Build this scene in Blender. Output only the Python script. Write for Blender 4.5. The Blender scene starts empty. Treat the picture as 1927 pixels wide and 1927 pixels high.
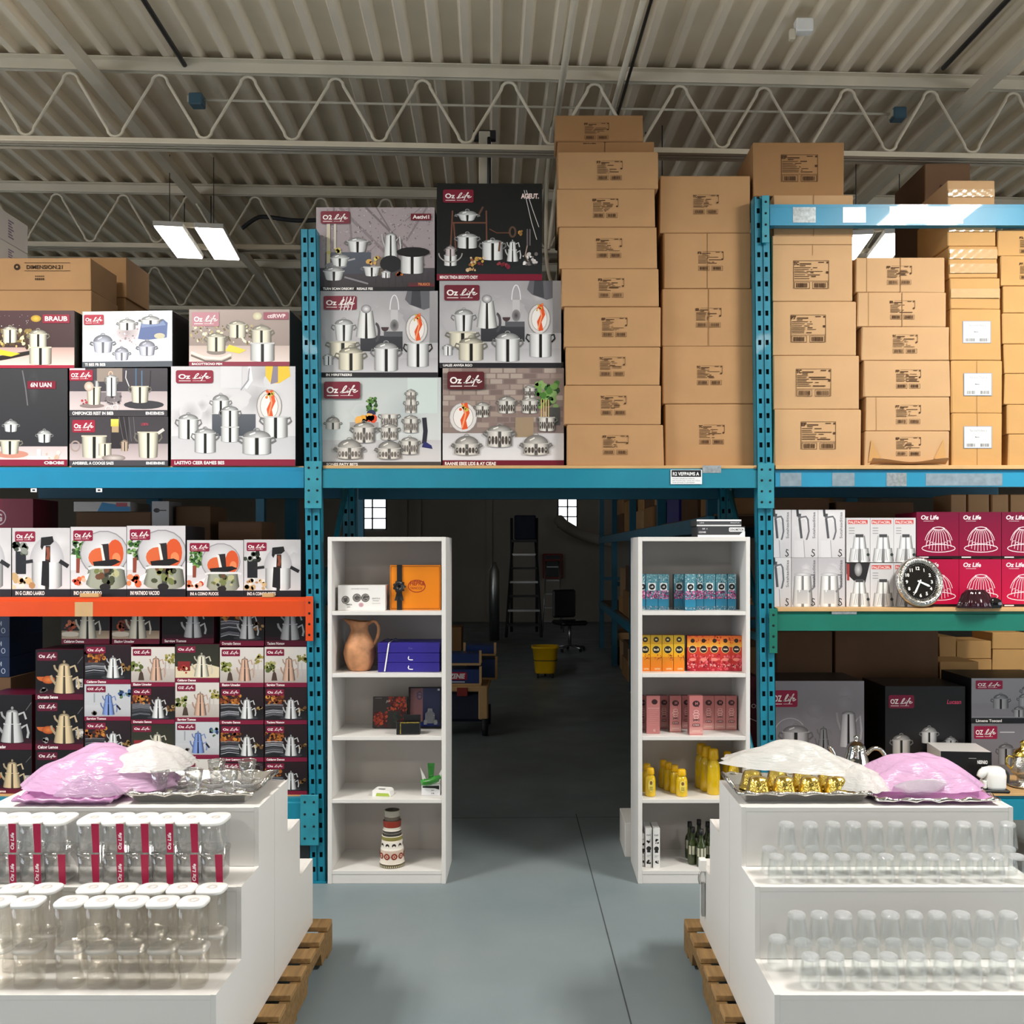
import bpy, math, random
from mathutils import Vector, Matrix

# ------------------------------------------------------------------ basics
CX, CY, F, EYE = 1000.0, 1035.0, 1800.0, 1.74      # vanishing point, focal length (1927 px frame), eye height
def wx(px, Y): return (px - CX) * Y / F
def wz(py, Y): return EYE + (CY - py) * Y / F
PI = math.pi
SC = bpy.context.scene
COL = SC.collection

_lin = {}
def lin(h):
    """'#rrggbb' or an (r, g, b) sRGB triple 0..1 -> linear rgba"""
    if h in _lin: return _lin[h]
    rgb = [int(h[i:i + 2], 16) / 255 for i in (1, 3, 5)] if isinstance(h, str) else h
    r = tuple((c / 12.92 if c <= .04045 else ((c + .055) / 1.055) ** 2.4) for c in rgb) + (1.0,)
    _lin[h] = r
    return r
def mixc(a, b, t):
    a, b = lin(a) if isinstance(a, str) else a, lin(b) if isinstance(b, str) else b
    return tuple(a[i] + (b[i] - a[i]) * t for i in range(3)) + (1.0,)
def gray(v, tint=(1, 1, 1)):
    v = max(0, min(1, v))
    return lin((min(1, v * tint[0]), min(1, v * tint[1]), min(1, v * tint[2])))

# ------------------------------------------------------------------ materials
def new_mat(name):
    m = bpy.data.materials.new(name); m.use_nodes = True
    nt = m.node_tree; b = nt.nodes['Principled BSDF']
    return m, nt, b
def N(nt, t, **kw):
    n = nt.nodes.new(t)
    for k, v in kw.items(): setattr(n, k, v)
    return n
def solid(name, col, rough=.5, metal=0., var=.06, scale=8., bump=0., bscale=60., coat=0., spec=.5, stretch=None):
    """principled material whose colour drifts a little with object-space noise"""
    m, nt, b = new_mat(name)
    tc = N(nt, 'ShaderNodeTexCoord')
    src = tc.outputs['Object']
    if stretch:
        mp = N(nt, 'ShaderNodeMapping'); mp.inputs['Scale'].default_value = stretch
        nt.links.new(src, mp.inputs[0]); src = mp.outputs[0]
    no = N(nt, 'ShaderNodeTexNoise'); no.inputs['Scale'].default_value = scale; no.inputs['Detail'].default_value = 4
    nt.links.new(src, no.inputs['Vector'])
    r = N(nt, 'ShaderNodeValToRGB')
    c = lin(col)
    r.color_ramp.elements[0].position = .3; r.color_ramp.elements[1].position = .7
    r.color_ramp.elements[0].color = tuple(x * (1 - var) for x in c[:3]) + (1,)
    r.color_ramp.elements[1].color = tuple(min(1, x * (1 + var)) for x in c[:3]) + (1,)
    nt.links.new(no.outputs['Fac'], r.inputs[0]); nt.links.new(r.outputs[0], b.inputs['Base Color'])
    b.inputs['Roughness'].default_value = rough; b.inputs['Metallic'].default_value = metal
    b.inputs['Coat Weight'].default_value = coat; b.inputs['Specular IOR Level'].default_value = spec
    if bump:
        n2 = N(nt, 'ShaderNodeTexNoise'); n2.inputs['Scale'].default_value = bscale; n2.inputs['Detail'].default_value = 3
        nt.links.new(src, n2.inputs['Vector'])
        bp = N(nt, 'ShaderNodeBump'); bp.inputs['Strength'].default_value = bump; bp.inputs['Distance'].default_value = .01
        nt.links.new(n2.outputs['Fac'], bp.inputs['Height']); nt.links.new(bp.outputs[0], b.inputs['Normal'])
    return m
def emit(name, col, s):
    m, nt, b = new_mat(name)
    b.inputs['Base Color'].default_value = lin(col); b.inputs['Emission Color'].default_value = lin(col); b.inputs['Emission Strength'].default_value = s
    return m
def thin_glass(name, tint='#fdfefe', refl=.95, rough=.03, base=.04, edge=.4, dense=.86, facet_sparkle=0.):
    """thin-walled clear material: see-through in the middle, reflecting and denser towards its edges"""
    m, nt, b = new_mat(name); nt.nodes.remove(b)
    out = nt.nodes['Material Output']
    tr = N(nt, 'ShaderNodeBsdfTransparent'); gl = N(nt, 'ShaderNodeBsdfGlossy'); gl.inputs['Roughness'].default_value = rough
    gl.inputs['Color'].default_value = (refl, refl, refl, 1)
    lw = N(nt, 'ShaderNodeLayerWeight'); lw.inputs['Blend'].default_value = .35
    mr = N(nt, 'ShaderNodeMapRange'); mr.inputs['To Min'].default_value = base; mr.inputs['To Max'].default_value = edge
    nt.links.new(lw.outputs['Facing'], mr.inputs['Value'])
    mx = N(nt, 'ShaderNodeMixRGB'); mx.inputs[1].default_value = lin(tint); mx.inputs[2].default_value = tuple(x * dense for x in lin(tint)[:3]) + (1,)
    nt.links.new(lw.outputs['Facing'], mx.inputs[0]); nt.links.new(mx.outputs[0], tr.inputs['Color'])
    if facet_sparkle:
        vo = N(nt, 'ShaderNodeTexVoronoi'); vo.inputs['Scale'].default_value = 240; bp = N(nt, 'ShaderNodeBump'); bp.inputs['Strength'].default_value = facet_sparkle; bp.inputs['Distance'].default_value = .004
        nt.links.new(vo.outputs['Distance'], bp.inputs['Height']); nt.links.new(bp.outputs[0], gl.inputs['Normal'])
    ms = N(nt, 'ShaderNodeMixShader')
    nt.links.new(mr.outputs[0], ms.inputs[0]); nt.links.new(tr.outputs[0], ms.inputs[1]); nt.links.new(gl.outputs[0], ms.inputs[2])
    if facet_sparkle:      # white mixed into some facet cells imitates refracted sparkle; others stay clear
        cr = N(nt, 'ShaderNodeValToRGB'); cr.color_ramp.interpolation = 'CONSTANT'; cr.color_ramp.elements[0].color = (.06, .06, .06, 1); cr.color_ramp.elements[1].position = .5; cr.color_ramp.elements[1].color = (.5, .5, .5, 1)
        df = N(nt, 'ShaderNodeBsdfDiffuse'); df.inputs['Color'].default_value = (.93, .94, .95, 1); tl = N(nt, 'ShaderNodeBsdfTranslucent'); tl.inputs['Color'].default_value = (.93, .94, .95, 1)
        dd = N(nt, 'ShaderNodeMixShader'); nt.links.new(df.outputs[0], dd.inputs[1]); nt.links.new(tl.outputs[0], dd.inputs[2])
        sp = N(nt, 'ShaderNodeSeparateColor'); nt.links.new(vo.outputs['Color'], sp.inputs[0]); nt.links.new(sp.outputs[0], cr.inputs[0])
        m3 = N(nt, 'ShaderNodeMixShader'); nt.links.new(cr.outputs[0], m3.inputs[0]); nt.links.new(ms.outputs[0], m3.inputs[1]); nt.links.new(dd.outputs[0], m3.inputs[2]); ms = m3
    nt.links.new(ms.outputs[0], out.inputs[0])
    return m
def film(name, col, alpha, rough=.25):
    """plastic sheeting: diffuse and translucent, partly see-through"""
    m, nt, b = new_mat(name)
    b.inputs['Base Color'].default_value = lin(col); b.inputs['Roughness'].default_value = rough
    out = nt.nodes['Material Output']
    tl = N(nt, 'ShaderNodeBsdfTranslucent'); tl.inputs['Color'].default_value = lin(col)
    m1 = N(nt, 'ShaderNodeMixShader'); m1.inputs[0].default_value = .35
    tr = N(nt, 'ShaderNodeBsdfTransparent'); tr.inputs['Color'].default_value = lin(col)
    m2 = N(nt, 'ShaderNodeMixShader'); m2.inputs[0].default_value = alpha
    no = N(nt, 'ShaderNodeTexNoise'); no.inputs['Scale'].default_value = 14
    bp = N(nt, 'ShaderNodeBump'); bp.inputs['Strength'].default_value = .35; bp.inputs['Distance'].default_value = .02
    nt.links.new(no.outputs['Fac'], bp.inputs['Height']); nt.links.new(bp.outputs[0], b.inputs['Normal'])
    nt.links.new(b.outputs[0], m1.inputs[1]); nt.links.new(tl.outputs[0], m1.inputs[2])
    nt.links.new(tr.outputs[0], m2.inputs[1]); nt.links.new(m1.outputs[0], m2.inputs[2])
    nt.links.new(m2.outputs[0], out.inputs[0])
    return m
def printed(name, rough, coat):
    m, nt, b = new_mat(name)
    a = N(nt, 'ShaderNodeVertexColor'); a.layer_name = 'Col'
    nt.links.new(a.outputs['Color'], b.inputs['Base Color'])
    b.inputs['Roughness'].default_value = rough; b.inputs['Coat Weight'].default_value = coat; b.inputs['Coat Roughness'].default_value = .2
    b.inputs['Specular IOR Level'].default_value = .35
    return m

M = {}
M['print'] = printed('printed_card', .38, .12)
M['ink'] = printed('matt_ink', .8, 0)
M['carton'] = solid('cardboard', '#b68c60', .85, var=.08, scale=3.5, bump=.05, bscale=30)
M['carton_pale'] = solid('pale_cardboard', '#c29b70', .85, var=.07, scale=3, bump=.05, bscale=30)
M['carton_tan'] = solid('tan_cardboard', '#c2955b', .8, var=.09, scale=3, bump=.05, bscale=30)
M['carton_brown'] = solid('brown_cardboard', '#a2784d', .85, var=.08, scale=3, bump=.05, bscale=30)
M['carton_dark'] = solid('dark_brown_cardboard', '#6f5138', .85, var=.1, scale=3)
M['carton_white'] = solid('white_cardboard', '#d9d4cf', .7, var=.04, scale=3)
M['tape'] = solid('clear_packing_tape', '#c9a67a', .12, var=.05, coat=.6)
M['post'] = solid('blue_rack_paint', '#0e7a92', .42, var=.16, scale=9, bump=.05, coat=.1)
M['plate'] = solid('teal_rack_paint', '#2b8a9c', .45, var=.15, scale=12, coat=.1)
M['beam_a'] = solid('bright_blue_rack_paint', '#047fa6', .4, var=.07, scale=4, coat=.15)
M['beam_b'] = solid('teal_blue_rack_paint', '#127f97', .4, var=.08, scale=4, coat=.15)
M['beam_c'] = solid('sky_blue_rack_paint', '#2489ad', .38, var=.08, scale=4, coat=.2)
M['beam_dark'] = solid('dark_blue_rack_paint', '#0f5a73', .5, var=.1, scale=4)
M['orange'] = solid('orange_rack_paint', '#d4470b', .38, var=.06, scale=4, coat=.15)
M['green'] = solid('green_rack_paint', '#0f6d5c', .42, var=.1, scale=4, coat=.1)
M['hole'] = solid('painted_hole_shade', '#0a1418', .9, var=.1)  # near-black colour standing in for the shade inside holes
M['white'] = solid('white_laminate', '#e4e1dd', .42, var=.015, scale=3)
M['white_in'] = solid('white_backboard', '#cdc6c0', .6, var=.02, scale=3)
M['lid'] = solid('white_lid_plastic', '#f6f4f0', .35, var=.02)
M['steel'] = solid('polished_steel', '#d8d6d2', .12, 1., var=.04, scale=30)
M['chrome'] = solid('chrome', '#e4e2df', .05, 1., var=.02)
M['silver'] = solid('embossed_silver', '#cfcbc4', .18, 1., var=.12, scale=60, bump=.45, bscale=70)
M['gold'] = solid('polished_gold', '#e3c766', .16, 1., var=.15, scale=50, bump=.5, bscale=60)
M['alu'] = solid('brushed_aluminium', '#b9bcbd', .35, 1., var=.06)
M['black'] = solid('black_plastic', '#121214', .4, var=.15)
M['blackgloss'] = solid('gloss_black', '#0d0a0c', .12, var=.2, coat=.5)
M['dark'] = solid('dark_grey_metal', '#3a3a3c', .5, .3, var=.1)
M['glass'] = thin_glass('clear_glass', base=.012, edge=.4, dense=.965)
M['crystal'] = thin_glass('cut_crystal', base=.16, edge=.6, rough=.08, dense=.95, facet_sparkle=1.)
M['cupglass'] = thin_glass('bright_cup_glass', base=.07, edge=.8, dense=.93, rough=.05)
M['acryl'] = thin_glass('clear_plastic', '#fffefc', base=.02, edge=.28, rough=.1, dense=.97)
M['smoke'] = thin_glass('smoky_glass', '#f2f2f2', base=.05, edge=.4)
M['magenta'] = solid('magenta_card', '#a5073f', .45, var=.05)
M['milklid'] = film('translucent_white_plastic', '#f4f2ee', .6, .3)
M['pink'] = film('pink_plastic_film', '#e9c0e4', .93)
M['milk'] = film('white_plastic_film', '#f3f2ee', .9)
M['sheer'] = film('sheer_plastic_film', '#e9dcea', .45, .12)
M['pink_tray'] = solid('pink_acrylic', '#b985b0', .2, var=.15, scale=14, coat=.4)
M['pallet'] = solid('pallet_wood', '#a38052', .8, var=.25, scale=5, bump=.15, stretch=(12, 1, 12))
M['pallet_dark'] = solid('weathered_pallet_wood', '#86683f', .85, var=.25, scale=5, stretch=(1, 10, 10))
M['plywood'] = solid('plywood', '#c8a06c', .7, var=.12, scale=4, stretch=(1, 8, 1))
M['joist'] = solid('joist_paint', '#ddd2bd', .6, var=.08, scale=3)
M['terracotta'] = solid('mottled_terracotta', '#c2895f', .6, var=.35, scale=14, bump=.2, bscale=20)
M['yellow'] = solid('yellow_plastic', '#e6b400', .3, var=.05)
M['oil'] = solid('yellow_liquid_bottle', '#e0bb12', .15, var=.12, scale=10, coat=.5)
M['greenglass'] = solid('dark_green_bottle', '#33401a', .1, var=.3, scale=8, coat=.5)
M['wheel'] = solid('rubber_wheel', '#1a1a1b', .6, var=.1)
M['navy'] = solid('navy_fabric', '#1a2138', .7, var=.2)
M['red'] = solid('dull_red_paint', '#8e2a20', .5, var=.1)
M['daylight'] = emit('daylit_window_glass', '#f4fbff', 3.2)
M['front_fill'] = emit('added_front_fill_pane', '#f2f6fb', .25)  # faint glow of the added windows behind the viewer
M['side_fill'] = emit('added_side_fill_pane', '#e8f0fb', 4.9)  # glow of the added side windows, lifts the ceiling
M['led'] = emit('lit_led_lens', '#fffaf0', 9.0)

# ------------------------------------------------------------------ mesh building
class MB:
    def __init__(s): s.v, s.f, s.m, s.c, s.s, s.mats = [], [], [], [], [], []
    def mi(s, m):
        if m not in s.mats: s.mats.append(m)
        return s.mats.index(m)
    def face(s, idx, m, col=None, smooth=False):
        s.f.append(tuple(idx)); s.m.append(s.mi(m)); s.c.append(col); s.s.append(smooth)
    def poly(s, pts, m, col=None, smooth=False):
        b = len(s.v); s.v.extend([tuple(p) for p in pts]); s.face(range(b, b + len(pts)), m, col, smooth)
    def box(s, x0, x1, y0, y1, z0, z1, m, c=0., col=None):
        """box with chamfered edges of size c"""
        if c <= 0:
            b = len(s.v)
            s.v += [(x0, y0, z0), (x1, y0, z0), (x1, y1, z0), (x0, y1, z0), (x0, y0, z1), (x1, y0, z1), (x1, y1, z1), (x0, y1, z1)]
            for q in ((0, 3, 2, 1), (4, 5, 6, 7), (0, 1, 5, 4), (1, 2, 6, 5), (2, 3, 7, 6), (3, 0, 4, 7)): s.face([b + i for i in q], m, col)
            return
        X, Y, Z = (x0, x1), (y0, y1), (z0, z1); b = len(s.v); ix = {}
        for i in (0, 1):
            for j in (0, 1):
                for k in (0, 1):
                    sx, sy, sz = (1, -1)[i] * c, (1, -1)[j] * c, (1, -1)[k] * c
                    for a, p in enumerate(((X[i], Y[j] + sy, Z[k] + sz), (X[i] + sx, Y[j], Z[k] + sz), (X[i] + sx, Y[j] + sy, Z[k]))):
                        ix[i, j, k, a] = len(s.v); s.v.append(p)
        for i in (0, 1): s.face([ix[i, 0, 0, 0], ix[i, 1, 0, 0], ix[i, 1, 1, 0], ix[i, 0, 1, 0]][::1 if i else -1], m, col)
        for j in (0, 1): s.face([ix[0, j, 0, 1], ix[1, j, 0, 1], ix[1, j, 1, 1], ix[0, j, 1, 1]][::-1 if j else 1], m, col)
        for k in (0, 1): s.face([ix[0, 0, k, 2], ix[1, 0, k, 2], ix[1, 1, k, 2], ix[0, 1, k, 2]][::1 if k else -1], m, col)
        for i in (0, 1):
            for j in (0, 1): s.face([ix[i, j, 0, 0], ix[i, j, 1, 0], ix[i, j, 1, 1], ix[i, j, 0, 1]][::1 if i == j else -1], m, col)
            for k in (0, 1): s.face([ix[i, 0, k, 0], ix[i, 0, k, 2], ix[i, 1, k, 2], ix[i, 1, k, 0]][::1 if i == k else -1], m, col)
        for j in (0, 1):
            for k in (0, 1): s.face([ix[0, j, k, 1], ix[0, j, k, 2], ix[1, j, k, 2], ix[1, j, k, 1]][::-1 if j == k else 1], m, col)
        for i in (0, 1):
            for j in (0, 1):
                for k in (0, 1): s.face([ix[i, j, k, a] for a in ((0, 1, 2) if (i + j + k) % 2 else (0, 2, 1))], m, col)
    def tube(s, pts, r, m, seg=8, caps=True, closed=False):
        pts = [Vector(p) for p in pts]; n = len(pts); rings = []; up = None
        rr = r if isinstance(r, (list, tuple)) else [r] * n
        for i, p in enumerate(pts):
            a = pts[i - 1] if i or closed else p; q = pts[(i + 1) % n] if i < n - 1 or closed else p
            t = (q - a).normalized()
            if up is None: up = Vector((0, 0, 1)) if abs(t.z) < .9 else Vector((1, 0, 0))
            e1 = (up - t * up.dot(t))
            e1 = e1.normalized() if e1.length > 1e-6 else t.orthogonal().normalized()
            e2 = t.cross(e1); up = e1; b = len(s.v)
            for k in range(seg):
                w = 2 * PI * k / seg; s.v.append(tuple(p + (e1 * math.cos(w) + e2 * math.sin(w)) * rr[i]))
            rings.append(b)
        for i in range(n if closed else n - 1):
            a, b = rings[i], rings[(i + 1) % n]
            for k in range(seg): s.face([a + k, a + (k + 1) % seg, b + (k + 1) % seg, b + k], m, None, True)
        if caps and not closed:
            s.face([rings[0] + k for k in range(seg)][::-1], m); s.face([rings[-1] + k for k in range(seg)], m)
    def lathe(s, prof, m, seg=24, c=(0, 0, 0), flute=None, sq=0., cols=None, smooth=True):
        """spin (r, z) profile about the vertical through c; sq > 0 makes it a rounded square; flute(a, z) scales the radius"""
        rings = []
        for r, z in prof:
            b = len(s.v)
            if r < 1e-6: s.v.append((c[0], c[1], c[2] + z)); rings.append((b, 1)); continue
            for k in range(seg):
                a = 2 * PI * k / seg + PI / seg; ca, sa = math.cos(a), math.sin(a); q = r
                if sq: q = r / (abs(ca) ** sq + abs(sa) ** sq) ** (1 / sq)
                if flute: q *= flute(a, z)
                s.v.append((c[0] + q * ca, c[1] + q * sa, c[2] + z))
            rings.append((b, seg))
        for i in range(len(rings) - 1):
            (a, na), (b, nb) = rings[i], rings[i + 1]
            cl = cols[i] if cols else None; mm = m[i] if isinstance(m, list) else m
            if na == 1 and nb == 1: continue
            for k in range(seg):
                k2 = (k + 1) % seg
                if na == 1: s.face([a, b + k2, b + k], mm, cl, smooth)
                elif nb == 1: s.face([a + k, a + k2, b], mm, cl, smooth)
                else: s.face([a + k, a + k2, b + k2, b + k], mm, cl, smooth)
    def grid(s, fn, nu, nv, m, smooth=True):
        b = len(s.v)
        for j in range(nv + 1):
            for i in range(nu + 1): s.v.append(tuple(fn(i / nu, j / nv)))
        for j in range(nv):
            for i in range(nu):
                a = b + j * (nu + 1) + i; s.face([a, a + 1, a + nu + 2, a + nu + 1], m, None, smooth)
    def prism(s, pts, y0, y1, m, axis='y'):
        """extrude a polygon; pts are (x, z) for axis y, (y, z) for axis x"""
        n = len(pts); b = len(s.v)
        for t in (y0, y1):
            for p in pts: s.v.append((p[0], t, p[1]) if axis == 'y' else (t, p[0], p[1]))
        s.face([b + i for i in range(n)], m); s.face([b + n + i for i in range(n)][::-1], m)
        for i in range(n): s.face([b + i, b + n + i, b + n + (i + 1) % n, b + (i + 1) % n], m)
    def build(s, name, parent=None, loc=None, rot=None, shift=None):
        me = bpy.data.meshes.new(name)
        v = s.v
        if shift: v = [(p[0] - shift[0], p[1] - shift[1], p[2] - shift[2]) for p in v]
        me.from_pydata(v, [], s.f)
        for m in s.mats: me.materials.append(M[m])
        me.polygons.foreach_set('material_index', s.m); me.polygons.foreach_set('use_smooth', s.s)
        if any(c is not None for c in s.c):
            at = me.color_attributes.new('Col', 'FLOAT_COLOR', 'CORNER'); flat = []
            for f, c in zip(s.f, s.c):
                if c is None: c = (.5, .5, .5, 1)
                if isinstance(c[0], (tuple, list)):
                    for q in c: flat.extend(q)
                else: flat.extend(c * len(f))
            at.data.foreach_set('color', flat)
        me.update()
        o = bpy.data.objects.new(name, me); COL.objects.link(o)
        if parent: o.parent = parent
        if loc: o.location = loc
        elif shift: o.location = shift
        if rot: o.rotation_euler = rot
        return o
def empty(name, loc, rot=None):
    o = bpy.data.objects.new(name, None); COL.objects.link(o); o.location = loc; o.empty_display_size = .05
    if rot: o.rotation_euler = rot
    return o
def tag(o, label, cat, group=None, kind=None):
    o['label'] = label; o['category'] = cat
    if group: o['group'] = group
    if kind: o['kind'] = kind
    return o
def struct(o, label=None):
    o['kind'] = 'structure'
    if label: o['label'] = label
    return o
def copy_tree(o, loc, rz=None, label=None, cat=None, group=None):
    c = o.copy(); COL.objects.link(c); c.location = loc
    if rz is not None: c.rotation_euler = (c.rotation_euler[0], c.rotation_euler[1], rz)
    for ch in list(o.children):
        d = ch.copy(); COL.objects.link(d); d.parent = c
        for g in list(ch.children):
            e = g.copy(); COL.objects.link(e); e.parent = d
    if label: tag(c, label, cat or o['category'], group)
    return c
ORD = ['first', 'second', 'third', 'fourth', 'fifth', 'sixth', 'seventh', 'eighth', 'ninth', 'tenth', 'eleventh', 'twelfth', 'thirteenth', 'fourteenth', 'fifteenth']
def smooth_path(p, n=5):
    out = []
    for i in range(len(p) - 1):
        a, b, c, d = p[max(i - 1, 0)], p[i], p[i + 1], p[min(i + 2, len(p) - 1)]
        for k in range(n):
            t = k / n
            out.append(tuple(.5 * (2 * b[j] + (c[j] - a[j]) * t + (2 * a[j] - 5 * b[j] + 4 * c[j] - d[j]) * t * t + (3 * b[j] - a[j] - 3 * c[j] + d[j]) * t ** 3) for j in range(len(b))))
    out.append(tuple(p[-1])); return out

# ------------------------------------------------------------------ lettering
_glyph = {}
def text2d(s, bold=0., shear=0.):
    """triangles of a line of text, scaled to a capital height of about 1; (verts, faces, width)"""
    k = (s, bold, shear)
    if k in _glyph: return _glyph[k]
    cu = bpy.data.curves.new('lettering', 'FONT'); cu.body = s; cu.offset = bold; cu.shear = shear; cu.resolution_u = 3; cu.fill_mode = 'FRONT'
    o = bpy.data.objects.new('lettering', cu); COL.objects.link(o)
    dg = bpy.context.evaluated_depsgraph_get(); ev = o.evaluated_get(dg); me = ev.to_mesh()
    vs = [(v.co.x / .72, v.co.y / .72) for v in me.vertices]; fs = [tuple(p.vertices) for p in me.polygons]
    ev.to_mesh_clear(); bpy.data.objects.remove(o); bpy.data.curves.remove(cu)
    x0 = min((v[0] for v in vs), default=0); vs = [(a - x0, b) for a, b in vs]
    _glyph[k] = (vs, fs, max((v[0] for v in vs), default=1)); return _glyph[k]
LIFE = [smooth_path([(.02, .1), (.09, .0), (.2, .3), (.3, .72), (.25, .82), (.17, .6), (.12, .2), (.07, .0), (.2, .04), (.36, .08)]),
        smooth_path([(.36, .08), (.43, .32), (.41, .06), (.5, .12)]), [(.455, .5), (.475, .54)],
        smooth_path([(.5, .12), (.62, .45), (.72, .82), (.67, .84), (.6, .4), (.54, -.2), (.5, -.26)]), [(.52, .36), (.76, .42)],
        smooth_path([(.69, .2), (.8, .26), (.85, .36), (.79, .38), (.74, .24), (.77, .08), (.86, .08), (.98, .26)])]

# ------------------------------------------------------------------ printed artwork on a flat panel
EPS = .00004
class Art:
    """artwork printed on a panel of W x Hh metres; u runs 0..1 along the width, v 0..1 up; lengths w, h, r are in panel heights"""
    def __init__(s, W, Hh, mat='print', seed=1):
        s.W, s.H, s.mat, s.n = W, Hh, mat, 0
        s.mb = {}; s.cur = 'front_print'; s.rnd = random.Random(seed)
    def on(s, part): s.cur = part; return s
    @property
    def b(s): return s.mb.setdefault(s.cur, MB())
    def P(s, x, z): return (x - s.W / 2, -.0008 - s.n * EPS, z)
    def X(s, u): return u * s.W
    def Z(s, v): return v * s.H
    def polym(s, pts, col):
        """add one printed polygon, trimmed to the panel"""
        W, H_ = s.W, s.H
        if any(p[0] < -1e-6 or p[0] > W + 1e-6 or p[1] < -1e-6 or p[1] > H_ + 1e-6 for p in pts):
            q = [(p[0], p[1]) + tuple(col[i] if isinstance(col[0], (tuple, list)) else col) for i, p in enumerate(pts)]
            for ax, lim, sg in ((0, 0, 1), (0, W, -1), (1, 0, 1), (1, H_, -1)):
                out = []
                for i in range(len(q)):
                    a, b = q[i - 1], q[i]; da, db = (a[ax] - lim) * sg, (b[ax] - lim) * sg
                    if (da >= 0) != (db >= 0): t = da / (da - db); out.append(tuple(a[k] + (b[k] - a[k]) * t for k in range(6)))
                    if db >= 0: out.append(b)
                q = out
                if len(q) < 3: return
            pts = [p[:2] for p in q]; col = [p[2:] for p in q]
        s.b.poly([s.P(*p) for p in pts], s.mat, col)
    def rect(s, u0, v0, u1, v1, c, ctop=None):
        s.n += 1; c = lin(c) if isinstance(c, str) else c; t = c if ctop is None else (lin(ctop) if isinstance(ctop, str) else ctop)
        if u0 <= 0 and u1 >= 1 and v0 <= 0 and v1 >= 1: s.grad = (c, t)
        s.polym([(s.X(u0), s.Z(v0)), (s.X(u1), s.Z(v0)), (s.X(u1), s.Z(v1)), (s.X(u0), s.Z(v1))], [c, c, t, t])
    def poly(s, pts, c):
        s.n += 1; s.polym([(s.X(u), s.Z(v)) for u, v in pts], lin(c) if isinstance(c, str) else c)
    def rrect(s, u0, v0, u1, v1, r, c):
        s.n += 1; x0, x1, z0, z1 = s.X(u0), s.X(u1), s.Z(v0), s.Z(v1); r *= s.H; p = []
        for cx, cz, a0 in ((x1 - r, z0 + r, -90), (x1 - r, z1 - r, 0), (x0 + r, z1 - r, 90), (x0 + r, z0 + r, 180)):
            for k in range(4):
                a = math.radians(a0 + 30 * k); p.append((cx + r * math.cos(a), cz + r * math.sin(a)))
        s.polym(p, lin(c) if isinstance(c, str) else c)
    def ell(s, u, v, rx, rz, c, c2=None, seg=16, a0=0, a1=360, rot=0.):
        s.n += 1; c = lin(c) if isinstance(c, str) else c; e = c if c2 is None else (lin(c2) if isinstance(c2, str) else c2)
        x, z = s.X(u), s.Z(v); rx *= s.H; rz *= s.H; P = []
        cr, sr = math.cos(rot), math.sin(rot)
        for k in range(seg + 1):
            a = math.radians(a0 + (a1 - a0) * k / seg); dx, dz = rx * math.cos(a), rz * math.sin(a)
            P.append((x + dx * cr - dz * sr, z + dx * sr + dz * cr))
        if c2 is None: s.polym(P[:-1] if a1 - a0 == 360 else P, c)
        else:
            for k in range(seg): s.polym([(x, z), P[k], P[k + 1]], [c, e, e])
    def stroke(s, pts, w, c, metres=False):
        s.n += 1; c = lin(c) if isinstance(c, str) else c; w *= s.H * .5
        p = pts if metres else [(s.X(u), s.Z(v)) for u, v in pts]
        L, R = [], []
        for i in range(len(p)):
            a, b = p[max(i - 1, 0)], p[min(i + 1, len(p) - 1)]; dx, dz = b[0] - a[0], b[1] - a[1]; d = math.hypot(dx, dz) or 1
            L.append((p[i][0] - dz / d * w, p[i][1] + dx / d * w)); R.append((p[i][0] + dz / d * w, p[i][1] - dx / d * w))
        for i in range(len(p) - 1): s.polym([R[i], R[i + 1], L[i + 1], L[i]], c)
    def ring(s, u, v, rx, rz, w, c, a0=0, a1=360, seg=18):
        x, z = s.X(u), s.Z(v)
        s.stroke([(x + rx * s.H * math.cos(math.radians(a0 + (a1 - a0) * k / seg)), z + rz * s.H * math.sin(math.radians(a0 + (a1 - a0) * k / seg))) for k in range(seg + 1)], w, c, True)
    def text(s, t, u, v, h, c, bold=.012, shear=0., fit=None, rot=0):
        """baseline-left at (u, v); h = capital height in panel heights; fit = width as a fraction of the panel"""
        s.n += 1; c = lin(c) if isinstance(c, str) else c
        vs, fs, w = text2d(t, bold, shear); k = h * s.H; kx = fit * (s.W if not rot else s.H) / w if fit else k
        x, z = s.X(u), s.Z(v)
        for f in fs:
            s.polym([(x + vs[i][0] * kx, z + vs[i][1] * k) if not rot else (x - vs[i][1] * k, z + vs[i][0] * kx) for i in f], c)
    def blobs(s, n, u0, v0, u1, v1, r, cols, asp=1.):
        for _ in range(n):
            q = r * s.rnd.uniform(.4, 1)
            if _ % 6 == 0: s.n += 1
            n0 = s.n; s.ell(s.rnd.uniform(u0, u1), s.rnd.uniform(v0, v1), q * s.rnd.uniform(.7, 1.3) * asp, q, s.rnd.choice(cols), seg=7, rot=s.rnd.uniform(0, 3)); s.n = n0
        s.n += 1
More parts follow.
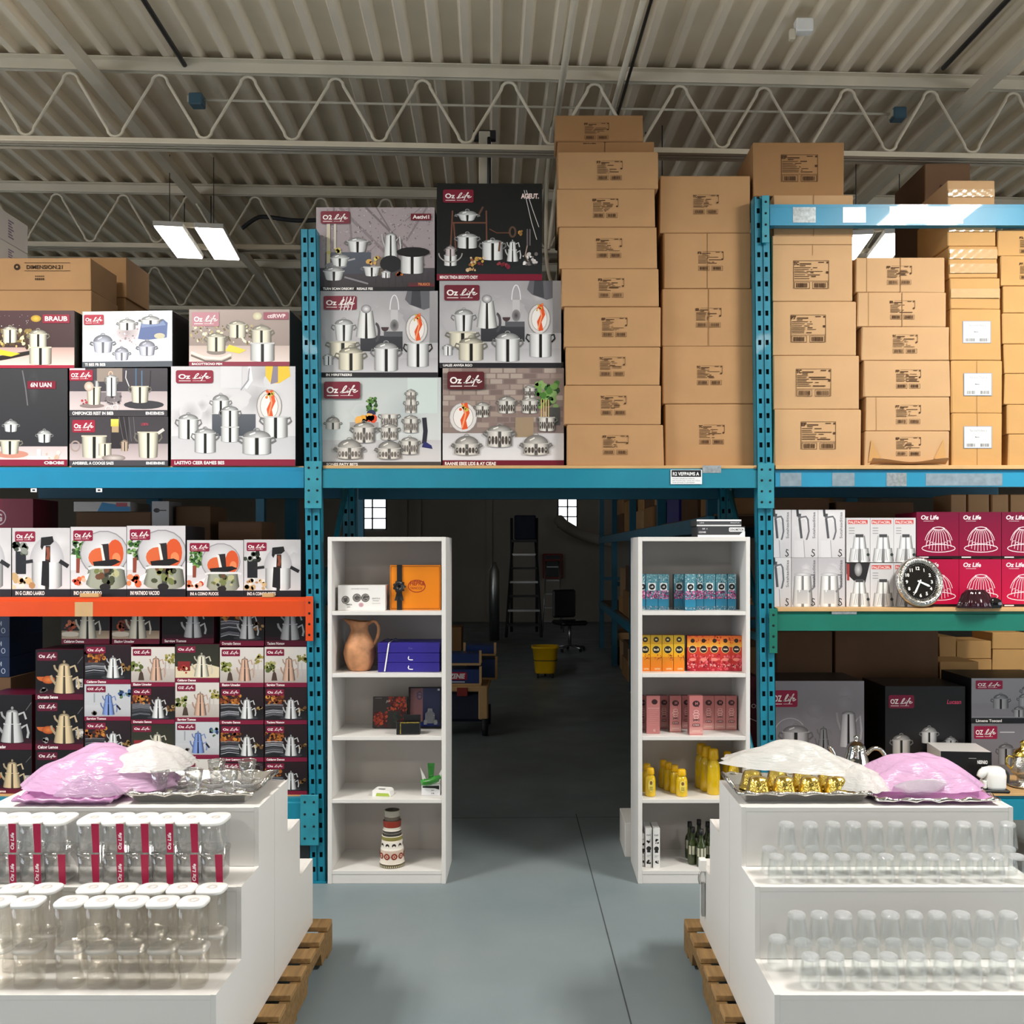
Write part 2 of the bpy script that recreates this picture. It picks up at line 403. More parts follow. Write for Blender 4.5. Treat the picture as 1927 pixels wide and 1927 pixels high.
    def soft(s, n, u0, v0, u1, v1, r, c, bgc, asp=1.):
        """large blotches that fade from c into the colour bgc"""
        g0, g1 = s.grad; c = lin(c)
        for _ in range(n):
            q = r * s.rnd.uniform(.5, 1); u, v = s.rnd.uniform(u0, u1), s.rnd.uniform(v0, v1); x, z = s.X(u), s.Z(v); s.n += 1
            P = [(x + q * asp * s.H * math.cos(k * PI / 8) * s.rnd.uniform(.75, 1.1), z + q * s.H * math.sin(k * PI / 8) * s.rnd.uniform(.75, 1.1)) for k in range(16)]
            e = [mixc(g0, g1, max(0, min(1, p[1] / s.H))) for p in P]
            for k in range(16): s.polym([(x, z), P[k], P[(k + 1) % 16]], [mixc(e[k], c, .7), e[k], e[(k + 1) % 16]])
    # ---- pieces of the pictures
    def bands(s, x, z, wt, wb, h, e, tint, dark=.1, hi=.95):
        """steel body: vertical bands of light and dark, tapering from wt to wb, rounded foot"""
        s.n += 1
        B = [(-1, .5), (-.8, .78), (-.3, hi), (-.14, hi * .9), (-.1, dark), (.12, dark), (.17, hi), (.55, hi * .92), (.82, .62), (1, .38)]
        for (a, ca), (b, cb) in zip(B, B[1:]):
            A, Bc = gray(ca, tint), gray(cb, tint)
            za, zb = z - e * math.sqrt(1 - a * a), z - e * math.sqrt(1 - b * b)
            s.polym([(x + a * wb, za), (x + b * wb, zb), (x + b * wt, z + h), (x + a * wt, z + h)], [A, Bc, Bc, A])
    def pot(s, u, v, w, h, lid=.3, tint=(1, 1, 1), handle=1, taper=1., pattern=None, knob=1, dark=.1):
        x, z = s.X(u), s.Z(v) + .05 * w * s.H; r = w * s.H / 2; hh = h * s.H
        if handle:
            for sg in (-1, 1):
                s.stroke([(x + sg * r * .9, z + hh * .9), (x + sg * r * 1.22, z + hh * .96), (x + sg * r * 1.32, z + hh * .78), (x + sg * r * 1.02, z + hh * .62)], w * .07, gray(.45 if handle == 1 else .12, tint), True)
        s.bands(x, z, r, r * taper, hh, r * .12, tint, dark)
        if pattern:
            for k in range(7): s.n += 1; s.ell(u + (k - 3) * .27 * r / s.W, v + h * .45, w * .06, h * .3, pattern, seg=8)
            for k in range(5): s.ell(u + (k - 2) * .4 * r / s.W, v + h * .5, w * .028, h * .12, gray(.75, tint), seg=6)
        s.stroke([(x - r * 1.03, z + hh), (x + r * 1.03, z + hh)], w * .06, gray(.8, tint), True)
        if lid:
            s.ell(u, (z + hh) / s.H, w / 2 * .98, lid * w, gray(.85, tint), gray(.42, tint), seg=14, a0=0, a1=180)
            s.stroke([(x - r * .5, z + hh + lid * r * .7), (x - r * .1, z + hh + lid * r * 1.3)], w * .05, gray(.98, tint), True)
            if knob: s.ring(u, (z + hh + lid * r * 2) / s.H, w * .1, w * .07, w * .04, gray(.6, tint), 0, 180, 8)
    def kettle(s, u, v, w, h, tint=(1, 1, 1), dark=.1, two=True, handle=.8):
        """Turkish double teapot or tall jug"""
        x, z = s.X(u), s.Z(v); r = w * s.H / 2; H2 = h * s.H
        h1 = H2 * (.46 if two else .78); h2 = H2 * .3
        s.stroke([(x + r * .7, z + h1 * .75), (x + r * 1.25, z + h1 * .95), (x + r * 1.4, z + h1 * .5), (x + r * 1.3, z + h1 * .2)], w * .1, gray(handle, tint), True)
        s.stroke([(x - r * .8, z + h1 * .5), (x - r * 1.15, z + h1 * .8), (x - r * 1.25, z + h1 * 1.05)], w * .11, gray(.7, tint), True)
        s.bands(x, z, r * .72, r, h1, r * .12, tint, dark)
        if two:
            s.stroke([(x + r * .5, z + h1 + h2 * .8), (x + r * 1.0, z + h1 + h2 * 1.0), (x + r * 1.2, z + h1 + h2 * .4)], w * .09, gray(handle, tint), True)
            s.stroke([(x - r * .55, z + h1 + h2 * .4), (x - r * .85, z + h1 + h2 * .7), (x - r * .95, z + h1 + h2 * 1.05)], w * .09, gray(.7, tint), True)
            s.stroke([(x - r * .76, z + h1), (x + r * .76, z + h1)], w * .06, gray(.9, tint), True)
            s.bands(x, z + h1, r * .5, r * .66, h2, 0, tint, dark); top = z + h1 + h2
        else: top = z + h1
        q = .5 if two else .7
        s.ell(u, top / s.H, w / 2 * q, w * .24 * q, gray(.9, tint), gray(.4, tint), seg=12, a0=0, a1=180)
        s.ell(u, (top + r * .5 * q + r * .12) / s.H, w * .06, w * .07, gray(.65, tint), seg=8)
    def platter(s, u, v, rx, rz):
        s.ell(u, v, rx, rz, '#f4f2ef', '#d8d2cf'); s.ring(u, v, rx, rz, .008, '#8f8a88'); s.ell(u, v, rx * .72, rz * .75, '#efe9e4')
        s.ring(u, v, rx * .72, rz * .78, .006, '#9a9490')
        s.stroke([(u + .01, v + rz * .95), (u + .03, v + rz * .3), (u + .0, v - rz * .2), (u + .015, v - rz * .8)], rx * .42, '#e2582c')
        s.stroke([(u + .0, v + rz * .9), (u + .02, v + rz * .2), (u - .01, v - rz * .7)], rx * .12, '#f3a072')
        s.blobs(8, u - .025, v + rz * .5, u + .03, v + rz * 1.0, .02, ['#ef7b3a', '#e2582c', '#c9b04a'])
    def plant(s, u, v, r):
        s.blobs(48, u - r / s.W * s.H * .8, v - r, u + r / s.W * s.H * .8, v + r, r * .3, ['#2f5a2b', '#4a7a35', '#6f9a4d', '#31472a', '#88a868'])
    def logo(s, u0, v0, u1, v1, oz='Oz', bg='#8c1d37', fg='#fbf3f1', r=.02, sub=True):
        s.on('logo_badge'); s.rrect(u0, v0, u1, v1, r, bg)
        w, h = u1 - u0, v1 - v0; hz = h * .36
        s.text(oz, u0 + w * .07, v0 + h * .34, hz, fg, .03, 0, fit=w * .32)
        x, z, kx, kz = s.X(u0 + w * .43), s.Z(v0 + h * .34), s.W * w * .5, s.H * h * .5
        for p in LIFE: s.stroke([(x + a * kx + b * kz * .25, z + b * kz) for a, b in p], h * .052, fg, True)
        if sub:
            s.rect(u0 + w * .08, v0 + h * .16, u0 + w * .4, v0 + h * .205, fg); s.rect(u0 + w * .45, v0 + h * .17, u0 + w * .8, v0 + h * .195, fg)
        s.on('front_print')
    def caption(s, v0, v1, t, bg='#7d1830', fg='#fbf6f2', u=.03, fit=.4, right=None, h=.5, bold=.03):
        s.on('caption_strip'); s.rect(0, v0, 1, v1, bg); d = v1 - v0
        if t: s.text(t, u, v0 + d * (1 - h) / 2, d * h, fg, bold, 0, fit)
        if right: s.text(right, .78, v0 + d * .28, d * .45, fg, bold, 0, .19)
        s.on('front_print')
    def build(s, parent):
        return [mb.build(k, parent) for k, mb in s.mb.items() if mb.f]
# ------------------------------------------------------------------ camera
cam = bpy.data.cameras.new('camera'); co = bpy.data.objects.new('camera', cam); COL.objects.link(co)
co.location = (0, 0, EYE); co.rotation_euler = (PI / 2, 0, 0)
cam.sensor_width = 36; cam.lens = 36 * F / 1927; cam.shift_x = -(CX - 963.5) / 1927; cam.shift_y = (CY - 963.5) / 1927
cam.clip_start = .05; cam.clip_end = 100
SC.camera = co
SC.view_settings.view_transform = 'Standard'; SC.view_settings.look = 'None'; SC.view_settings.gamma = 1; SC.view_settings.use_curve_mapping = False
SC.view_settings.exposure = -0.25
SC.cycles.transparent_max_bounces = 28; SC.cycles.max_bounces = 6; SC.cycles.diffuse_bounces = 4; SC.cycles.glossy_bounces = 4; SC.cycles.use_adaptive_sampling = True; SC.cycles.adaptive_threshold = .02; SC.cycles.caustics_reflective = False; SC.cycles.caustics_refractive = False
w = bpy.data.worlds.new('world'); SC.world = w; w.use_nodes = True
w.node_tree.nodes['Background'].inputs[0].default_value = (.5, .5, .52, 1); w.node_tree.nodes['Background'].inputs[1].default_value = .1

YAW = math.radians(2.5)                      # the building is turned a little against the racking
def yx(x, Y): return x - math.tan(YAW) * (Y - 5.57)   # a line that runs with the building's depth
# ------------------------------------------------------------------ room shell
def floor_mat():
    m, nt, b = new_mat('painted_concrete_floor')
    tc = N(nt, 'ShaderNodeTexCoord')
    def noise(sc, det, lo, hi, a, c):
        n = N(nt, 'ShaderNodeTexNoise'); n.inputs['Scale'].default_value = sc; n.inputs['Detail'].default_value = det
        nt.links.new(tc.outputs['Object'], n.inputs['Vector'])
        r = N(nt, 'ShaderNodeValToRGB'); r.color_ramp.elements[0].position = lo; r.color_ramp.elements[1].position = hi
        r.color_ramp.elements[0].color = a; r.color_ramp.elements[1].color = c
        nt.links.new(n.outputs['Fac'], r.inputs[0]); return r
    r1 = noise(.9, 6, .3, .72, lin('#78868b'), lin('#868f92'))
    r2 = noise(6, 5, .62, .8, (0, 0, 0, 1), (.35, .35, .35, 1))
    mx = N(nt, 'ShaderNodeMixRGB'); mx.inputs[2].default_value = lin('#8e8f8b')
    nt.links.new(r2.outputs[0], mx.inputs[0]); nt.links.new(r1.outputs[0], mx.inputs[1]); nt.links.new(mx.outputs[0], b.inputs['Base Color'])
    r3 = noise(2.5, 4, .3, .7, (.38, .38, .38, 1), (.6, .6, .6, 1)); nt.links.new(r3.outputs[0], b.inputs['Roughness'])
    b.inputs['Specular IOR Level'].default_value = .35
    return m
M['floor'] = floor_mat()
M['wall'] = solid('grey_painted_wall', '#a39b90', .85, var=.06, scale=1.2)
M['wall_dim'] = solid('dark_grey_shop_wall', '#5a5650', .85, var=.06, scale=1.2)
M['wall_light'] = solid('white_painted_wall', '#dcd7cd', .85, var=.03, scale=1.2)
M['ceil'] = solid('beige_painted_steel_deck', '#f4e6cf', .6, var=.06, scale=2.5, bump=.06, bscale=12)
M['joint'] = solid('dark_floor_joint', '#454b4e', .9)
X0, X1, Y0, Y1, ZC = -8.5, 8.5, -4.5, 23.2, EYE + 2.8
mb = MB(); mb.box(X0, X1, Y0, Y1, -.1, 0, 'floor'); struct(mb.build('floor'))
for n, b in (('wall_back', (X0 - .2, X1 + .2, Y1, Y1 + .2)), ('wall_front', (X0 - .2, X1 + .2, Y0 - .2, Y0)), ('wall_left', (X0 - .2, X0, Y0, Y1)), ('wall_right', (X1, X1 + .2, Y0, Y1))):
    mb = MB(); mb.box(b[0], b[1], b[2], b[3], 0, ZC + .3, {'wall_back': 'wall', 'wall_front': 'wall_dim'}.get(n, 'wall_light')); struct(mb.build(n))
# ribbed steel deck: narrow ribs hang down, broad flats between, running with the building
mb = MB(); pitch, nr = .17, 104; prof = []
for i in range(-nr // 2, nr // 2):
    x = i * pitch
    prof += [(x, .046), (x + .096, .046), (x + .113, 0), (x + .153, 0)]
for j, yy in enumerate((Y0, Y1)):
    for x, z in prof: mb.v.append((yx(x, yy), yy, ZC + z))
n = len(prof)
for i in range(n - 1): mb.face([i, i + 1, n + i + 1, n + i], 'ceil')
mb.poly([(X0 - .3, Y0 - .2, ZC + .3), (X1 + .3, Y0 - .2, ZC + .3), (X1 + .3, Y1 + .2, ZC + .3), (X0 - .3, Y1 + .2, ZC + .3)], 'ceil')
struct(mb.build('ceiling'))
# floor joints
mb = MB(); mb.poly([(.397, 2.2, .0008), (.403, 2.2, .0008), (.297, 6.3, .0008), (.291, 6.3, .0008)], 'joint'); struct(mb.build('floor_joint'))
mb = MB(); mb.poly([(-4, 6.13, .0008), (4, 6.3, .0008), (4, 6.308, .0008), (-4, 6.138, .0008)], 'joint'); struct(mb.build('floor_joint'))
# open web joists
for k in range(9):
    yj = 3.67 + 1.9 * k
    zt, zb = ZC - .004, ZC - .45
    def jy(x): return yj + math.tan(YAW) * x
    r = empty('ceiling_joist', (0, yj, zt), (0, 0, YAW)); struct(r)
    for nm, z0, z1 in (('top_chord', -.062, 0), ('bottom_chord', zb - zt - .045, zb - zt)):
        mb = MB()
        for s in (-1, 1):
            a, b2 = sorted((s * .014, s * .058)); mb.box(-8.3, 8.3, a, b2, *((z1 - .006, z1) if nm == 'top_chord' else (z0, z0 + .006)), 'joist')
            a, b2 = sorted((s * .014, s * .02)); mb.box(-8.3, 8.3, a, b2, z0, z1, 'joist')
        mb.build(nm, r)
    mb = MB(); pts = []; P = .5
    x = -8.25 + .12
    while x < 8.2:
        for t in range(7): a = PI * t / 6; pts.append((x - .045 * math.cos(a), 0, -.075 + .045 * math.sin(a) - .045))
        for t in range(7): a = PI * t / 6; pts.append((x + P / 2 - .045 * math.cos(a), 0, zb - zt + .012 + .045 - .045 * math.sin(a)))
        x += P
    if k < 5: mb.tube(pts, .0092, 'joist', 6); mb.build('web_rod', r)
# conduits and bridging under the deck
def ctube(name, x, ya, yb, z, rr, m, sq=False):
    mb = MB()
    if sq: mb.box(-rr, rr, 0, (yb - ya) / math.cos(YAW), -rr * .8, rr * .8, m); o = mb.build(name, None, (yx(x, ya), ya, z), (0, 0, YAW))
    else: mb.tube([(yx(x, ya), ya, z), (yx(x, yb), yb, z)], rr, m, 8); o = mb.build(name)
    struct(o)
ctube('ceiling_bridging', -2.49, 2.6, 16, ZC - .11, .036, 'joist', True)
ctube('ceiling_bridging', 2.62, 2.6, 16, ZC - .11, .036, 'joist', True)
ctube('ceiling_conduit', .175, 2.6, 9, ZC - .1, .02, 'joist')
ctube('ceiling_conduit', .52, 2.6, 12, ZC - .075, .018, 'joist')
ctube('ceiling_cable', .555, 2.6, 6.6, ZC - .085, .009, 'black')
ctube('ceiling_cable', -1.985, 2.6, 5.5, ZC - .03, .014, 'dark')
ctube('ceiling_cable', 2.365, 2.6, 5.5, ZC - .03, .014, 'dark')
mb = MB(); mb.tube([(-2.05, 5.78, EYE + 2.72), (2.25, 5.97, EYE + 2.72)], .008, 'joist', 6); struct(mb.build('ceiling_conduit'))
mb = MB(); mb.tube([(.0, 5.95, EYE + 2.45), (3.9, 6.12, EYE + 2.45)], .011, 'joist', 6); struct(mb.build('ceiling_conduit'))
M['bluebox'] = solid('blue_grey_junction_box', '#4d6b7a', .5)
for px, py, Y, s in ((371, 190, 5.78, 'left'), (1690, 216, 5.96, 'right')):
    mb = MB(); mb.box(-.04, .04, -.04, .04, -.035, .035, 'bluebox', .006); r = mb.build('junction_box', None, (wx(px, Y), Y, wz(py, Y)))
    mb = MB(); mb.box(-.05, -.04, -.03, .03, -.02, .02, 'joist'); mb.build('cable_gland', r)
    tag(r, f'small blue-grey junction box at the {s} end of the thin ceiling conduit', 'junction box')
r = empty('ceiling_sensor', (wx(1512, 5.0), 5.0, ZC - .06))
mb = MB(); mb.box(-.045, .045, -.03, .03, -.04, .03, 'lid', .006); mb.build('housing', r)
mb = MB(); mb.box(-.075, -.045, -.015, .015, -.075, -.02, 'joist', .004); mb.build('bracket', r)
tag(r, 'small white sensor box fixed under the ribbed ceiling', 'sensor')
for px, py0, py1, Y in ((347, 190, 422, 7.45), (397, 285, 428, 7.45), (1655, 250, 385, 7.7), (1215, 250, 330, 6.4), (1246, 245, 330, 6.3)):
    mb = MB(); mb.tube([(wx(px, Y), Y, ZC - .005), (wx(px, Y), Y, wz(py1, Y))], .004, 'dark', 5); struct(mb.build('ceiling_hanger_rod'))
mb = MB(); mb.box(-.035, .035, -.03, .03, -.2, .25, 'joist', .004); mb.box(-.07, .07, -.02, .02, .2, .26, 'dark', .003); mb.tube([(0.03, -.05, -.22), (.03, -.05, .2)], .012, 'dark', 6)
struct(mb.build('ceiling_bracket', None, (wx(912, 6.0), 6.0, wz(325, 6.0))))
# hanging loose cables beside the tall cartons
mb = MB()
for a in ([(1046, 150), (1040, 230), (1030, 330), (1028, 480), (1040, 540)], [(1060, 150), (1052, 300), (1040, 400), (1032, 470)]):
    mb.tube(smooth_path([(wx(p, 6.35), 6.35, wz(q, 6.35)) for p, q in a]), .012, 'joist', 6)
struct(mb.build('ceiling_cable'))
mb = MB(); mb.tube(smooth_path([(wx(p, 7.9), 7.9, wz(q, 7.9)) for p, q in ((455, 430), (480, 412), (500, 408), (560, 415), (640, 412))]), .018, 'dark', 6); struct(mb.build('ceiling_cable'))

# ------------------------------------------------------------------ lamps: twin-lens LED fixtures hung from the deck
def fixture(x, y, z, label, L=.86, power=None, yaw=YAW, g=.19, hw=.118):
    r = empty('led_ceiling_light', (x, y, z), (0, 0, yaw))
    for s in (-1, 1):
        mb = MB(); mb.box(s * g - hw, s * g + hw, -L / 2, L / 2, 0, .034, 'lid', .004); h = mb.build('lamp_housing', r)
        mb = MB(); mb.box(s * g - hw + .008, s * g + hw - .008, -L / 2 + .01, L / 2 - .01, -.008, -.001, 'led'); mb.build('lens', h)
    for yy in (-.25, .25): mb = MB(); mb.box(-g, g, yy - .02, yy + .02, .034, .062, 'joist'); mb.build('crossbar', r)
    for xx in (-.15, .15):
        mb = MB(); mb.tube([(xx, -.25, .06), (xx, -.25, ZC - z - .01)], .003, 'dark', 5); mb.build('hanger_wire', r)
    tag(r, label, 'ceiling light', 'twin LED ceiling lights')
    if power:
        for s in (-1, 1):
            l = bpy.data.lights.new('led_light', 'AREA'); l.shape = 'RECTANGLE'; l.size = .21; l.size_y = L - .03; l.energy = power / 2; l.color = (1, .965, .905)
            lo = bpy.data.objects.new('led_light', l); COL.objects.link(lo); lo.location = (x + s * g, y, z - .012)
    return r
fixture(-2.44, 7.02, EYE + 2.25, 'lit twin white LED light hanging above the left stock boxes', .73, None, math.radians(8), .137, .1)
fixture(2.51, 7.1, EYE + 2.25, 'lit twin white LED light seen between brown cartons and the sky blue beam', .6, None, math.radians(-7), .137, .1)
PW = 215
fixture(-2.9, 3.0, 4.2, 'twin white LED light hanging over the left stepped display', 1.1, PW)
fixture(2.9, 3.0, 4.2, 'twin white LED light hanging over the right stepped display', 1.1, PW)
fixture(-2.9, -1.4, 4.2, 'twin white LED light hanging to the left behind the viewer', 1.1, PW * .28)
fixture(2.9, -1.4, 4.2, 'twin white LED light hanging to the right behind the viewer', 1.1, PW * .28)

# ------------------------------------------------------------------ far wall
def window(n, px0, px1, py0, py1):
    Y = Y1 - .04; r = empty(f'window_{n}', (wx((px0 + px1) / 2, Y), Y, wz(py1, Y))); struct(r)
    W, Hh = (px1 - px0) * Y / F, (py1 - py0) * Y / F
    mb = MB(); mb.box(-W / 2, W / 2, 0, .02, 0, Hh, 'daylight'); mb.build('window_glass', r)
    mb = MB()
    for x in (-W / 2, 0, W / 2): mb.box(x - .018, x + .018, -.03, .03, -.02, Hh + .02, 'dark')
    for k in range(4): mb.box(-W / 2, W / 2, -.03, .03, Hh * k / 3 - .014, Hh * k / 3 + .014, 'dark')
    mb.build('window_frame', r)
window(1, 675, 727, 935, 996)
window(2, 1050, 1086, 935, 991)
for k, (ax, c) in enumerate((('y', -2.9), ('y', .1), ('y', 3.1), ('Y', -1.5), ('Y', 2.), ('x', -2.2), ('x', 2.2))):       # unseen daylit windows added beside and behind the viewer to brighten the ceiling
    loc, rz = ((X0 + .03, c, .6), -PI / 2) if ax == 'y' else ((X1 - .03, c, .6), PI / 2) if ax == 'Y' else ((c, Y0 + .03, .6), 0)
    r = empty(f'window_{k + 3}', loc, (0, 0, rz)); struct(r)
    mb = MB(); mb.box(-1.35, 1.35, -.02, 0, 0, 2.8, 'side_fill' if ax in 'yY' else 'front_fill'); mb.build('window_glass', r)
    mb = MB()
    for x in (-1.35, 0, 1.35): mb.box(x - .03, x + .03, -.03, .04, 0, 2.8, 'dark')
    for z in (0, 1.9, 2.8): mb.box(-1.35, 1.35, -.03, .04, z - .03, z + .03, 'dark')
    mb.build('window_frame', r)
mb = MB()
for px in (762, 788, 921): mb.box(wx(px, Y1) - .07, wx(px, Y1) + .07, Y1 - .1, Y1, 0, ZC, 'wall')
struct(mb.build('trim_1'))

# ------------------------------------------------------------------ pallet racking
def post_mesh(hh, W=.083, D=.07):
    """perforated upright: two columns of punched holes either side of a central groove"""
    mb = MB(); t = .003; hw, hz, p = .016, .027, .0765
    cols = [-W / 2, -W * .33, -W * .33 + hw, -.006, .006, W * .33 - hw, W * .33, W / 2]
    z = 0
    rows = []
    while z < hh:
        rows.append((z, min(z + p - hz, hh), False)); 
        if z + p - hz < hh: rows.append((z + p - hz, min(z + p, hh), True))
        z += p
    for z0, z1, hole in rows:
        for i in range(7):
            if hole and i in (1, 5): continue
            y = .006 if i == 3 else 0
            mb.poly([(cols[i], y, z0), (cols[i + 1], y, z0), (cols[i + 1], y, z1), (cols[i], y, z1)], 'post')
    for x in (-.006, .006): mb.poly([(x, 0, 0), (x, .006, 0), (x, .006, hh), (x, 0, hh)], 'post')
    for s in (-1, 1): mb.box(min(s * W / 2, s * (W / 2 - t)), max(s * W / 2, s * (W / 2 - t)), 0, D, 0, hh, 'post')
    mb.box(-W / 2, W / 2, D, D + t, 0, hh, 'hole')
    mb.box(-W / 2 + t, W / 2 - t, .012, .016, 0, hh, 'hole')  # dark sheets put in for the shade behind the punched holes
    return mb
def rack_frame(xb, zt, lean, label):
    r = empty('rack_upright_frame', (xb, 5.0, 0), (0, -lean, 0))
    for y, nm in ((0, 'front_post'), (1.0, 'rear_post')):
        o = post_mesh(zt).build(nm, r, (0, y, .008))
        mb = MB(); mb.box(-.045, .045, -.012, .1, -.008, 0, 'post'); mb.build('foot_plate', o)
    mb = MB()
    for z in (.25, 1.25, 2.25): mb.box(-.015, .015, .07, 1.0, z, z + .035, 'post')
    mb.build('horizontal_brace', r)
    for z in (.3, 1.3):
        mb = MB(); mb.tube([(0, .07, z), (0, 1.0, z + .9)], .017, 'post', 6); mb.build('diagonal_brace', r)
    return tag(r, label, 'rack upright')
rack_frame(-1.1165, 3.41, .0146, 'blue perforated rack upright between the kettle boxes and the left white bookcase')
rack_frame(1.2455, 3.58, .0115, 'blue perforated rack upright just right of the right white bookcase')
def beam(px0, px1, y0, y1, m, label, plates=(), Y=4.99, ledge=True, stickers=(), name='rack_shelf_beam', plate_mat='plate', D=.05):
    xa, xb, z1, z0 = wx(px0, Y), wx(px1, Y), wz(y0, Y), wz(y1, Y); hh = z1 - z0
    r = empty(name, ((xa + xb) / 2, Y, z0)); L = (xb - xa) / 2
    mb = MB()
    if ledge: mb.prism([(0, 0), (0, hh * .8), (.012, hh * .84), (.012, hh), (D, hh), (D, 0)], -L, L, m, 'x')
    else: mb.box(-L, L, 0, D, 0, hh, m, .004)
    mb.build('beam_rail', r)
    for p0, p1, q0, q1 in plates:
        mb = MB(); pa, pb, za, zb = wx(p0, Y) - r.location.x, wx(p1, Y) - r.location.x, wz(q1, Y) - z0, wz(q0, Y) - z0
        mb.box(pa, pb, -.012, -.004, za, zb, plate_mat, .002); o = mb.build('end_plate', r)
        mb = MB()
        for c in ([.5] if pb - pa < .07 else [.25, .75]):
            for k in range(4):
                zz = za + (zb - za) * (.14 + .24 * k); xx = pa + (pb - pa) * c
                mb.lathe([(0, 0), (.0065, 0), (.0065, .001), (0, .001)], 'hole', 8)
                n8 = len(mb.v) - 18
                for i in range(n8, len(mb.v)):
                    a = mb.v[i]; mb.v[i] = (xx + a[0], -.0125 - a[2], zz + a[1])
        mb.build('bolt_hole', o)
    for k, (p0, p1, q0, q1, mm) in enumerate(stickers):
        mb = MB(); mb.box(wx(p0, Y) - r.location.x, wx(p1, Y) - r.location.x, -.0015, -.0003, wz(q1, Y) - z0, wz(q0, Y) - z0, mm); mb.build('tape_strip', r)
    return tag(r, label, 'rack beam')
M['foil'] = solid('silvery_tape', '#a8b0b4', .3, .5, var=.25, scale=60)
M['tape_grey'] = solid('grey_tape', '#7f8f9a', .4, var=.15, scale=30)
beam(-120, 572, 879, 918, 'beam_a', 'bright blue rack beam under the left row of cookware boxes', [(574, 606, 868, 957)])
beam(607, 1425, 877, 918, 'beam_b', 'teal-blue rack beam over the open aisle carrying a white notice', [(1425, 1456, 872, 957)], stickers=[(1322, 1357, 876, 890, 'foil')])
beam(1459, 2060, 884, 916, 'beam_c', 'sky blue rack beam with grey tape strips under the right cartons', [], stickers=[(1468, 1508, 890, 915, 'tape_grey'), (1566, 1608, 890, 915, 'tape_grey'), (1668, 1706, 890, 915, 'foil'), (1742, 1886, 891, 914, 'tape_grey')])
b = beam(1449, 2060, 383, 424, 'beam_c', 'sky blue top rack beam with silvery tape, above the right cartons', [(1433, 1447, 369, 458)], stickers=[(1492, 1535, 390, 419, 'foil'), (1586, 1629, 390, 419, 'foil'), (1674, 1812, 389, 421, 'foil')])
beam(-120, 577, 1124, 1160, 'orange', 'orange rack beam below the row of six white cookware boxes', [(576, 590, 1122, 1206)], plate_mat='orange', stickers=[(141, 175, 1133, 1160, 'tape')])
beam(1463, 2060, 1149, 1187, 'green', 'green rack beam under the pitcher boxes and the clock', [(1447, 1462, 1145, 1229)], plate_mat='green', stickers=[(1565, 1612, 1150, 1156, 'foil')])
beam(-120, 569, 1503, 1545, 'beam_b', 'low blue rack beam under the kettle boxes, behind the left display', [(566, 600, 1495, 1590)])
beam(1463, 2060, 1496, 1543, 'beam_b', 'low blue rack beam behind the right stepped display')
for px0, px1, zz, lb in ((-120, 572, 2.065, 'dark blue rear rack beam behind the left upper shelf'), (607, 1425, 2.06, 'dark teal rear rack beam over the aisle opening'), (1459, 2060, 2.07, 'dark blue rear rack beam behind the right upper shelf'),
                         (-120, 577, 1.393, 'rear rack beam behind the orange beam'), (1463, 2060, 1.318, 'rear rack beam behind the green beam'), (-120, 569, .325, 'low rear rack beam behind the kettle boxes'), (1463, 2060, .34, 'low rear rack beam behind the boxed pans at right')):
    Y = 6.02; xa, xb = wx(px0, 4.99), wx(px1, 4.99); r = empty('rack_shelf_beam', ((xa + xb) / 2, Y, zz))
    mb = MB(); mb.prism([(0, 0), (0, .085), (.012, .09), (.012, .11), (.05, .11), (.05, 0)], -(xb - xa) / 2, (xb - xa) / 2, 'beam_dark', 'x'); mb.build('beam_rail', r)
    tag(r, lb, 'rack beam')
def deck(px0, px1, zt, m, label, t=.016, yf=5.045):
    mb = MB(); xa, xb = wx(px0, 4.99), wx(px1, 4.99); mb.box(-(xb - xa) / 2, (xb - xa) / 2, 0, 6.03 - yf, -t, 0, m, .001)
    return tag(mb.build('shelf_deck', None, ((xa + xb) / 2, yf, zt)), label, 'shelf board')
ZT = 2.182
deck(-120, 569, ZT, 'plywood', 'wooden board shelf on the left bright blue beam'); deck(607, 1425, ZT, 'plywood', 'wooden board shelf over the aisle opening', yf=5.0); deck(1459, 2060, ZT, 'plywood', 'wooden board shelf under the right stack of cartons', .02, 4.985)
ZO, ZG, ZL, ZR = 1.492, 1.42, .441, .47
deck(-120, 572, ZO, 'dark', 'dark shelf board on the orange beam'); deck(1463, 2060, ZG + .018, 'plywood', 'pale wooden shelf board on the green beam', .018, 4.985)
deck(-120, 569, ZL, 'plywood', 'low wooden shelf board under the kettle boxes'); deck(1463, 2060, ZR, 'plywood', 'low wooden shelf board behind the right display', .012, 4.985)
ZG += .018
# writing on the beams
def flat_sign(name, px0, px1, py0, py1, Y, label, cat, fn, t=.002, mat='print', rot=None):
    W, Hh = (px1 - px0) * Y / F, (py1 - py0) * Y / F
    a = Art(W, Hh, mat); fn(a)
    mb = MB(); mb.box(-W / 2, W / 2, 0, t, 0, Hh, 'lid'); o = mb.build(name, None, (wx((px0 + px1) / 2, Y), Y, wz(py1, Y)), rot)
    for k in a.build(o): k.name = 'printed_text'
    return tag(o, label, cat)
def notice(a):
    a.rect(0, 0, 1, 1, '#eef0f2'); a.rect(.03, .5, .97, .97, '#17181c')
    a.text('R2 VEFPAIMS A', .07, .6, .24, '#f4f4f4', .03, fit=.84)
    for k in range(3): a.text(('MVCAN C JPANEDCO OPEN FN', 'Nel loscohn jvar ochen de c lucca', 'Siccon eel ercons, 31 cod ssonmes')[k], .06, .34 - .13 * k, .08, '#33363a', .0, fit=(.7, .88, .7)[k])
flat_sign('beam_notice', 1262, 1321, 884, 911, 4.985, 'white and black printed notice stuck on the teal-blue beam', 'notice', notice)
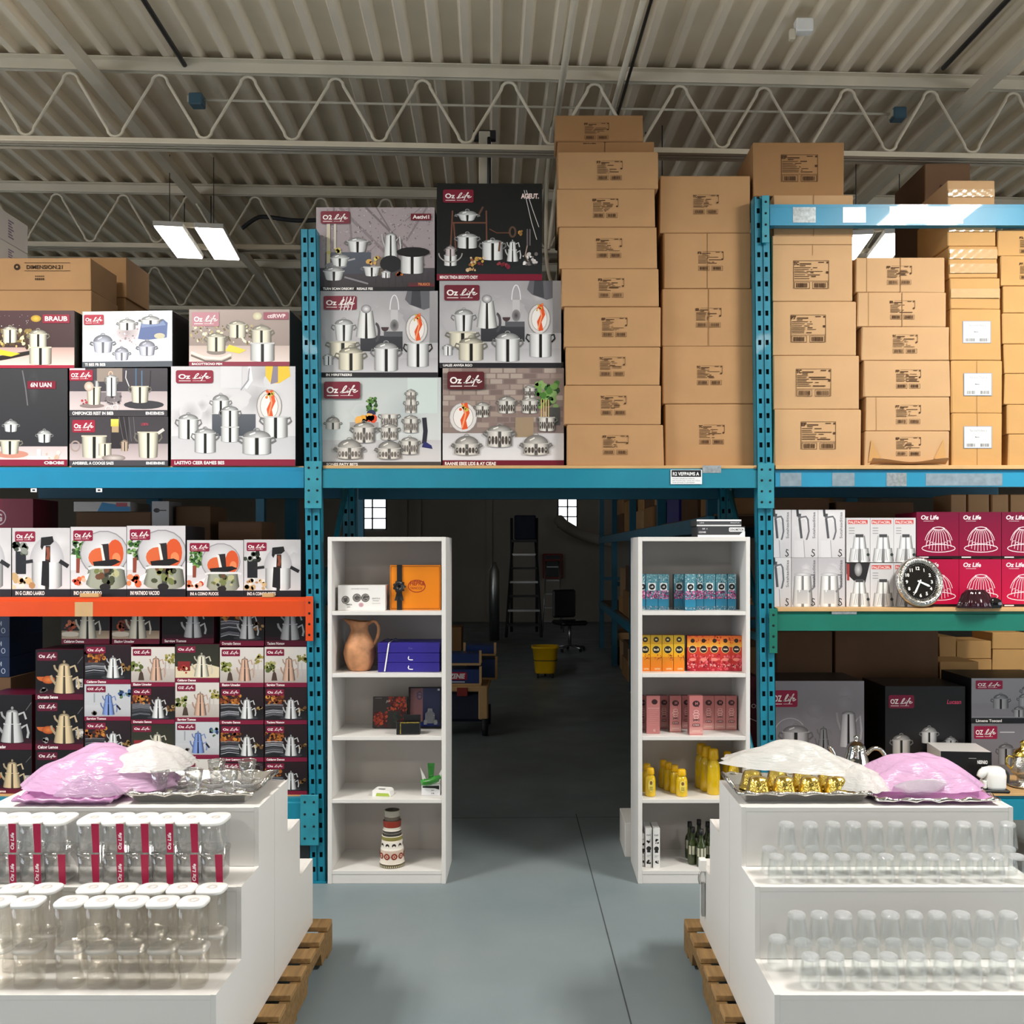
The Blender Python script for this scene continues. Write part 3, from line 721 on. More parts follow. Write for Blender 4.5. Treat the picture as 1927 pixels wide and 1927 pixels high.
for px in (63, 186):
    flat_sign('shelf_tag', px - 5, px + 6, 919, 926, 4.98, f'tiny white clip tag hanging under the bright blue beam, {"left" if px < 100 else "right"} one', 'tag', lambda a: (a.rect(0, 0, 1, 1, '#f1f1f1'), a.rect(.25, .25, .75, .75, '#30343a')))
for px, s in ((168, 'under the third white box'), (504, 'under the rightmost white box')):
    mb = MB(); mb.box(-.05 if px < 200 else -.03, .05 if px < 200 else .03, 0, .03, 0, .02, 'plywood', .002)
    tag(mb.build('wood_shim', None, (wx(px, 5), 4.998, ZO + .0005)), f'small pale wood shim lying on the orange beam {s}', 'wood shim')
# ------------------------------------------------------------------ boxes
def pbox(name, label, cat, px0, px1, py0, py1, Y, D, side, fn, group=None, rz=0, z0=None, seed=1, rx=0, gap=.0012, top=None):
    """printed box standing with its front face at depth Y; its picture is printed on the front"""
    W = (px1 - px0) * Y / F; za = wz(py1, Y) if z0 is None else z0; Hh = wz(py0, Y) - za - gap
    mb = MB(); mb.box(-W / 2, W / 2, 0, D, 0, Hh, 'print', .0018, lin(side))
    o = mb.build(name, None, (wx((px0 + px1) / 2, Y), Y, za), (rx, 0, rz))
    a = Art(W, Hh, 'print', seed); fn(a); a.build(o)
    return tag(o, label, cat, group)
SILV, GOLD, COPP, BLUE = (1, 1, .99), (1, .97, .88), (.93, .76, .66), (.55, .66, .92)

def marble(a, floor=.3, top='#b9b6b8', bot='#d4d2d3', fl='#c9c8cb'):
    a.rect(0, 0, 1, 1, bot, top); a.soft(7, .1, .45, .9, .95, .2, '#9a979b', top, 1.4); a.soft(5, .1, .6, .9, .9, .14, '#d9d7d8', '#b9b6b8', 1.2)
    a.rect(0, 0, 1, floor, '#d6d4d6', fl)
# ---- the big set boxes
def art_silver_stack(a):
    marble(a, .3, '#cfcdd0', '#e2e0e2')
    a.soft(4, .1, .5, .3, .7, .12, '#a5a2a6', '#cfcdd0')
    a.poly([(.76, 1), (.95, 1), (.96, .9), (.87, .83), (.84, .83), (.8, .83), (.76, .9)], '#f0c33c'); a.poly([(.82, 1), (.86, 1), (.86, .84), (.8, .82)], '#8d8290')
    a.rect(.4, .78, .57, 1, '#d8d7da'); a.stroke([(.63, 1), (.645, .86), (.6, .78)], .035, '#eceaec'); a.stroke([(.63, .98), (.62, .86), (.56, .76)], .012, '#9d9ba2')
    a.rect(.33, .3, .68, .52, '#4a5058', '#5c6068')
    a.pot(.4, .52, .17, .13, .35); a.platter(.79, .6, .125, .165)
    a.pot(.14, .27, .2, .19, .25); a.pot(.84, .28, .24, .2, 0); a.pot(.475, .38, .17, .17, .25); a.pot(.475, .24, .18, .14, 0, handle=0)
    a.pot(.275, .13, .21, .19, .22); a.pot(.69, .115, .285, .16, .24)
    a.logo(.04, .83, .34, .96); a.caption(.0, .065, 'LASTIVO CEER EAMES BES', '#8d1c38', fit=.4)
def art_black_diamond(a):
    a.rect(0, 0, 1, 1, '#2a282c', '#3a3a3d'); a.soft(2, .55, .6, .7, .9, .3, '#4a4a4e', '#353437', .4); a.rect(0, 0, 1, .2, '#e8d8d6', '#cdbcbc')
    a.stroke([(.57, .98), (.6, .8), (.62, .62)], .012, '#6f6c70')
    a.ell(.47, .12, .17, .04, '#c98a78'); a.pot(.45, .12, .2, .13, 0, GOLD, taper=.85); a.pot(.46, .35, .14, .07, .3, taper=.85); a.pot(.78, .24, .14, .08, .3, taper=.85)
    a.pot(.12, .3, .11, .09, .2); a.pot(.1, .14, .13, .12, .1); a.rect(.24, .26, .26, .34, '#b9b4b6'); a.rect(.19, .35, .31, .357, '#a9a4a8')
    a.rrect(.62, .05, .85, .1, .02, '#f4efec'); a.rect(.71, .1, .75, .17, '#e8e4e2'); a.blobs(9, .8, .07, .92, .14, .025, ['#d9b49a', '#efe1d0', '#c08a6a', '#f5efe6'])
    a.blobs(6, .1, .06, .25, .09, .02, ['#5a3a34', '#7a4a40'])
    a.logo(-.1, .77, .15, .93); a.on('logo_badge'); a.rrect(.62, .79, .89, .87, .01, '#7c1c30'); a.text('6N UAN', .65, .81, .045, '#f6e8e6', .03, fit=.2); a.on('front_print')
    a.caption(0, .065, 'SEMG', '#8d1c38', u=.03, fit=.08, right='OBOBE')
def art_black_gold(a):
    a.rect(0, 0, 1, 1, '#3b2c2c', '#4b3336'); a.rect(0, 0, 1, .36, '#f0d6cc', '#b99a92')
    a.blobs(30, .05, .6, .6, .98, .008, ['#d8c9c0', '#ffffff', '#b9a08a']); a.blobs(80, .2, .36, .62, .66, .035, ['#3a2e1d', '#8f7a45', '#c9b06a', '#57452a', '#e6d8a8'], 1.5)
    a.poly([(0, .12), (.3, .2), (.6, .3), (.62, .24), (.4, .15), (0, .02)], '#2a2320'); a.poly([(.3, .34), (.52, .25), (.44, .2), (.24, .26)], '#e6c53a')
    a.ell(.66, .86, .09, .06, '#d8b54a', '#a8862e'); a.pot(.43, .44, .24, .22, .22, GOLD); a.pot(.12, .22, .3, .24, .2, GOLD)
    a.pot(.68, .36, .3, .22, .24, GOLD); a.pot(.7, .06, .38, .28, 0, GOLD, handle=0)
    a.on('logo_badge'); a.rrect(.72, .78, .96, .93, .01, '#8c2036'); a.text('BRAUB', .74, .82, .08, '#f4dede', .03, fit=.2); a.on('front_print')
    a.logo(-.12, .7, .19, .94); a.caption(0, .05, 'CAROS  RA AAEV', '#a5263e', fit=.24, h=.6)
def art_glitter_white(a):
    a.rect(0, 0, 1, 1, '#8f8078', '#ab9a93'); a.rect(0, 0, 1, .36, '#ead9d2', '#c7b4ab'); a.blobs(110, .02, .4, .64, .72, .025, ['#7a6a4c', '#b9a878', '#e6dcba', '#62553c', '#f0e9d2'], 1.4)
    a.ell(.68, .88, .08, .07, '#dfe0c0', '#c6b89a'); a.poly([(.4, .38), (.57, .28), (.5, .22), (.36, .27)], '#ecd24e')
    a.pot(.48, .5, .3, .22, .2, GOLD); a.ell(.27, .25, .17, .05, '#8a7f78'); a.pot(.27, .26, .32, .24, .2, GOLD); a.stroke([(.02, .24), (.15, .15), (.32, .13), (.42, .2)], .045, '#efe6d6')
    a.stroke([(.02, .19), (.16, .09), (.33, .08), (.42, .15)], .03, '#6f6660'); a.pot(.72, .38, .34, .24, .24, GOLD); a.pot(.73, .08, .42, .3, 0, SILV, handle=0)
    a.logo(.03, .7, .3, .95, bg='#b9808a'); a.on('logo_badge'); a.rrect(.74, .82, .99, .95, .01, '#9b5a66'); a.text('ctiRWP', .78, .85, .07, '#f2dede', .03, fit=.18); a.on('front_print')
    a.caption(0, .075, 'BACOTTECNO PEM', '#8d3145', fit=.3)
def art_white_blue(a):
    a.rect(0, 0, 1, 1, '#e4e4ea', '#cfd2d6'); a.rect(0, .1, 1, .45, '#efeff5', '#d9dae2'); a.soft(4, .1, .7, .5, .95, .2, '#c2c8c4', '#cfd2d6', 1.3)
    a.poly([(.62, .5), (.66, .8), (.9, .85), (.95, .78), (.94, .52), (.72, .48)], '#5f6f9c'); a.poly([(.66, .76), (.9, .82), (.93, .74), (.66, .7)], '#7f8fb6'); a.ell(.86, .55, .1, .05, '#c9c2a4')
    a.ell(.5, .62, .2, .14, '#a79a9d', '#cfc6c8'); a.blobs(40, .4, .38, .62, .8, .02, ['#8e8187', '#e6e2e6', '#c2a9ad', '#b5969d'])
    a.pot(.5, .66, .3, .12, .2); a.pot(.76, .76, .34, .06, .2)
    for u, v, w in ((.23, .26, .36), (.44, .12, .26), (.72, .2, .3)): a.pot(u, v, w, w * .5, .34, (.92, .93, 1), taper=.84, handle=1, dark=.45)
    a.logo(.02, .76, .24, .94, bg='#b03648'); a.caption(0, .1, 'TI BES FB BEB', '#5a6068', fit=.23)
def art_kitchen_dark(a):
    a.rect(0, 0, 1, 1, '#3e3a40', '#474349'); a.rect(0, .12, 1, .52, '#d2c4c4', '#b7a9aa'); a.rect(0, .8, .16, 1, '#d8d2d4')
    a.rect(.28, .72, .54, 1, '#97897f'); a.ring(.42, .88, .04, .05, .02, '#e0b8a0'); a.rect(.3, .3, .53, .5, '#7b7376'); a.blobs(22, .37, .25, .53, .42, .03, ['#3a3538', '#5d565a', '#a79fa2', '#877d7d'])
    a.ell(.76, .24, .42, .09, '#3c3b40'); a.ell(.23, .22, .26, .05, '#8a7a78'); a.blobs(8, .1, .24, .2, .36, .035, ['#b53a44', '#d05a5e', '#8e2c34'])
    a.stroke([(.68, 1), (.68, .62)], .03, '#4a6a86'); a.stroke([(.74, .95), (.74, .62)], .03, '#55728c'); a.stroke([(.83, .95), (.82, .55)], .02, '#2c2a2e'); a.stroke([(.58, .95), (.575, .8), (.61, .62)], .02, '#d8d4d6')
    a.kettle(.28, .3, .06, .55, two=False); a.pot(.43, .42, .22, .38, .2); a.pot(.25, .24, .3, .35, 0, GOLD, handle=0, taper=.85); a.ell(.2, .62, .1, .1, '#e9d8cc', '#b5a08f'); a.pot(.72, .28, .36, .32, 0, GOLD, taper=.9)
    for k in range(2): a.ring(.4 + k * .07, .15 + k * .03, .06, .06, .02, '#e6dcdc')
    a.logo(.0, .74, .24, .96, 'OZ', '#a0243c'); a.caption(0, .13, 'OMIFONCES REST IN BIEB', '#403d42', fit=.42, right='BEBES')
def art_dark_pots(a):
    a.rect(0, 0, 1, 1, '#4a4448', '#413d42'); a.rect(0, .1, 1, .45, '#d0bfbf', '#a89a9b'); a.rect(.42, .35, .6, 1, '#302c30'); a.rect(.42, .8, .5, .95, '#cfc24a', '#e3d86a'); a.rect(.43, .68, .5, .8, '#b59c78')
    for k in range(4): a.stroke([(.5 + k * .05, 1), (.55 + k * .04, .5)], .008, '#7c7478')
    a.pot(.25, .16, .5, .42, 0, GOLD, handle=0, taper=.94); a.ring(.06, .4, .09, .1, .03, '#a8948c'); a.pot(.36, .2, .26, .24, 0, GOLD, handle=0); a.ell(.45, .16, .24, .07, '#d8ccc6', '#8f807a'); a.pot(.56, .3, .14, .18, .3, (.85, .75, .65))
    a.pot(.8, .16, .42, .5, 0, GOLD, taper=.88); a.stroke([(.9, .66), (.96, .74)], .06, '#e0d6d0')
    a.logo(.03, .68, .26, .93, bg='#a0243c'); a.on('logo_badge'); a.text('LOBTN', .73, .82, .05, '#c9485e', .02, fit=.07); a.on('front_print'); a.caption(0, .115, 'AMSIBREL A COOGS SAES', '#4c484d', fit=.42, right='BEBBE')
def art_concrete(a):
    a.rect(0, 0, 1, 1, '#9b9094', '#a89c9f')
    for k in range(16): a.stroke([(a.rnd.uniform(.02, .98), 1), (a.rnd.uniform(.02, .98) * .1 + k * .06, .3)], a.rnd.uniform(.01, .04), a.rnd.choice(['#8d8185', '#b3a8ab', '#7f7478', '#a69a9c']))
    a.blobs(320, .05, .4, .98, 1, .009, ['#6d6266', '#c2b8ba', '#877b80', '#7a6e73', '#b0a4a8'])
    a.rect(0, .0, 1, .27, '#3b3638', '#4e494f'); a.rect(.08, .2, .46, .46, '#4a4e58', '#565b66')
    for k in range(16): a.rect(.5 + k * .005, .18, .502 + k * .005, .4, '#8d7a5c')
    a.rect(.09, .25, .12, .82, '#d8c9a0', '#cfc5b4'); a.rect(.15, .5, .17, .8, '#cfc8bc'); a.blobs(6, .1, .45, .2, .5, .03, ['#e0d48a', '#cfc06a'])
    a.pot(.35, .46, .24, .12, .15, taper=.8); a.ell(.17, .3, .13, .04, '#8c8a90'); a.pot(.2, .29, .22, .09, .2, taper=.75, handle=0); a.stroke([(.27, .36), (.33, .38)], .02, '#a8a6aa')
    a.pot(.15, .12, .25, .1, .2, taper=.75, handle=0); a.stroke([(.24, .16), (.44, .08)], .02, '#8b878c'); a.pot(.47, .17, .2, .1, 0, taper=.75); a.blobs(5, .43, .3, .55, .48, .03, ['#e0cf70', '#d8a860', '#c79a50'])
    a.kettle(.63, .38, .17, .36, two=False); a.ell(.63, .32, .13, .1, '#25262a'); a.pot(.81, .2, .27, .26, 0, handle=0); a.ell(.82, .46, .2, .06, '#1c1c1f'); a.pot(.59, .15, .11, .06, .2, handle=0); a.blobs(6, .66, .18, .73, .22, .03, ['#c2622f', '#d87c3f'])
    for k in range(9): a.rect(.5 + .055 * k, .05, .503 + .055 * k, .2, '#51444c')
    a.rect(.78, .045, 1, .1, '#6d2b34', '#4b3a3e'); a.text('70LIGCS', .86, .06, .03, '#e58a4e', .02, fit=.1)
    a.logo(.04, .8, .285, .95, 'O2', '#7d3340'); a.on('logo_badge'); a.rect(.8, .84, .97, .92, '#6d1f2a'); a.text('Aetivi1', .815, .86, .045, '#f1e6e6', .03, fit=.14); a.on('front_print')
    a.caption(0, .04, 'TLRN SCAN DREORY   RESALE FEE', '#262528', u=.06, fit=.42, h=.7)
def art_black_ladder(a):
    a.rect(0, 0, 1, 1, '#17191b', '#101213'); a.rect(0, .06, 1, .24, '#202528', '#1a1d20'); br = '#6b4436'
    for p in (((.15, .72), (.13, .3)), ((.16, .6), (.18, .32)), ((.47, .72), (.475, .34)), ((.15, .595), (.47, .595))): a.stroke(p, .016, br)
    a.pot(.29, .615, .2, .055, .2, taper=.7); a.stroke([(.4, .68), (.44, .76)], .02, '#5a4038'); a.pot(.29, .33, .2, .11, .18); a.pot(.53, .21, .21, .17, .15); a.stroke([(.6, .4), (.59, .3)], .02, br)
    a.pot(.13, .15, .13, .1, .2, handle=0); a.ring(.13, .28, .12, .09, .012, '#a5a09e', 180, 360); a.pot(.13, .25, .1, .07, .3, (.9, .85, .85)); a.kettle(.72, .2, .12, .25, two=True); a.ring(.72, .5, .03, .05, .02, '#5c4638')
    a.stroke([(.5, .53), (.57, .49), (.7, .49)], .01, br); a.blobs(5, .79, .47, .81, .52, .025, ['#b98a4a', '#a77a3c'])
    for k in range(2): a.stroke([(.86 + .025 * k, .53), (.86 + .025 * k, .36)], .014, '#6b6266')
    a.blobs(24, .82, .16, .95, .28, .022, ['#c9c4c2', '#6f6a6a', '#f0ecea', '#39383a']); a.stroke([(.86, .36), (.84, .26), (.87, .2)], .012, '#a58f80')
    a.blobs(18, .3, .16, .45, .24, .026, ['#caa04c', '#8c5a3c', '#d8c09a', '#6e2f30']); a.blobs(8, .28, .1, .39, .13, .02, ['#c9a070', '#e0c29a']); a.blobs(8, .58, .14, .68, .19, .025, ['#7d2438', '#8f3a40'])
    a.stroke([(.83, .93), (.9, .6), (.95, .42)], .007, '#cfcac8'); a.stroke([(.85, .93), (.92, .7), (.97, .55)], .007, '#cfcac8')
    a.logo(.06, .8, .35, .935, bg='#7b1a30'); a.on('logo_badge'); a.text('AGEUT.', .8, .845, .05, '#f4dcd8', .04, fit=.17); a.on('front_print')
    a.caption(0, .065, 'MINOX TINDA BEGOYTI CNDY', '#7b1830', fit=.36)
def art_steel_flask(a):
    marble(a, .22, '#a9a6a9', '#bfbdc0', '#b4b2b6'); a.soft(6, .05, .5, .6, .95, .2, '#c9c7c9', '#aba8ab', 1.5)
    a.poly([(.74, 1), (.93, 1), (.97, .82), (.88, .78), (.76, .84), (.72, .9)], '#66656b'); a.poly([(.78, 1), (.85, 1), (.86, .8), (.77, .84)], '#45454a'); a.rect(.93, .4, 1, 1, '#8d8b8d', '#a5a2a4')
    a.ring(.63, .78, .05, .17, .012, '#e9e7e8', 0, 180); a.rect(.6, .58, .66, .78, '#c6c4c6'); a.rect(.34, .3, .7, .48, '#33343a', '#3c3d43'); a.rect(.54, .47, .7, .53, '#5a5a5f')
    a.ell(.63, .6, .05, .07, '#3b3a3c', '#8f8d8e'); a.ell(.55, .58, .045, .05, '#4a3a3c', a0=180)
    a.bands(a.X(.39), a.Z(.47), .075 * a.H, .12 * a.H, .3 * a.H, .01, SILV); a.ell(.39, .79, .06, .05, '#efedee', '#77757a'); a.ring(.47, .52, .04, .1, .03, '#4d4b50', -90, 90)
    a.pot(.2, .42, .22, .18, .28, taper=.8); a.pot(.19, .24, .3, .15, 0, GOLD); a.platter(.82, .56, .125, .17)
    a.pot(.83, .12, .25, .26, 0, handle=2); a.pot(.26, .08, .28, .19, .22, GOLD); a.pot(.56, .07, .27, .25, .25); a.pot(.07, .14, .1, .1, .2)
def art_flask_a(a):
    art_steel_flask(a); a.logo(.03, .78, .31, .94, 'Oz', '#7d2a3b')
    for k in range(4): a.stroke([(.2 + k * .03, .93), (.17 + k * .03, .77)], .01, '#efe9e9')
    a.caption(0, .055, 'IN MIRSTREERS', '#262428', u=.05, fit=.22)
def art_flask_b(a): art_steel_flask(a); a.logo(.04, .77, .33, .95, 'Oz', '#6f2434'); a.caption(0, .055, 'UALES ANVEA RGO', '#262428', u=.03, fit=.24)
def art_embossed(a, bg=0):
    T = (.95, .93, .9)
    if bg == 0:
        a.rect(0, 0, 1, 1, '#d8dad8', '#c3c9c8'); a.soft(6, .05, .4, .9, .9, .25, '#aeb8ba', '#c9cfce', 1.3); a.rect(.72, .6, .97, 1, '#cfdad6'); a.rect(0, .0, 1, .3, '#dedcdd', '#c4c2c4')
        a.plant(.42, .7, .07); a.ell(.42, .6, .05, .04, '#2a3352'); a.rect(.24, .42, .48, .5, '#a9a6a6'); a.blobs(7, .28, .48, .45, .56, .055, ['#f08a2e', '#e2502c', '#e9a83a', '#d9432e', '#f3b45a'])
        a.stroke([(.86, .55), (.87, .4), (.86, .26)], .05, '#2a2a34'); a.poly([(.84, .22), (.93, .2), (.92, .24), (.86, .29)], '#2b2f6a'); a.pot(.1, .42, .16, .07, .4, T, dark=.3)
    else:
        a.rect(0, 0, 1, 1, '#8f7d76', '#8a7a74')
        for r in range(11):
            for c in range(9): a.rect((c + .5 * (r % 2)) / 9 - .05, .4 + r * .055, (c + .5 * (r % 2)) / 9 + .047, .446 + r * .055, a.rnd.choice(['#8b7770', '#9c8880', '#a59388', '#7d6b66', '#b0a096'])); a.n -= 1
            a.n += 1
        a.rect(0, 0, 1, .34, '#eceaec', '#cfcccd'); a.plant(.86, .72, .13); a.rect(.86, .42, .97, .6, '#51504f'); a.platter(.17, .5, .14, .15); a.rect(.6, .3, .75, .5, '#a08a70')
        for k in range(4): a.rect(.81 + k * .02, .5, .818 + k * .02, .68, '#d8b87a')
    E = '#6f6863' if bg == 0 else '#4b433e'
    for u, v, w, h in ((.57, .45, .19, .13), (.75, .6, .13, .13), (.75, .73, .11, .1)) if bg == 0 else ((.33, .5, .14, .11), (.53, .54, .17, .12), (.72, .54, .16, .12), (.72, .7, .11, .09), (.86, .36, .16, .13)):
        a.pot(u, v, w, h, .25 if h < .13 else 0, T, pattern=E, dark=.35)
    for u, v, w, h in ((.57, .3, .19, .13), (.75, .38, .16, .15), (.36, .27, .24, .16), (.74, .14, .19, .14)) if bg == 0 else ((.47, .2, .25, .15),):
        a.pot(u, v, w, h, .22, T, pattern=E, dark=.35)
    for u, v, w in ((.24, .09, .27), (.57, .09, .25)) if bg == 0 else ((.2, .12, .24), (.77, .12, .25)):
        a.pot(u, v, w, w * .42, .33, T, pattern=E, taper=1.06, dark=.4)
def art_emb_white(a): art_embossed(a, 0); a.logo(.03, .76, .33, .95, 'Oz', '#7a1f33'); a.caption(0, .055, 'SONES PATY BSTS', '#4a4442', u=.05, fit=.26)
def art_emb_brick(a): art_embossed(a, 1); a.logo(.04, .78, .345, .96, 'Oz', '#5a2026'); a.caption(0, .065, 'RAANIE EBEE LIDS & AY CIEAE', '#6f182c', u=.02, fit=.42)
# ---- the second level boxes
def art_pressure(a):
    a.rect(0, 0, 1, 1, '#d6d3d3', '#c6c2c4'); a.soft(4, .1, .6, .9, .95, .25, '#e2dfe0', '#c9c5c7'); a.rect(0, .12, 1, .4, '#e2dfe0', '#cfcbcd')
    a.rect(.06, .33, .24, .66, '#232327'); a.blobs(14, .02, .6, .26, .78, .05, ['#3c4638', '#5a6350', '#232820', '#8b8f86']); a.bands(a.X(.6), a.Z(.16), .22 * a.H, .22 * a.H, .34 * a.H, .02, (1, 1, 1), .16); a.ell(.6, .5, .25, .36, '#f3f1f1', '#b5b2b6', a0=0, a1=180)
    a.poly([(.5, .17), (.64, .14), (.64, .52), (.52, .52)], '#1f1c1e'); a.poly([(.5, .86), (.7, .88), (.72, .8), (.66, .75), (.55, .74), (.52, .68), (.49, .72)], '#1c1a1c'); a.poly([(.58, .74), (.66, .74), (.66, .5), (.57, .5)], '#2c1c18'); a.stroke([(.61, .72), (.63, .62), (.61, .54)], .05, '#8a4a34')
    a.stroke([(.36, .52), (.2, .5), (.19, .47)], .05, '#2a282a'); a.stroke([(.82, .52), (.97, .44)], .06, '#252325'); a.blobs(14, .02, .14, .36, .3, .055, ['#e6d2ae', '#c9a878', '#f0e6d6', '#b98a5a', '#dcb884', '#f4efe6'])
def art_steamer(a):
    a.rect(0, 0, 1, 1, '#d8d4d6', '#cbc7ca'); a.rect(0, .12, 1, .4, '#e6e3e4', '#d6d2d4'); a.plant(.16, .68, .13); a.poly([(.1, .55), (.17, .55), (.16, .34), (.1, .34)], '#8e4636'); a.rect(0, .38, .1, .6, '#efedee')
    a.ell(.6, .62, .34, .32, '#ecebec', '#bdbabd'); a.ring(.6, .62, .34, .32, .015, '#8e8b8f'); a.ell(.52, .56, .16, .14, '#d9673c'); a.ell(.8, .62, .12, .2, '#d6582e'); a.ell(.82, .55, .06, .08, '#e88a5a')
    a.poly([(.55, .75), (.68, .76), (.7, .5), (.6, .45)], '#2c2628'); a.poly([(.53, .74), (.57, .74), (.63, .48), (.58, .48)], '#efe6de'); a.poly([(.4, .5), (.8, .54), (.9, .5), (.62, .4), (.42, .44)], '#1f1c1e')
    a.bands(a.X(.64), a.Z(.18), .25 * a.H, .29 * a.H, .26 * a.H, .03, (.82, .84, .76), .35, .8); a.blobs(20, .45, .2, .84, .4, .055, ['#4c5038', '#8a8a52', '#2c2e24', '#b9b88a', '#6f4a34', '#77804e'])
    a.stroke([(.32, .4), (.4, .42), (.9, .42), (.97, .4)], .035, '#e8e6e6'); a.ell(.62, .14, .08, .05, '#2a2526'); a.poly([(0, .18), (.34, .34), (.3, .24), (.1, .14)], '#f2eeee'); a.blobs(10, .02, .18, .26, .28, .05, ['#d9673c', '#e88a5a', '#cf4a30', '#f0b89a'])
def l2box(fn, oz, cap):
    def f(a): fn(a); a.logo(.05, .8, .4, .95, oz, '#8a1838'); a.caption(0, .11, cap, '#232229', u=.06, fit=.5)
    return f
# ---- kettle boxes
def art_coals(a, night=0):
    a.rect(0, 0, 1, 1, '#1c1618', '#2a1a20'); a.rect(0, .14, 1, .42, '#1f2024', '#14110f')
    a.blobs(34, .02, .55, .46, .82, .06, ['#9c5a26', '#c98a3c', '#7d3a1c', '#5a2814', '#b06a2c', '#3c1c10']); 
    for k in range(12): a.stroke([(.02, .2 + k * .03), (.2, .25 + k * .027), (.44, .22 + k * .028)], .014, a.rnd.choice(['#8d8f96', '#c9cad0', '#5a5c62', '#33343a']))
    a.blobs(8, .8, .35, .98, .48, .05, ['#8f6a3a', '#6d4a28', '#a88a58']); a.ell(.62, .17, .3, .05, '#3c3c42'); a.kettle(.62, .17, .34, .62, (1, 1, 1), .22)
def art_copper(a):
    a.rect(0, 0, 1, 1, '#cfc6be', '#d8d2cc'); a.rect(0, .12, 1, .45, '#b5aba4', '#c9bfb8'); a.blobs(20, .02, .4, .24, .62, .06, ['#6d7a3c', '#8f944e', '#55602e', '#a8a468']); a.blobs(14, .78, .6, .98, .8, .05, ['#7d7a3c', '#a89a4e', '#8f8444']); a.rect(.77, .3, .8, .62, '#b5aaa6'); a.rect(.86, .3, .885, .6, '#c6bcb8')
    a.poly([(.16, .16), (.3, .16), (.27, .34), (.23, .4), (.19, .34)], '#4a3c34'); a.kettle(.57, .17, .32, .68, COPP, .3)
def art_blue(a):
    a.rect(0, 0, 1, 1, '#c0bfc4', '#c6c8cc'); a.rect(0, .12, 1, .42, '#b3b2b6', '#c9c9cd'); a.rect(.8, .3, .96, .55, '#c3c2c6'); a.blobs(16, .72, .62, .99, .82, .06, ['#3c5a8f', '#55759c', '#8fa6c2', '#2c4068', '#5f7d5a']); a.rect(.2, .5, .23, .75, '#9aa0a4'); a.blobs(5, .18, .18, .3, .27, .06, ['#4a4240', '#6d625c'])
    a.kettle(.52, .17, .34, .66, BLUE, .2); a.stroke([(.7, .42), (.78, .3)], .05, '#23252c')
def art_cream(a):
    a.rect(0, 0, 1, 1, '#3a3a2c', '#2c2c24'); a.poly([(0, .12), (1, .12), (1, .4), (.8, .46), (.5, .5), (.2, .36), (0, .42)], '#e0d0b0'); a.rect(.06, .3, .34, .55, '#7d2428', '#8f2c30'); a.blobs(8, .02, .2, .3, .42, .06, ['#b5402e', '#e8c8a0', '#c97a54', '#8f2a24'])
    a.kettle(.6, .16, .4, .68, GOLD, .25)
def art_goldset(a, tint=(.95, .85, .68), bowl=True):
    a.rect(0, 0, 1, 1, '#120d10', '#151013'); a.rect(0, .02, 1, .2, '#3a0c1e', '#2a0a18')
    if bowl: a.ell(.16, .46, .13, .09, '#c2622f', a0=180); a.ell(.27, .4, .13, .08, '#d87a3c', '#a5481e'); a.blobs(5, .1, .16, .24, .22, .05, ['#9a9694', '#5a5654']); a.rect(.84, .25, .99, .42, '#a8a29c'); a.blobs(10, .84, .25, .99, .42, .03, ['#5f5a56', '#d8d2cc'])
    a.kettle(.6, .15, .42, .7, tint, .3); a.stroke([(.88, .72), (.99, .86)], .012, '#6d6a6c')
def art_meal(a, warm=1):
    a.rect(0, 0, 1, 1, '#1d191b', '#241c1e'); a.rect(0, .08, 1, .3, '#c9b49a' if warm else '#8d7a6c', '#8f7a64')
    a.blobs(14, .03, .28, .35, .5, .06, ['#7d3420', '#a84a28', '#5a2416', '#c9704a']); a.ell(.18, .22, .22, .06, '#d8cdbc'); a.blobs(12, .6, .7, .98, .95, .03, ['#4a4446', '#6d6668']); a.kettle(.54, .14, .42, .85, GOLD if warm else (.75, .76, .78), .15)
KETTLE = {'coal': (art_coals, '#7d1738', 'dark', 'coals and a steel kettle'), 'copper': (art_copper, '#7d1738', 'pale', 'a copper kettle and cacti'), 'blue': (art_blue, '#7d1738', 'pale', 'a blue double kettle'),
          'cream': (art_cream, '#7d1738', 'olive and cream', 'a pale gold kettle'), 'gold': (art_goldset, '#5f0f2c', 'black', 'a gold kettle and orange bowls'), 'steel': (lambda a: art_goldset(a, (.9, .9, .9), False), '#5f0f2c', 'black', 'a tall steel kettle'), 'meal': (art_meal, '#6d1430', 'dark', 'a kettle beside a plate of food')}
def kbox(kind, oz='Oz', cap='Celdarov Temos', lg=True, lw=.42):
    fn, bc, _, _ = KETTLE[kind]
    def f(a):
        fn(a)
        if lg: a.logo(.04, .78, .04 + lw, .95, oz, bc, sub=False)
        a.caption(0, .115, cap, bc, u=.05, fit=.42)
    return f

# ================================================================== stock on the left and middle upper shelves
YB = 5.03
def zpx(py): return wz(py, YB)
BOX = 'boxed cookware set'
pbox('cookware_box', 'black cookware box with floating steel pots, cut off by the left picture edge', BOX, -70, 127, 693, 876, YB, .42, '#1d1a1c', art_black_diamond, z0=ZT)
zs1 = wz(783.5, YB)
pbox('cookware_box', 'flat dark cookware box of rounded pots, standing on the bright blue beam', BOX, 131, 316, 783.5, 876, YB, .42, '#2a2628', art_dark_pots, z0=ZT)
pbox('cookware_box', 'flat grey and pink kitchen-scene cookware box between two stacked boxes, second layer', BOX, 131, 315, 692.5, 783.5, YB, .42, '#2a2628', art_kitchen_dark, z0=zs1)
pbox('cookware_box', 'large white cookware box with a burgundy logo and yellow cloth, beside the left blue upright', BOX, 322, 556, 689, 876, YB, .42, '#2e2b2d', art_silver_stack, z0=ZT)
zs2 = wz(688.9, YB)
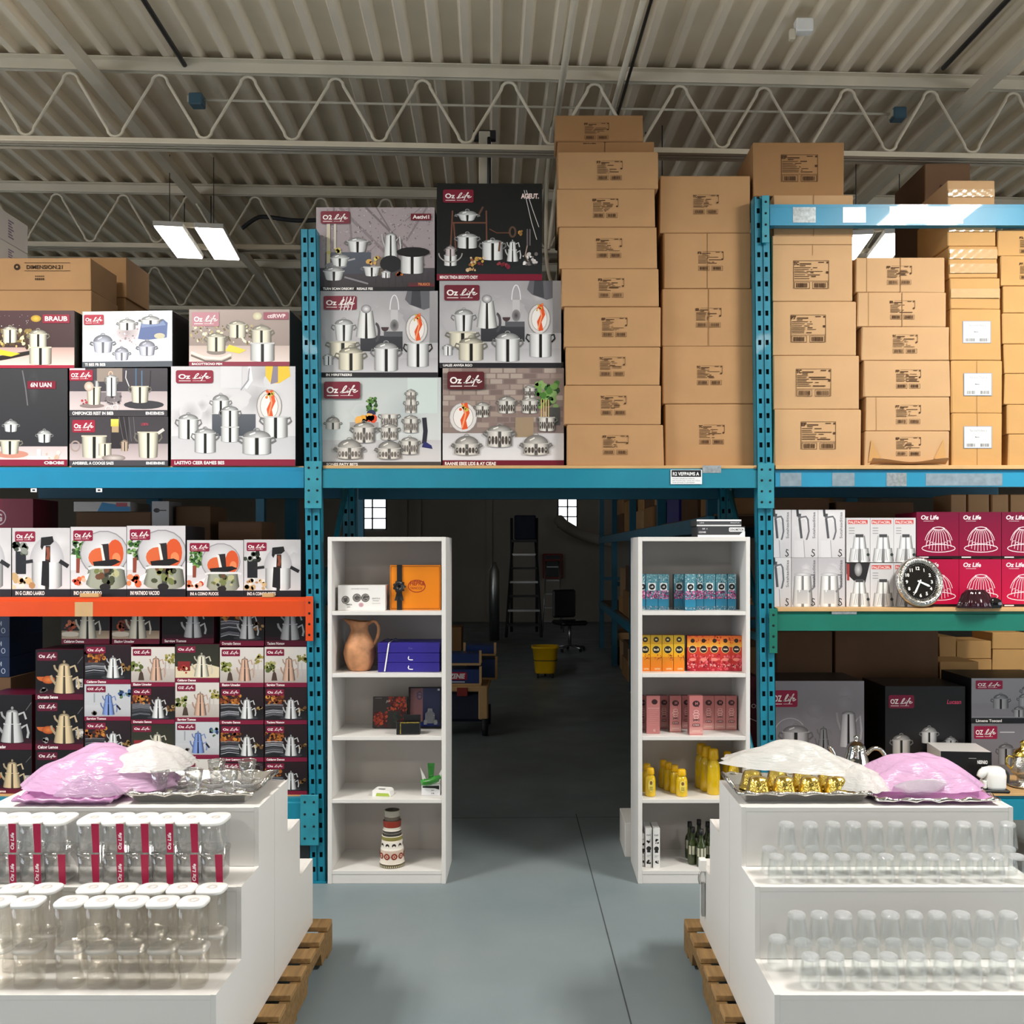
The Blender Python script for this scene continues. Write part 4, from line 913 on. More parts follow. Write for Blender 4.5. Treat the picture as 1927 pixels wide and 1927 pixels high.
pbox('cookware_box', 'dark brown cookware box with gold-trimmed pots, top layer at the far left of the shelf', BOX, -72, 140, 584, 691, YB, .42, '#2e2a22', art_black_gold, z0=wz(693, YB) + .0005)
pbox('cookware_box', 'white cookware box with a blue cloth picture, slightly turned, top layer', BOX, 153, 326, 585, 690, YB + .03, .36, '#332c2f', art_white_blue, z0=wz(688.9, YB) + .0005, rz=math.radians(-3))
pbox('cookware_box', 'faded beige cookware box with gold-rimmed pots, on top of the large white box', BOX, 356, 545, 582, 689, YB, .42, '#3a3436', art_glitter_white, z0=zs2)
# middle bay: two columns of three
YC = 5.085
zc = [ZT, wz(710, YC), wz(547, YC)]
pbox('cookware_box', 'white cookware box with embossed casseroles and fruit, bottom of the stack beside the upright', BOX, 604, 830, 710, 874, YC, .42, '#2d2b2d', art_emb_white, z0=zc[0])
pbox('cookware_box', 'grey cookware box with steel flask and scratched logo, middle of the stack beside the upright', BOX, 603, 824, 547, 710, YC, .42, '#2d2b2d', art_flask_a, z0=zc[1])
pbox('cookware_box', 'weathered mauve-grey cookware box with pans, top of the stack beside the upright', BOX, 595, 818, 390, 547, YC, .42, '#1d2030', art_concrete, z0=zc[2])
zd = [ZT, wz(692, YC), wz(528, YC)]
pbox('cookware_box', 'cookware box with embossed pots before a brick wall, bottom of the stack by the cartons', BOX, 833, 1061, 692, 874, YC, .42, '#3a1d22', art_emb_brick, z0=zd[0])
pbox('cookware_box', 'grey cookware box with steel flask and clean logo, middle of the stack by the cartons', BOX, 827, 1056, 528, 692, YC, .42, '#2d2b2d', art_flask_b, z0=zd[1])
pbox('cookware_box', 'black cookware box with a wooden ladder picture, topmost by the cartons', BOX, 822, 1020, 345, 528, YC, .42, '#141416', art_black_ladder, z0=zd[2], rz=math.radians(.3))

# ================================================================== brown cartons
INK = '#4a2f18'
def ship_label(a, u, v, w, h, kind=0):
    """shipping print: u, v = top-left as fractions of the face, w, h in metres"""
    x0, z1 = a.X(u), a.Z(v); R = lambda p, q, r, t, c=INK: a.polym([(x0 + p * w, z1 - t * h), (x0 + r * w, z1 - t * h), (x0 + r * w, z1 - q * h), (x0 + p * w, z1 - q * h)], lin(c)); rd = a.rnd
    a.n += 1
    if kind == 2: a.polym([(x0 - .03 * w, z1 - 1.03 * h), (x0 + 1.03 * w, z1 - 1.03 * h), (x0 + 1.03 * w, z1 + .03 * h), (x0 - .03 * w, z1 + .03 * h)], lin('#8fa0b4')); a.n += 1; R(0, 0, 1, 1, '#efeeec'); a.n += 1
    ink = INK if kind != 2 else '#3c3f46'; lw = .012
    if kind != 2:
        if kind == 1: R(0, 0, 1, lw, ink); R(0, 0, lw, 1, ink); R(1 - lw, 0, 1, 1, ink)
        else: R(.2, .02, 1, .03, ink); R(.985, .02, 1, .42, ink)
        R(.0, .72, 1, .73, ink) if kind == 1 else None
        a.text(rd.choice(['F2', 'FP', 'EF', 'TC', 'F7', 'ER']), (x0 + .01 * w) / a.W, (z1 - .155 * h) / a.H, .12 * h / a.H, ink, .05, fit=.15 * w / a.W)
        R(.18, .1, .5, .14, ink); R(.18, .17, .34, .2, ink); R(.7, .05, .86, .08, ink); R(.93, .04, .98, .1, ink); R(.92, .38, .985, .46, ink)
        y = .24
        while y < .66:
            e = rd.uniform(.45, .95); g = rd.uniform(.3, .5); R(.03, y, g, y + .022, ink)
            if rd.random() < .8: R(g + .06, y + rd.uniform(-.01, .01), max(e, g + .1), y + .028, ink)
            y += rd.uniform(.055, .075)
    else:
        a.text(rd.choice(['Scosltdecs', 'Scade. Deones', 'Sdoclo Tisdos']), (x0 + .2 * w) / a.W, (z1 - .22 * h) / a.H, .1 * h / a.H, ink, 0, fit=.65 * w / a.W)
        for k in range(4): R(.08, .34 + k * .07, rd.uniform(.4, .9), .352 + k * .07, '#8f95a0')
        a.text('Bsno', (x0 + .4 * w) / a.W, (z1 - .52 * h) / a.H, .06 * h / a.H, ink, .03, fit=.16 * w / a.W)
    for p, q in ((.03, .46), (.54, .97)):
        if kind != 2: R(p, .76, q, .77, ink); R(p, .985, q, 1, ink); R(p, .76, p + .01, 1, ink); R(q - .01, .76, q, 1, ink)
        x = p + .05
        while x < q - .06: b = rd.uniform(.008, .024); R(x, .8, x + b, .96, ink); x += b + rd.uniform(.006, .016)
def carton(label, px0, px1, py0, py1, Y, D, mat, lab=None, z0=None, rz=0., seed=0, group=None, tape=0, seam=0, logo=None, name='cardboard_carton', gap=.0012):
    """lab = (px left, py top, px right, py bottom, kind)"""
    rd = random.Random(seed + 7); W = (px1 - px0) * Y / F; za = wz(py1, Y) if z0 is None else z0; Hh = wz(py0, Y) - za - gap
    mb = MB(); mb.box(-W / 2, W / 2, 0, D, 0, Hh, mat, .004)
    mb.v = [(p[0] + rd.uniform(-.0025, .0025), p[1] + rd.uniform(0, .004), p[2]) for p in mb.v]
    o = mb.build(name, None, (wx((px0 + px1) / 2, Y), Y, za), (0, 0, math.radians(rz)))
    if lab:
        a = Art(W, Hh, 'ink', seed); a.on('shipping_label'); s = Y / F
        ship_label(a, (lab[0] - px0) / (px1 - px0), 1 - (lab[1] - py0) / max(1, (py1 - py0)), (lab[2] - lab[0]) * s, (lab[3] - lab[1]) * s, lab[4]); a.build(o)
    if seam:
        a = Art(W, Hh, 'ink', seed); a.on('flap_seam')
        if seam & 1: a.rect(.497, 0, .503, 1, '#7d5a34')
        if seam & 2: a.rect(.0, .86, 1, .868, '#8f6a42'); a.rect(.5, .7, .506, .86, '#a5804f')
        if seam & 4: a.rect(.12, 0, .125, 1, '#a5804f')
        a.build(o)
    if tape:
        mb = MB()
        for k in range(2 if tape > 1 else 1):
            zz = Hh * (.5 if tape == 1 else .3 + .45 * k); mb.grid(lambda u, v: ((u - .5) * W * .98, -.004 + .0018 * math.sin(u * 31 + k) * math.sin(v * 9), zz + (v - .5) * Hh * .3), 24, 4, 'tape')
        mb.build('packing_tape', o)
    if logo: a = Art(W, Hh, 'ink', seed); a.on('printed_mark'); logo(a); a.build(o)
    return tag(o, label, 'carton', group)
def stack(rows, Y, D, mat, where, zb, group, kinds, seeds, **kw):
    """rows bottom first: (x0, x1, ytop, label rect or None)"""
    z = zb; n = len(rows)
    for i, (x0, x1, yt, lab) in enumerate(rows):
        pos = 'bottom' if i == 0 else 'topmost' if i == n - 1 else ORD[i] + ' from the bottom'
        yb = CY - (z - EYE) * F / Y
        k = {q: (v[i] if isinstance(v, (list, tuple)) else v) for q, v in kw.items()}
        carton(f'brown carton, {pos}, {where}', x0, x1, yt, yb, Y, D, mat, lab and (*lab, kinds), z0=z, seed=seeds + i, group=group, **k)
        z = wz(yt, Y)
R_ = random.Random(5)
def lb(x0, x1, yt, yb, cx, w=49, h=37):  # label rect centred near cx
    m = (yt + yb) / 2; return (cx - w / 2, m - h / 2, cx + w / 2, m + h / 2)
E = [(1067, 1249, 799), (1062, 1244, 725), (1065, 1242, 653), (1061, 1244, 577), (1057, 1240, 505), (1052, 1236, 427), (1048, 1232, 355), (1051, 1238, 285)]
Ec = [1158, 1154, 1152, 1156, 1150, 1146, 1139, 1147]
bt = [874] + [e[2] for e in E]
stack([(x0, x1, yt, lb(x0, x1, yt, bt[i], Ec[i])) for i, (x0, x1, yt) in enumerate(E)], 5.03, .4, 'carton', 'tall stack beside the printed boxes', ZT, 'tall left stack of brown cartons', 0, 10, rz=[.4, 0, -.3, .2, .3, 0, -.3, .2])
zE = wz(285, 5.03)
carton('low brown carton with dark marks, behind the top of the tall carton stack', 1049, 1137, 266, 300, 5.2, .22, 'carton_brown', z0=zE, seed=31, logo=lambda a: a.text('BCB', .55, .9, .035, '#3a2412', .05, fit=.28))
carton('low plain brown carton, right one behind the top of the tall carton stack', 1139, 1231, 266, 300, 5.2, .22, 'carton_brown', z0=zE, seed=32)
carton('dark brown carton crowning the tall carton stack, under the roof joist', 1045, 1210, 216, 266, 5.2, .22, 'carton_brown', (1099, 230, 1146, 262, 0), z0=wz(266, 5.2), seed=33)
Fs = [(1252, 1423, 760), (1247, 1424, 651), (1247, 1420, 543), (1249, 1413, 438), (1242, 1412, 330)]
bt = [874] + [e[2] for e in Fs]; Fc = [1339, 1335, 1333, 1337, 1328]
stack([(x0, x1, yt, lb(x0, x1, yt, bt[i], Fc[i])) for i, (x0, x1, yt) in enumerate(Fs)], 5.085, .4, 'carton', 'five-high stack by the right upright', ZT, 'five-high stack of brown cartons', 0, 40, rz=0, seam=[0, 0, 1, 1, 0])
# right bay
G = [(1457, 1620, 770), (1455, 1617, 669), (1454, 1611, 567), (1453, 1605, 443)]
bt = [868, 770, 669, 567]; z = ZT
stack([(x0, x1, yt, lb(x0, x1, yt, bt[i] if i < 3 else 540 + 0, (1540, 1531, 1521, 1526)[i], 66, 52) if i < 3 else (1493, 490, 1560, 543)) for i, (x0, x1, yt) in enumerate(G)], 5.03, .42, 'carton_pale', 'stack just right of the right upright', ZT, 'wide cartons beside the right upright', 1, 60, seam=[0, 0, 0, 2])
zg = wz(443, 5.03)
carton('plain carton behind the sky blue top beam, between two others', 1456, 1606, 366, 443, 5.06, .4, 'carton_pale', z0=zg, seed=70, seam=1)
carton('big carton with a large shipping label, standing above the sky blue top beam', 1418, 1588, 267, 366, 5.08, .42, 'carton_brown', (1470, 290, 1539, 341, 1), z0=wz(366, 5.06), seed=71)
Hs = [(1628, 1786, 811), (1630, 1788, 747), (1626, 1788, 678), (1622, 1787, 615), (1614, 1781, 550), (1611, 1778, 484)]
bt = [868] + [e[2] for e in Hs]; Hc = [1709, 1709, 1709, 1703, 1698, 1692]
stack([(x0, x1, yt, lb(x0, x1, yt, bt[i], Hc[i], 48, 36)) for i, (x0, x1, yt) in enumerate(Hs)], 5.03, .42, 'carton_pale', 'six-high stack under the right light', ZT, 'six-high stack of flat cartons', 0, 80, seam=[0, 4, 0, 0, 5, 5])
# the crushed lower edge of the bottom flat carton
hb = [o for o in bpy.data.objects if o.get('label', '').startswith('brown carton, bottom, six-high')][0]
mb = MB(); mb.grid(lambda u, v: ((u - .5) * .4, -.004 - .05 * v + .012 * math.sin(3.1 * u), .006 + .03 * v * (1 - .5 * math.sin(PI * u)) + .004 * math.sin(9 * u)), 20, 4, 'carton_pale'); mb.build('torn_flap', hb)
for s in (-1, 1): mb = MB(); mb.poly([(s * .205, -.002, .02), (s * .19, -.006, .14), (s * .14, -.003, .04)], 'carton_tan'); mb.build('corner_crease', hb)
Is = [(1792, 1886, 777), (1791, 1886, 678), (1789, 1884, 581), (1788, 1882, 523), (1786, 1877, 463), (1784, 1874, 385)]
labs = [(1815, 803, 1865, 842), (1815, 703, 1865, 743), (1813, 605, 1863, 644), None, None, None]
stack([(x0, x1, yt, labs[i]) for i, (x0, x1, yt) in enumerate(Is)], 5.03, .4, 'carton_tan', 'in the narrow white-label stack', ZT, 'narrow stack with white labels', 2, 100, tape=[0, 0, 0, 1, 2, 1], seam=[1, 1, 0, 0, 0, 0])
carton('small taped pale carton standing above the sky blue top beam', 1783, 1872, 339, 385, 5.05, .36, 'carton_pale', z0=wz(385, 5.03), seed=121, tape=1)
Js = [(1898, 2046, 817), (1896, 2044, 761), (1891, 2040, 703), (1890, 2040, 647), (1887, 2036, 589), (1888, 2036, 538), (1883, 2030, 481), (1878, 2026, 432)]
stack([(x0, x1, yt, (1918, yt + 12, 1966, yt + 44) if i > 5 else None) for i, (x0, x1, yt) in enumerate(Js)], 5.03, .42, 'carton_tan', 'stack cut by the right picture edge', ZT, 'stack at the right picture edge', 0, 130)
def tulip(a):
    a.text('EDAGEL', .3, .74, .09, '#3c2a20', .0, fit=.5); a.text('prinl', .42, .64, .035, '#3c2a20', 0, fit=.25)
    for s in (-.1, 0, .1): a.ell(.55 + s, .9, .012, .035, '#3c2a20', rot=-s * 5)
    a.ring(.55, .9, .05, .04, .01, '#3c2a20', 180, 360)
carton('huge dark brown carton with a tulip crest, standing behind the narrow stack', 1741, 1826, 307, 868, 5.56, .46, 'carton_dark', z0=ZT, seed=150, logo=tulip)
# left background cartons
def dimark(t):
    def f(a):
        a.ell(.655, .72, .085, .085, '#3a2818'); a.ell(.655, .72, .03, .03, '#c9a06d'); a.ring(.655, .72, .09, .09, .012, '#3a2818'); a.text(t, .7, .66, .12, '#3a2818', .02, fit=.17); a.stroke([(.69, .85), (.905, .85), (.905, .6), (.69, .6)], .012, '#3a2818')
        for i in range(5):
            for j in range(5):
                if (i * 3 + j * j) % 3: a.rect(.74 + i * .009, .28 + j * .035, .747 + i * .009, .305 + j * .035, '#3a2818'); a.n -= 1
    return f
Yb_ = 5.62
zz0 = wz(584, YB)
carton('brown carton with a dark round logo stamp, upper one behind the left printed boxes', -230, 170, 485, 546, Yb_, .36, 'carton', z0=wz(546, Yb_), seed=160, logo=dimark('DIMENSION.21'))
carton('brown carton with a dark round logo stamp, lower one behind the left printed boxes', -230, 172, 546, 640, Yb_, .36, 'carton', z0=wz(640, Yb_), seed=161, logo=lambda a: None)
carton('wide plain carton resting on the shelf board, hidden behind the left printed boxes', -230, 175, 640, 876, Yb_, .36, 'carton', z0=ZT, seed=163)
zw = wz(485, Yb_)
for i, (z0, z1) in enumerate(((zw, zw + .16), (zw + .1605, zw + .343))):
    mb = MB(); Hh = z1 - z0; mb.box(-.5, 0, 0, .42, 0, Hh, 'carton_white', .004); o = mb.build('pale_carton', None, (-3.2, 5.66, z0))
    a = Art(.42, Hh, 'ink', 200 + i); a.on('printed_mark')
    for k in range(7): a.rect(.45, .2 + k * .09, .6 - (k % 3) * .03, .25 + k * .09, '#8a7f95')
    for ob in a.build(o): ob.rotation_euler = (0, 0, PI / 2); ob.location = (0, .21, 0)
    tag(o, f'greyish white carton at the far left edge, {"lower" if i == 0 else "upper"} of two', 'carton')
carton('brown carton set deeper, showing right of the stamped cartons', 110, 238, 484, 560, 6.06, .36, 'carton', z0=wz(560, 6.06), seed=166)
carton('plain carton under the deeper brown carton on the rear rack beam', 110, 236, 560, 880, 6.06, .36, 'carton', z0=2.1765, seed=167)
# ================================================================== second level, left bay: six white boxes on the orange beam
YK = 5.06
zK = ZO + .0005
K = [(-88, 21, 993, art_pressure, 'O2', 'BE G CORBR LAAIKO', 'white pressure cooker box cut off by the left edge, on the orange beam'), (23, 132, 993, art_pressure, 'Oz', 'IN G CURIO LAAIKO', 'tall white box picturing a black-handled pressure cooker, second from the left'),
     (133, 238, 991, art_steamer, 'Oz', 'INO O VOEIO PLRIOO', 'tall white box picturing a domed steamer pot, left one of the pair'), (239, 349, 989, art_steamer, 'OL', 'INI MATNIOO VACOIO', 'tall white box picturing a domed steamer pot, right one of the pair'),
     (352, 458, 1016, art_steamer, 'OL', 'INI A COINO PUOOS', 'short white box picturing a domed steamer pot'), (459, 566, 1015, art_pressure, 'Oz', 'INO A COINOO POTES', 'short white pressure cooker box next to the blue upright')]
for i, (x0, x1, yt, fn, oz, cap, lbl) in enumerate(K):
    pbox('cooker_box', lbl, 'boxed pot', x0, x1, yt, 1112, YK, .3, '#26252a', l2box(fn, oz, cap), z0=zK, seed=i + 3)
# dim stock behind them
pbox('burgundy_box', 'large burgundy box deep on the shelf behind the leftmost white boxes', 'box', -90, 62, 938, 1100, 5.6, .3, '#7c0f2e', lambda a: (a.rect(0, 0, 1, 1, '#8a0f32'), a.ring(.57, .8, .08, .08, .012, '#e6c9cf'), a.text('G', .53, .76, .08, '#e6c9cf', .04)), z0=zK)
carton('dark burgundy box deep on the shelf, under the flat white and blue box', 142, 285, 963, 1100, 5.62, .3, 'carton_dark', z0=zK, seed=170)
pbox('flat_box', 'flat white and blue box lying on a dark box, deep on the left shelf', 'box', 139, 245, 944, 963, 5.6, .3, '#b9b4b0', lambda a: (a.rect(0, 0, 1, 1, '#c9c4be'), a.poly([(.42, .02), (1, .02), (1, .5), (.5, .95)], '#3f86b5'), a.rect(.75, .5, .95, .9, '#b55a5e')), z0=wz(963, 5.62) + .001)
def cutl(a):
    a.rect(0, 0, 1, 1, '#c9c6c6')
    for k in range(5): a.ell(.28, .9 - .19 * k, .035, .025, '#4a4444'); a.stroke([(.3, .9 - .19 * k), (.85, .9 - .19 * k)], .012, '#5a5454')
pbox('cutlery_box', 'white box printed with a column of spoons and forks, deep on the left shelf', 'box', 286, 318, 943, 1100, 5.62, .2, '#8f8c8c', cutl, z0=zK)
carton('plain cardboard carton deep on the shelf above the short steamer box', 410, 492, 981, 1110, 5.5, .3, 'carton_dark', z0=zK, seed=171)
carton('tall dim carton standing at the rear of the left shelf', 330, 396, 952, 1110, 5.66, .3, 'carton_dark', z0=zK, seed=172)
# ================================================================== kettle boxes on the low shelf
YT = 5.08
caps = ['Celdarov Demos', 'Elaziov Umedev', 'Sarviov Tomos', 'Dorazio Senos', 'Tacievs Nomov', 'Celcvr Lemos']
oz_ = ['Oz', 'OZ', 'Oz', 'Oz', 'OZ', 'Oz']
def column(cname, x0, x1, tops, kinds, Y, ybase_z, D=.2, skip=0):
    z = ybase_z
    n = len(tops)
    for i in range(n - 1, -1, -1):
        yb = CY - (z - EYE) * F / Y; kd = kinds[i]
        row = ('topmost', 'second down', 'third down', 'lowest')[i] if n == 4 else ('topmost', 'middle', 'lowest')[i]
        pbox('kettle_box', f'{KETTLE[kd][2]} box picturing {KETTLE[kd][3]}, {row}, {cname}', 'boxed kettle', x0, x1, tops[i], yb, Y, D, '#5a0f2a', kbox(kd, oz_[(i + len(cname)) % 6], caps[(i * 2 + len(cname)) % 6]), z0=z, seed=i + int(x0))
        z = wz(tops[i], Y)
column('column beside orange plate', 498, 578, [1217, 1293, 1363, 1433], ['copper', 'coal', 'coal', 'coal'], YT, ZL + .0005)
column('second column from orange plate', 414, 496, [1218, 1293, 1363, 1433], ['copper', 'coal', 'coal', 'coal'], YT, ZL + .0005)
column('third column from orange plate', 330, 412.5, [1212, 1284, 1358, 1428], ['cream', 'copper', 'blue', 'copper'], YT, ZL + .0005)
column('fourth column from orange plate', 247, 329, [1217, 1292, 1362, 1430], ['copper', 'coal', 'cream', 'coal'], YT, ZL + .0005)
column('fifth column from orange plate', 159, 246, [1213, 1287, 1356, 1428], ['coal', 'blue', 'coal', 'coal'], YT, ZL + .0005)
column('column of three', 67, 157, [1222, 1317, 1411], ['gold', 'gold', 'gold'], YT, ZL + .0005, .24)
z = ZL + .0005
for i, (yt, kd, lb_) in enumerate(((1411, 'gold', 'black box picturing a bronze double kettle, lower one at the far left edge'), (1307, 'steel', 'black box picturing a tall steel double kettle, upper one at the far left edge'))):
    yb = CY - (z - EYE) * F / 5.1
    pbox('kettle_box', lb_, 'boxed kettle', -32, 60, yt, yb, 5.1, .24, '#5a0f2a', kbox(kd, 'Oz', caps[i], i == 9), z0=z, seed=i); z = wz(yt, 5.1)
YR0 = 5.11
for i, (x0, x1, yb, kd, ds) in enumerate(((116, 206, 1211.5, 'meal', 'dark kettle box tucked under the orange beam, first from the left'), (211, 300, 1211.5, 'meal', 'dark kettle box tucked under the orange beam, second from the left'), (305, 402, 1210.5, 'steel', 'dark kettle box tucked under the orange beam, middle one, with bright kettle'),
                                          (414, 497, 1216, 'coal', 'coal-print kettle box tucked under the orange beam, second from the right'), (499, 577, 1215.5, 'steel', 'dark kettle box tucked under the orange beam, next to its end plate'))):
    zz = {0: wz(1213, YT), 1: wz(1213, YT), 2: wz(1212, YT), 3: wz(1217, YT), 4: wz(1217, YT)}[i] + .0008
    pbox('kettle_box', ds, 'boxed kettle', x0, x1, 1128, yb, YR0, .19, '#5a0f2a', kbox(kd, 'Oz', caps[i]), z0=zz, seed=i + 50)
# far left gap under the orange beam
for i in range(3):
    pbox('navy_carton', f'navy carton with white signs at the far left edge, {("lowest", "middle", "topmost")[i]} of three', 'carton', -60, 18, 1236 - 38 * i, 1274 - 38 * i, 5.9, .4, '#1d2c4f', lambda a: (a.rect(0, 0, 1, 1, '#1f3054'), a.text('FOI', .6, .55, .22, '#c9d2e2', .02), a.ring(.85, .3, .09, .12, .03, '#c9d2e2')), seed=i)
carton('plain carton supporting the navy cartons at the far left edge', -60, 20, 1274.2, 1500, 5.9, .4, 'carton_dark', z0=0, seed=180)
# ================================================================== right bay, second level
YP = 5.085
def vtext(a, t, u, h, c='#3a3a3e'): a.text(t, u, .4, h, c, .0, 0, fit=.55, rot=1)
def art_pitcher(kind):
    def f(a):
        a.rect(0, 0, 1, 1, '#cfcccf', '#b9b6ba' if kind else '#dddadc'); a.soft(3, .2, .4, .6, .9, .2, '#e2e0e2', '#c6c3c6')
        if kind == 0:
            a.poly([(.1, 0), (.1, .36), (.48, .36), (.5, 0)], '#d9d7da'); a.stroke([(.46, .36), (.5, 0)], .012, '#8a888c'); a.stroke([(.32, .92), (.3, .8), (.34, .6), (.38, .4)], .05, '#55555a'); a.stroke([(.24, .86), (.3, .84), (.55, .86), (.62, .8), (.66, .55), (.6, .42), (.56, .37)], .035, '#6d6d72'); a.stroke([(.22, 1), (.24, .86)], .05, '#3f3f44'); a.stroke([(.34, .8), (.5, .82), (.58, .74)], .012, '#f4f4f4')
        else:
            a.bands(a.X(.42), a.Z(.05), .17 * a.H, .21 * a.H, .58 * a.H, .03, (1, 1, 1), .5, .97); a.rect(.2, .06, .62, .34, '#cfcfd0', '#b9babc'); a.stroke([(.62, .66), (.86, .64), (.86, .4), (.66, .3)], .04, '#7a7a7e'); a.ell(.42, .66, .18, .035, '#e8e8ea', '#aaaaae'); a.stroke([(.3, .3), (.28, .56)], .02, '#f6f6f6')
        vtext(a, 'Sutahaaditiaa', .9, .06)
        a.stroke([(.88, .15), (.8, .17), (.78, .12), (.85, .09), (.88, .05), (.8, .02), (.74, .05)], .022, '#2c2c30')
    return f
zP = [ZG + .0005, wz(1049, YP)]
names = ['left one, half behind the upright', 'middle one', 'right one']
for r, (y0, y1) in enumerate(((1049, 1141), (959, 1049))):
    for i, (x0, x1) in enumerate(((1447, 1488.5), (1489.5, 1539), (1539.5, 1590))):
        pbox('pitcher_box', f'pitcher box in the {"lower" if r == 0 else "upper"} row on the green beam, {names[i]}', 'boxed pitcher', x0, x1, y0, y1, YP, .3, '#d3d0d2', art_pitcher(1 if r == 0 and i else 0), z0=zP[r], seed=i + r * 3)
def art_tumbler(dark):
    def f(a):
        a.rect(0, 0, 1, 1, '#dcdadb', '#cbc9cb')
        if dark: a.poly([(0, 1), (1, 1), (.8, .55), (.5, .5), (.0, .75)], '#2a282a'); a.rect(.02, .6, .12, .98, '#a03a3a'); a.ell(.5, .85, .09, .16, '#c9c8c9', '#6d6b6d')
        else: a.rect(.06, .86, .9, .95, '#c43a34'); a.text('PALSTACERL', .09, .875, .055, '#f4e6e4', .02, fit=.78); [a.rect(.1, .64 + .06 * k, .34, .66 + .06 * k, '#9d9c9e') for k in range(3)]
        a.bands(a.X(.55), a.Z(.02), .2 * a.H, .24 * a.H, .3 * a.H, .01, (1, 1, 1), .45, .97); a.bands(a.X(.55), a.Z(.3), .12 * a.H, .16 * a.H, .3 * a.H, 0, (1, 1, 1), .6, .98)
        for k in range(6): a.stroke([(.32 + .08 * k, .04), (.4 + .055 * k, .3)], .012, '#8e8e90'); 
        a.rect(.38, .56, .72, .63, '#4a4a4c'); a.ell(.92, .17, .035, .035, '#2f3a38')
    return f
zP = [ZG + .0005, wz(1058, YP)]
for r, (y0, y1) in enumerate(((1059, 1141), (974, 1058))):
    for i, (x0, x1) in enumerate(((1593, 1637), (1637.6, 1681.5), (1682, 1723))):
        pbox('tumbler_box', f'pale box picturing a fluted glass in the {"lower" if r == 0 else "upper"} row, {("first", "second", "third")[i]} from the pitcher boxes', 'boxed glass', x0, x1, y0, y1, YP, .22, '#d6d4d4', art_tumbler(r == 0 and i == 0), z0=zP[r], seed=i + r * 3)
def art_bundt(hot):
    def f(a):
        a.rect(0, 0, 1, 1, '#c0083f' if hot else '#8c0636', '#a80a3c' if hot else '#6f0a30'); w = '#f3dfe5'
        def arc(u, v, rx, rz, a0, a1, ww=.012): a.ring(u, v, rx, rz, ww, w, a0, a1, 16)
        arc(.52, .22, .36, .085, 0, 360, .016); arc(.52, .24, .31, .44, 20, 160, .012); arc(.52, .645, .13, .03, 0, 360)
        for k in range(9): t = (k - 4) / 4; a.stroke([(.52 + t * .11, .645 - .02 * (1 - t * t)), (.52 + t * .215, .55 - .05 * (1 - t * t)), (.52 + t * .275, .4 - .08 * (1 - t * t)), (.52 + t * .3, .25 - .09 * (1 - t * t))], .011, w)
        for k in range(8): t = (k - 3.5) / 4; a.ring(.52 + t * .27, .36 - .08 * (1 - t * t), .03, .045, .008, w, 0, 180, 6)
        a.text('Oz Life', .1, .84, .09, w, .03, .15, fit=.42); a.rect(.16, .8, .4, .807, w)
        a.on('caption_strip'); a.rect(0, 0, 1, .055, '#1a0a10'); a.rect(.06, .015, .28, .04, '#e6dcdc'); a.on('front_print')
    return f
zP = [ZG + .0005, wz(1051, YP)]
for r, (y0, y1) in enumerate(((1052, 1141), (963, 1051))):
    for i, (x0, x1) in enumerate(((1725, 1804), (1804.6, 1884), (1885, 1966))):
        pbox('cake_mould_box', f'{"bright magenta" if r == 0 else "dark magenta"} cake mould box, {("beside the fluted glass boxes", "middle one", "at the right picture edge")[i]}, {"lower" if r == 0 else "upper"} row', 'boxed cake mould', x0, x1, y0, y1, YP, .3, '#7a0830', art_bundt(r == 0), z0=zP[r], seed=i + r * 3)
# wall clock leaning on the boxes
def clock():
    Y = 5.0; R = .134; x = wx(1733, Y)
    r = empty('wall_clock', (x, 5.0, ZG + .001), (math.radians(-12), 0, math.radians(2)))
    def ring(mb, prof, m, seg=48):
        n0 = len(mb.v); mb.lathe(prof, m, seg)
        for i in range(n0, len(mb.v)): p = mb.v[i]; mb.v[i] = (p[0] * .93, -p[2], p[1] + R)
    mb = MB(); ring(mb, [(.098, .012), (.1, .026), (.112, .034), (.128, .028), (.134, .012), (.134, 0), (0, 0)], 'silver'); mb.build('clock_rim', r)
    mb = MB(); ring(mb, [(.1, .012), (0, .0125)], 'blackgloss'); f = mb.build('clock_face', r)
    a = Art(.2, .2, 'print')
    for h in range(1, 13):
        an = math.radians(90 - 30 * h); t = str(h); a.text(t, .5 + .36 * math.cos(an) * .93 - .035 * len(t), .5 + .36 * math.sin(an) - .04, .085, '#eceae4', .04)
    for k in range(60):
        an = math.radians(6 * k); a.stroke([(.5 + .455 * math.cos(an) * .93, .5 + .455 * math.sin(an)), (.5 + .475 * math.cos(an) * .93, .5 + .475 * math.sin(an))], .008, '#d9d7d0'); a.n -= 1
    a.on('numerals')
    for o in a.build(f): o.location = (0, -.0125, R - .1); o.name = 'numerals'
    for nm, an, L, w in (('minute_hand', -118, .075, .007), ('hour_hand', -25, .06, .008)):
        an = math.radians(an); mb = MB(); c, s = math.cos(an), math.sin(an)
        P = [(-.012, -w / 2), (L * .8, -w * .7), (L, 0), (L * .8, w * .7), (-.012, w / 2)]
        pts = [(p * c - q * s, p * s + q * c + R) for p, q in P]
        mb.prism(pts, -.019 if nm[0] == 'm' else -.017, -.0175 if nm[0] == 'm' else -.0155, 'lid'); mb.build(nm, r)
    tag(r, 'round silver wall clock with a black dial leaning against the magenta boxes', 'clock')
clock()
def fl(n, d): return lambda a, z: 1 + d * math.cos(n * a)
M['wine'] = solid('dark_wine_glaze', '#2a0512', .12, var=.4, scale=6, coat=.6)
mb = MB(); mb.lathe([(.11, 0), (.118, .004), (.105, .03), (.085, .075), (.055, .1), (.03, .1), (.02, .07), (0, .07)], 'wine', 72, flute=fl(14, .05)); o = mb.build('fluted_mould', None, (wx(1838, 5.12) - .0, 5.0 + .0, ZG + .0005))
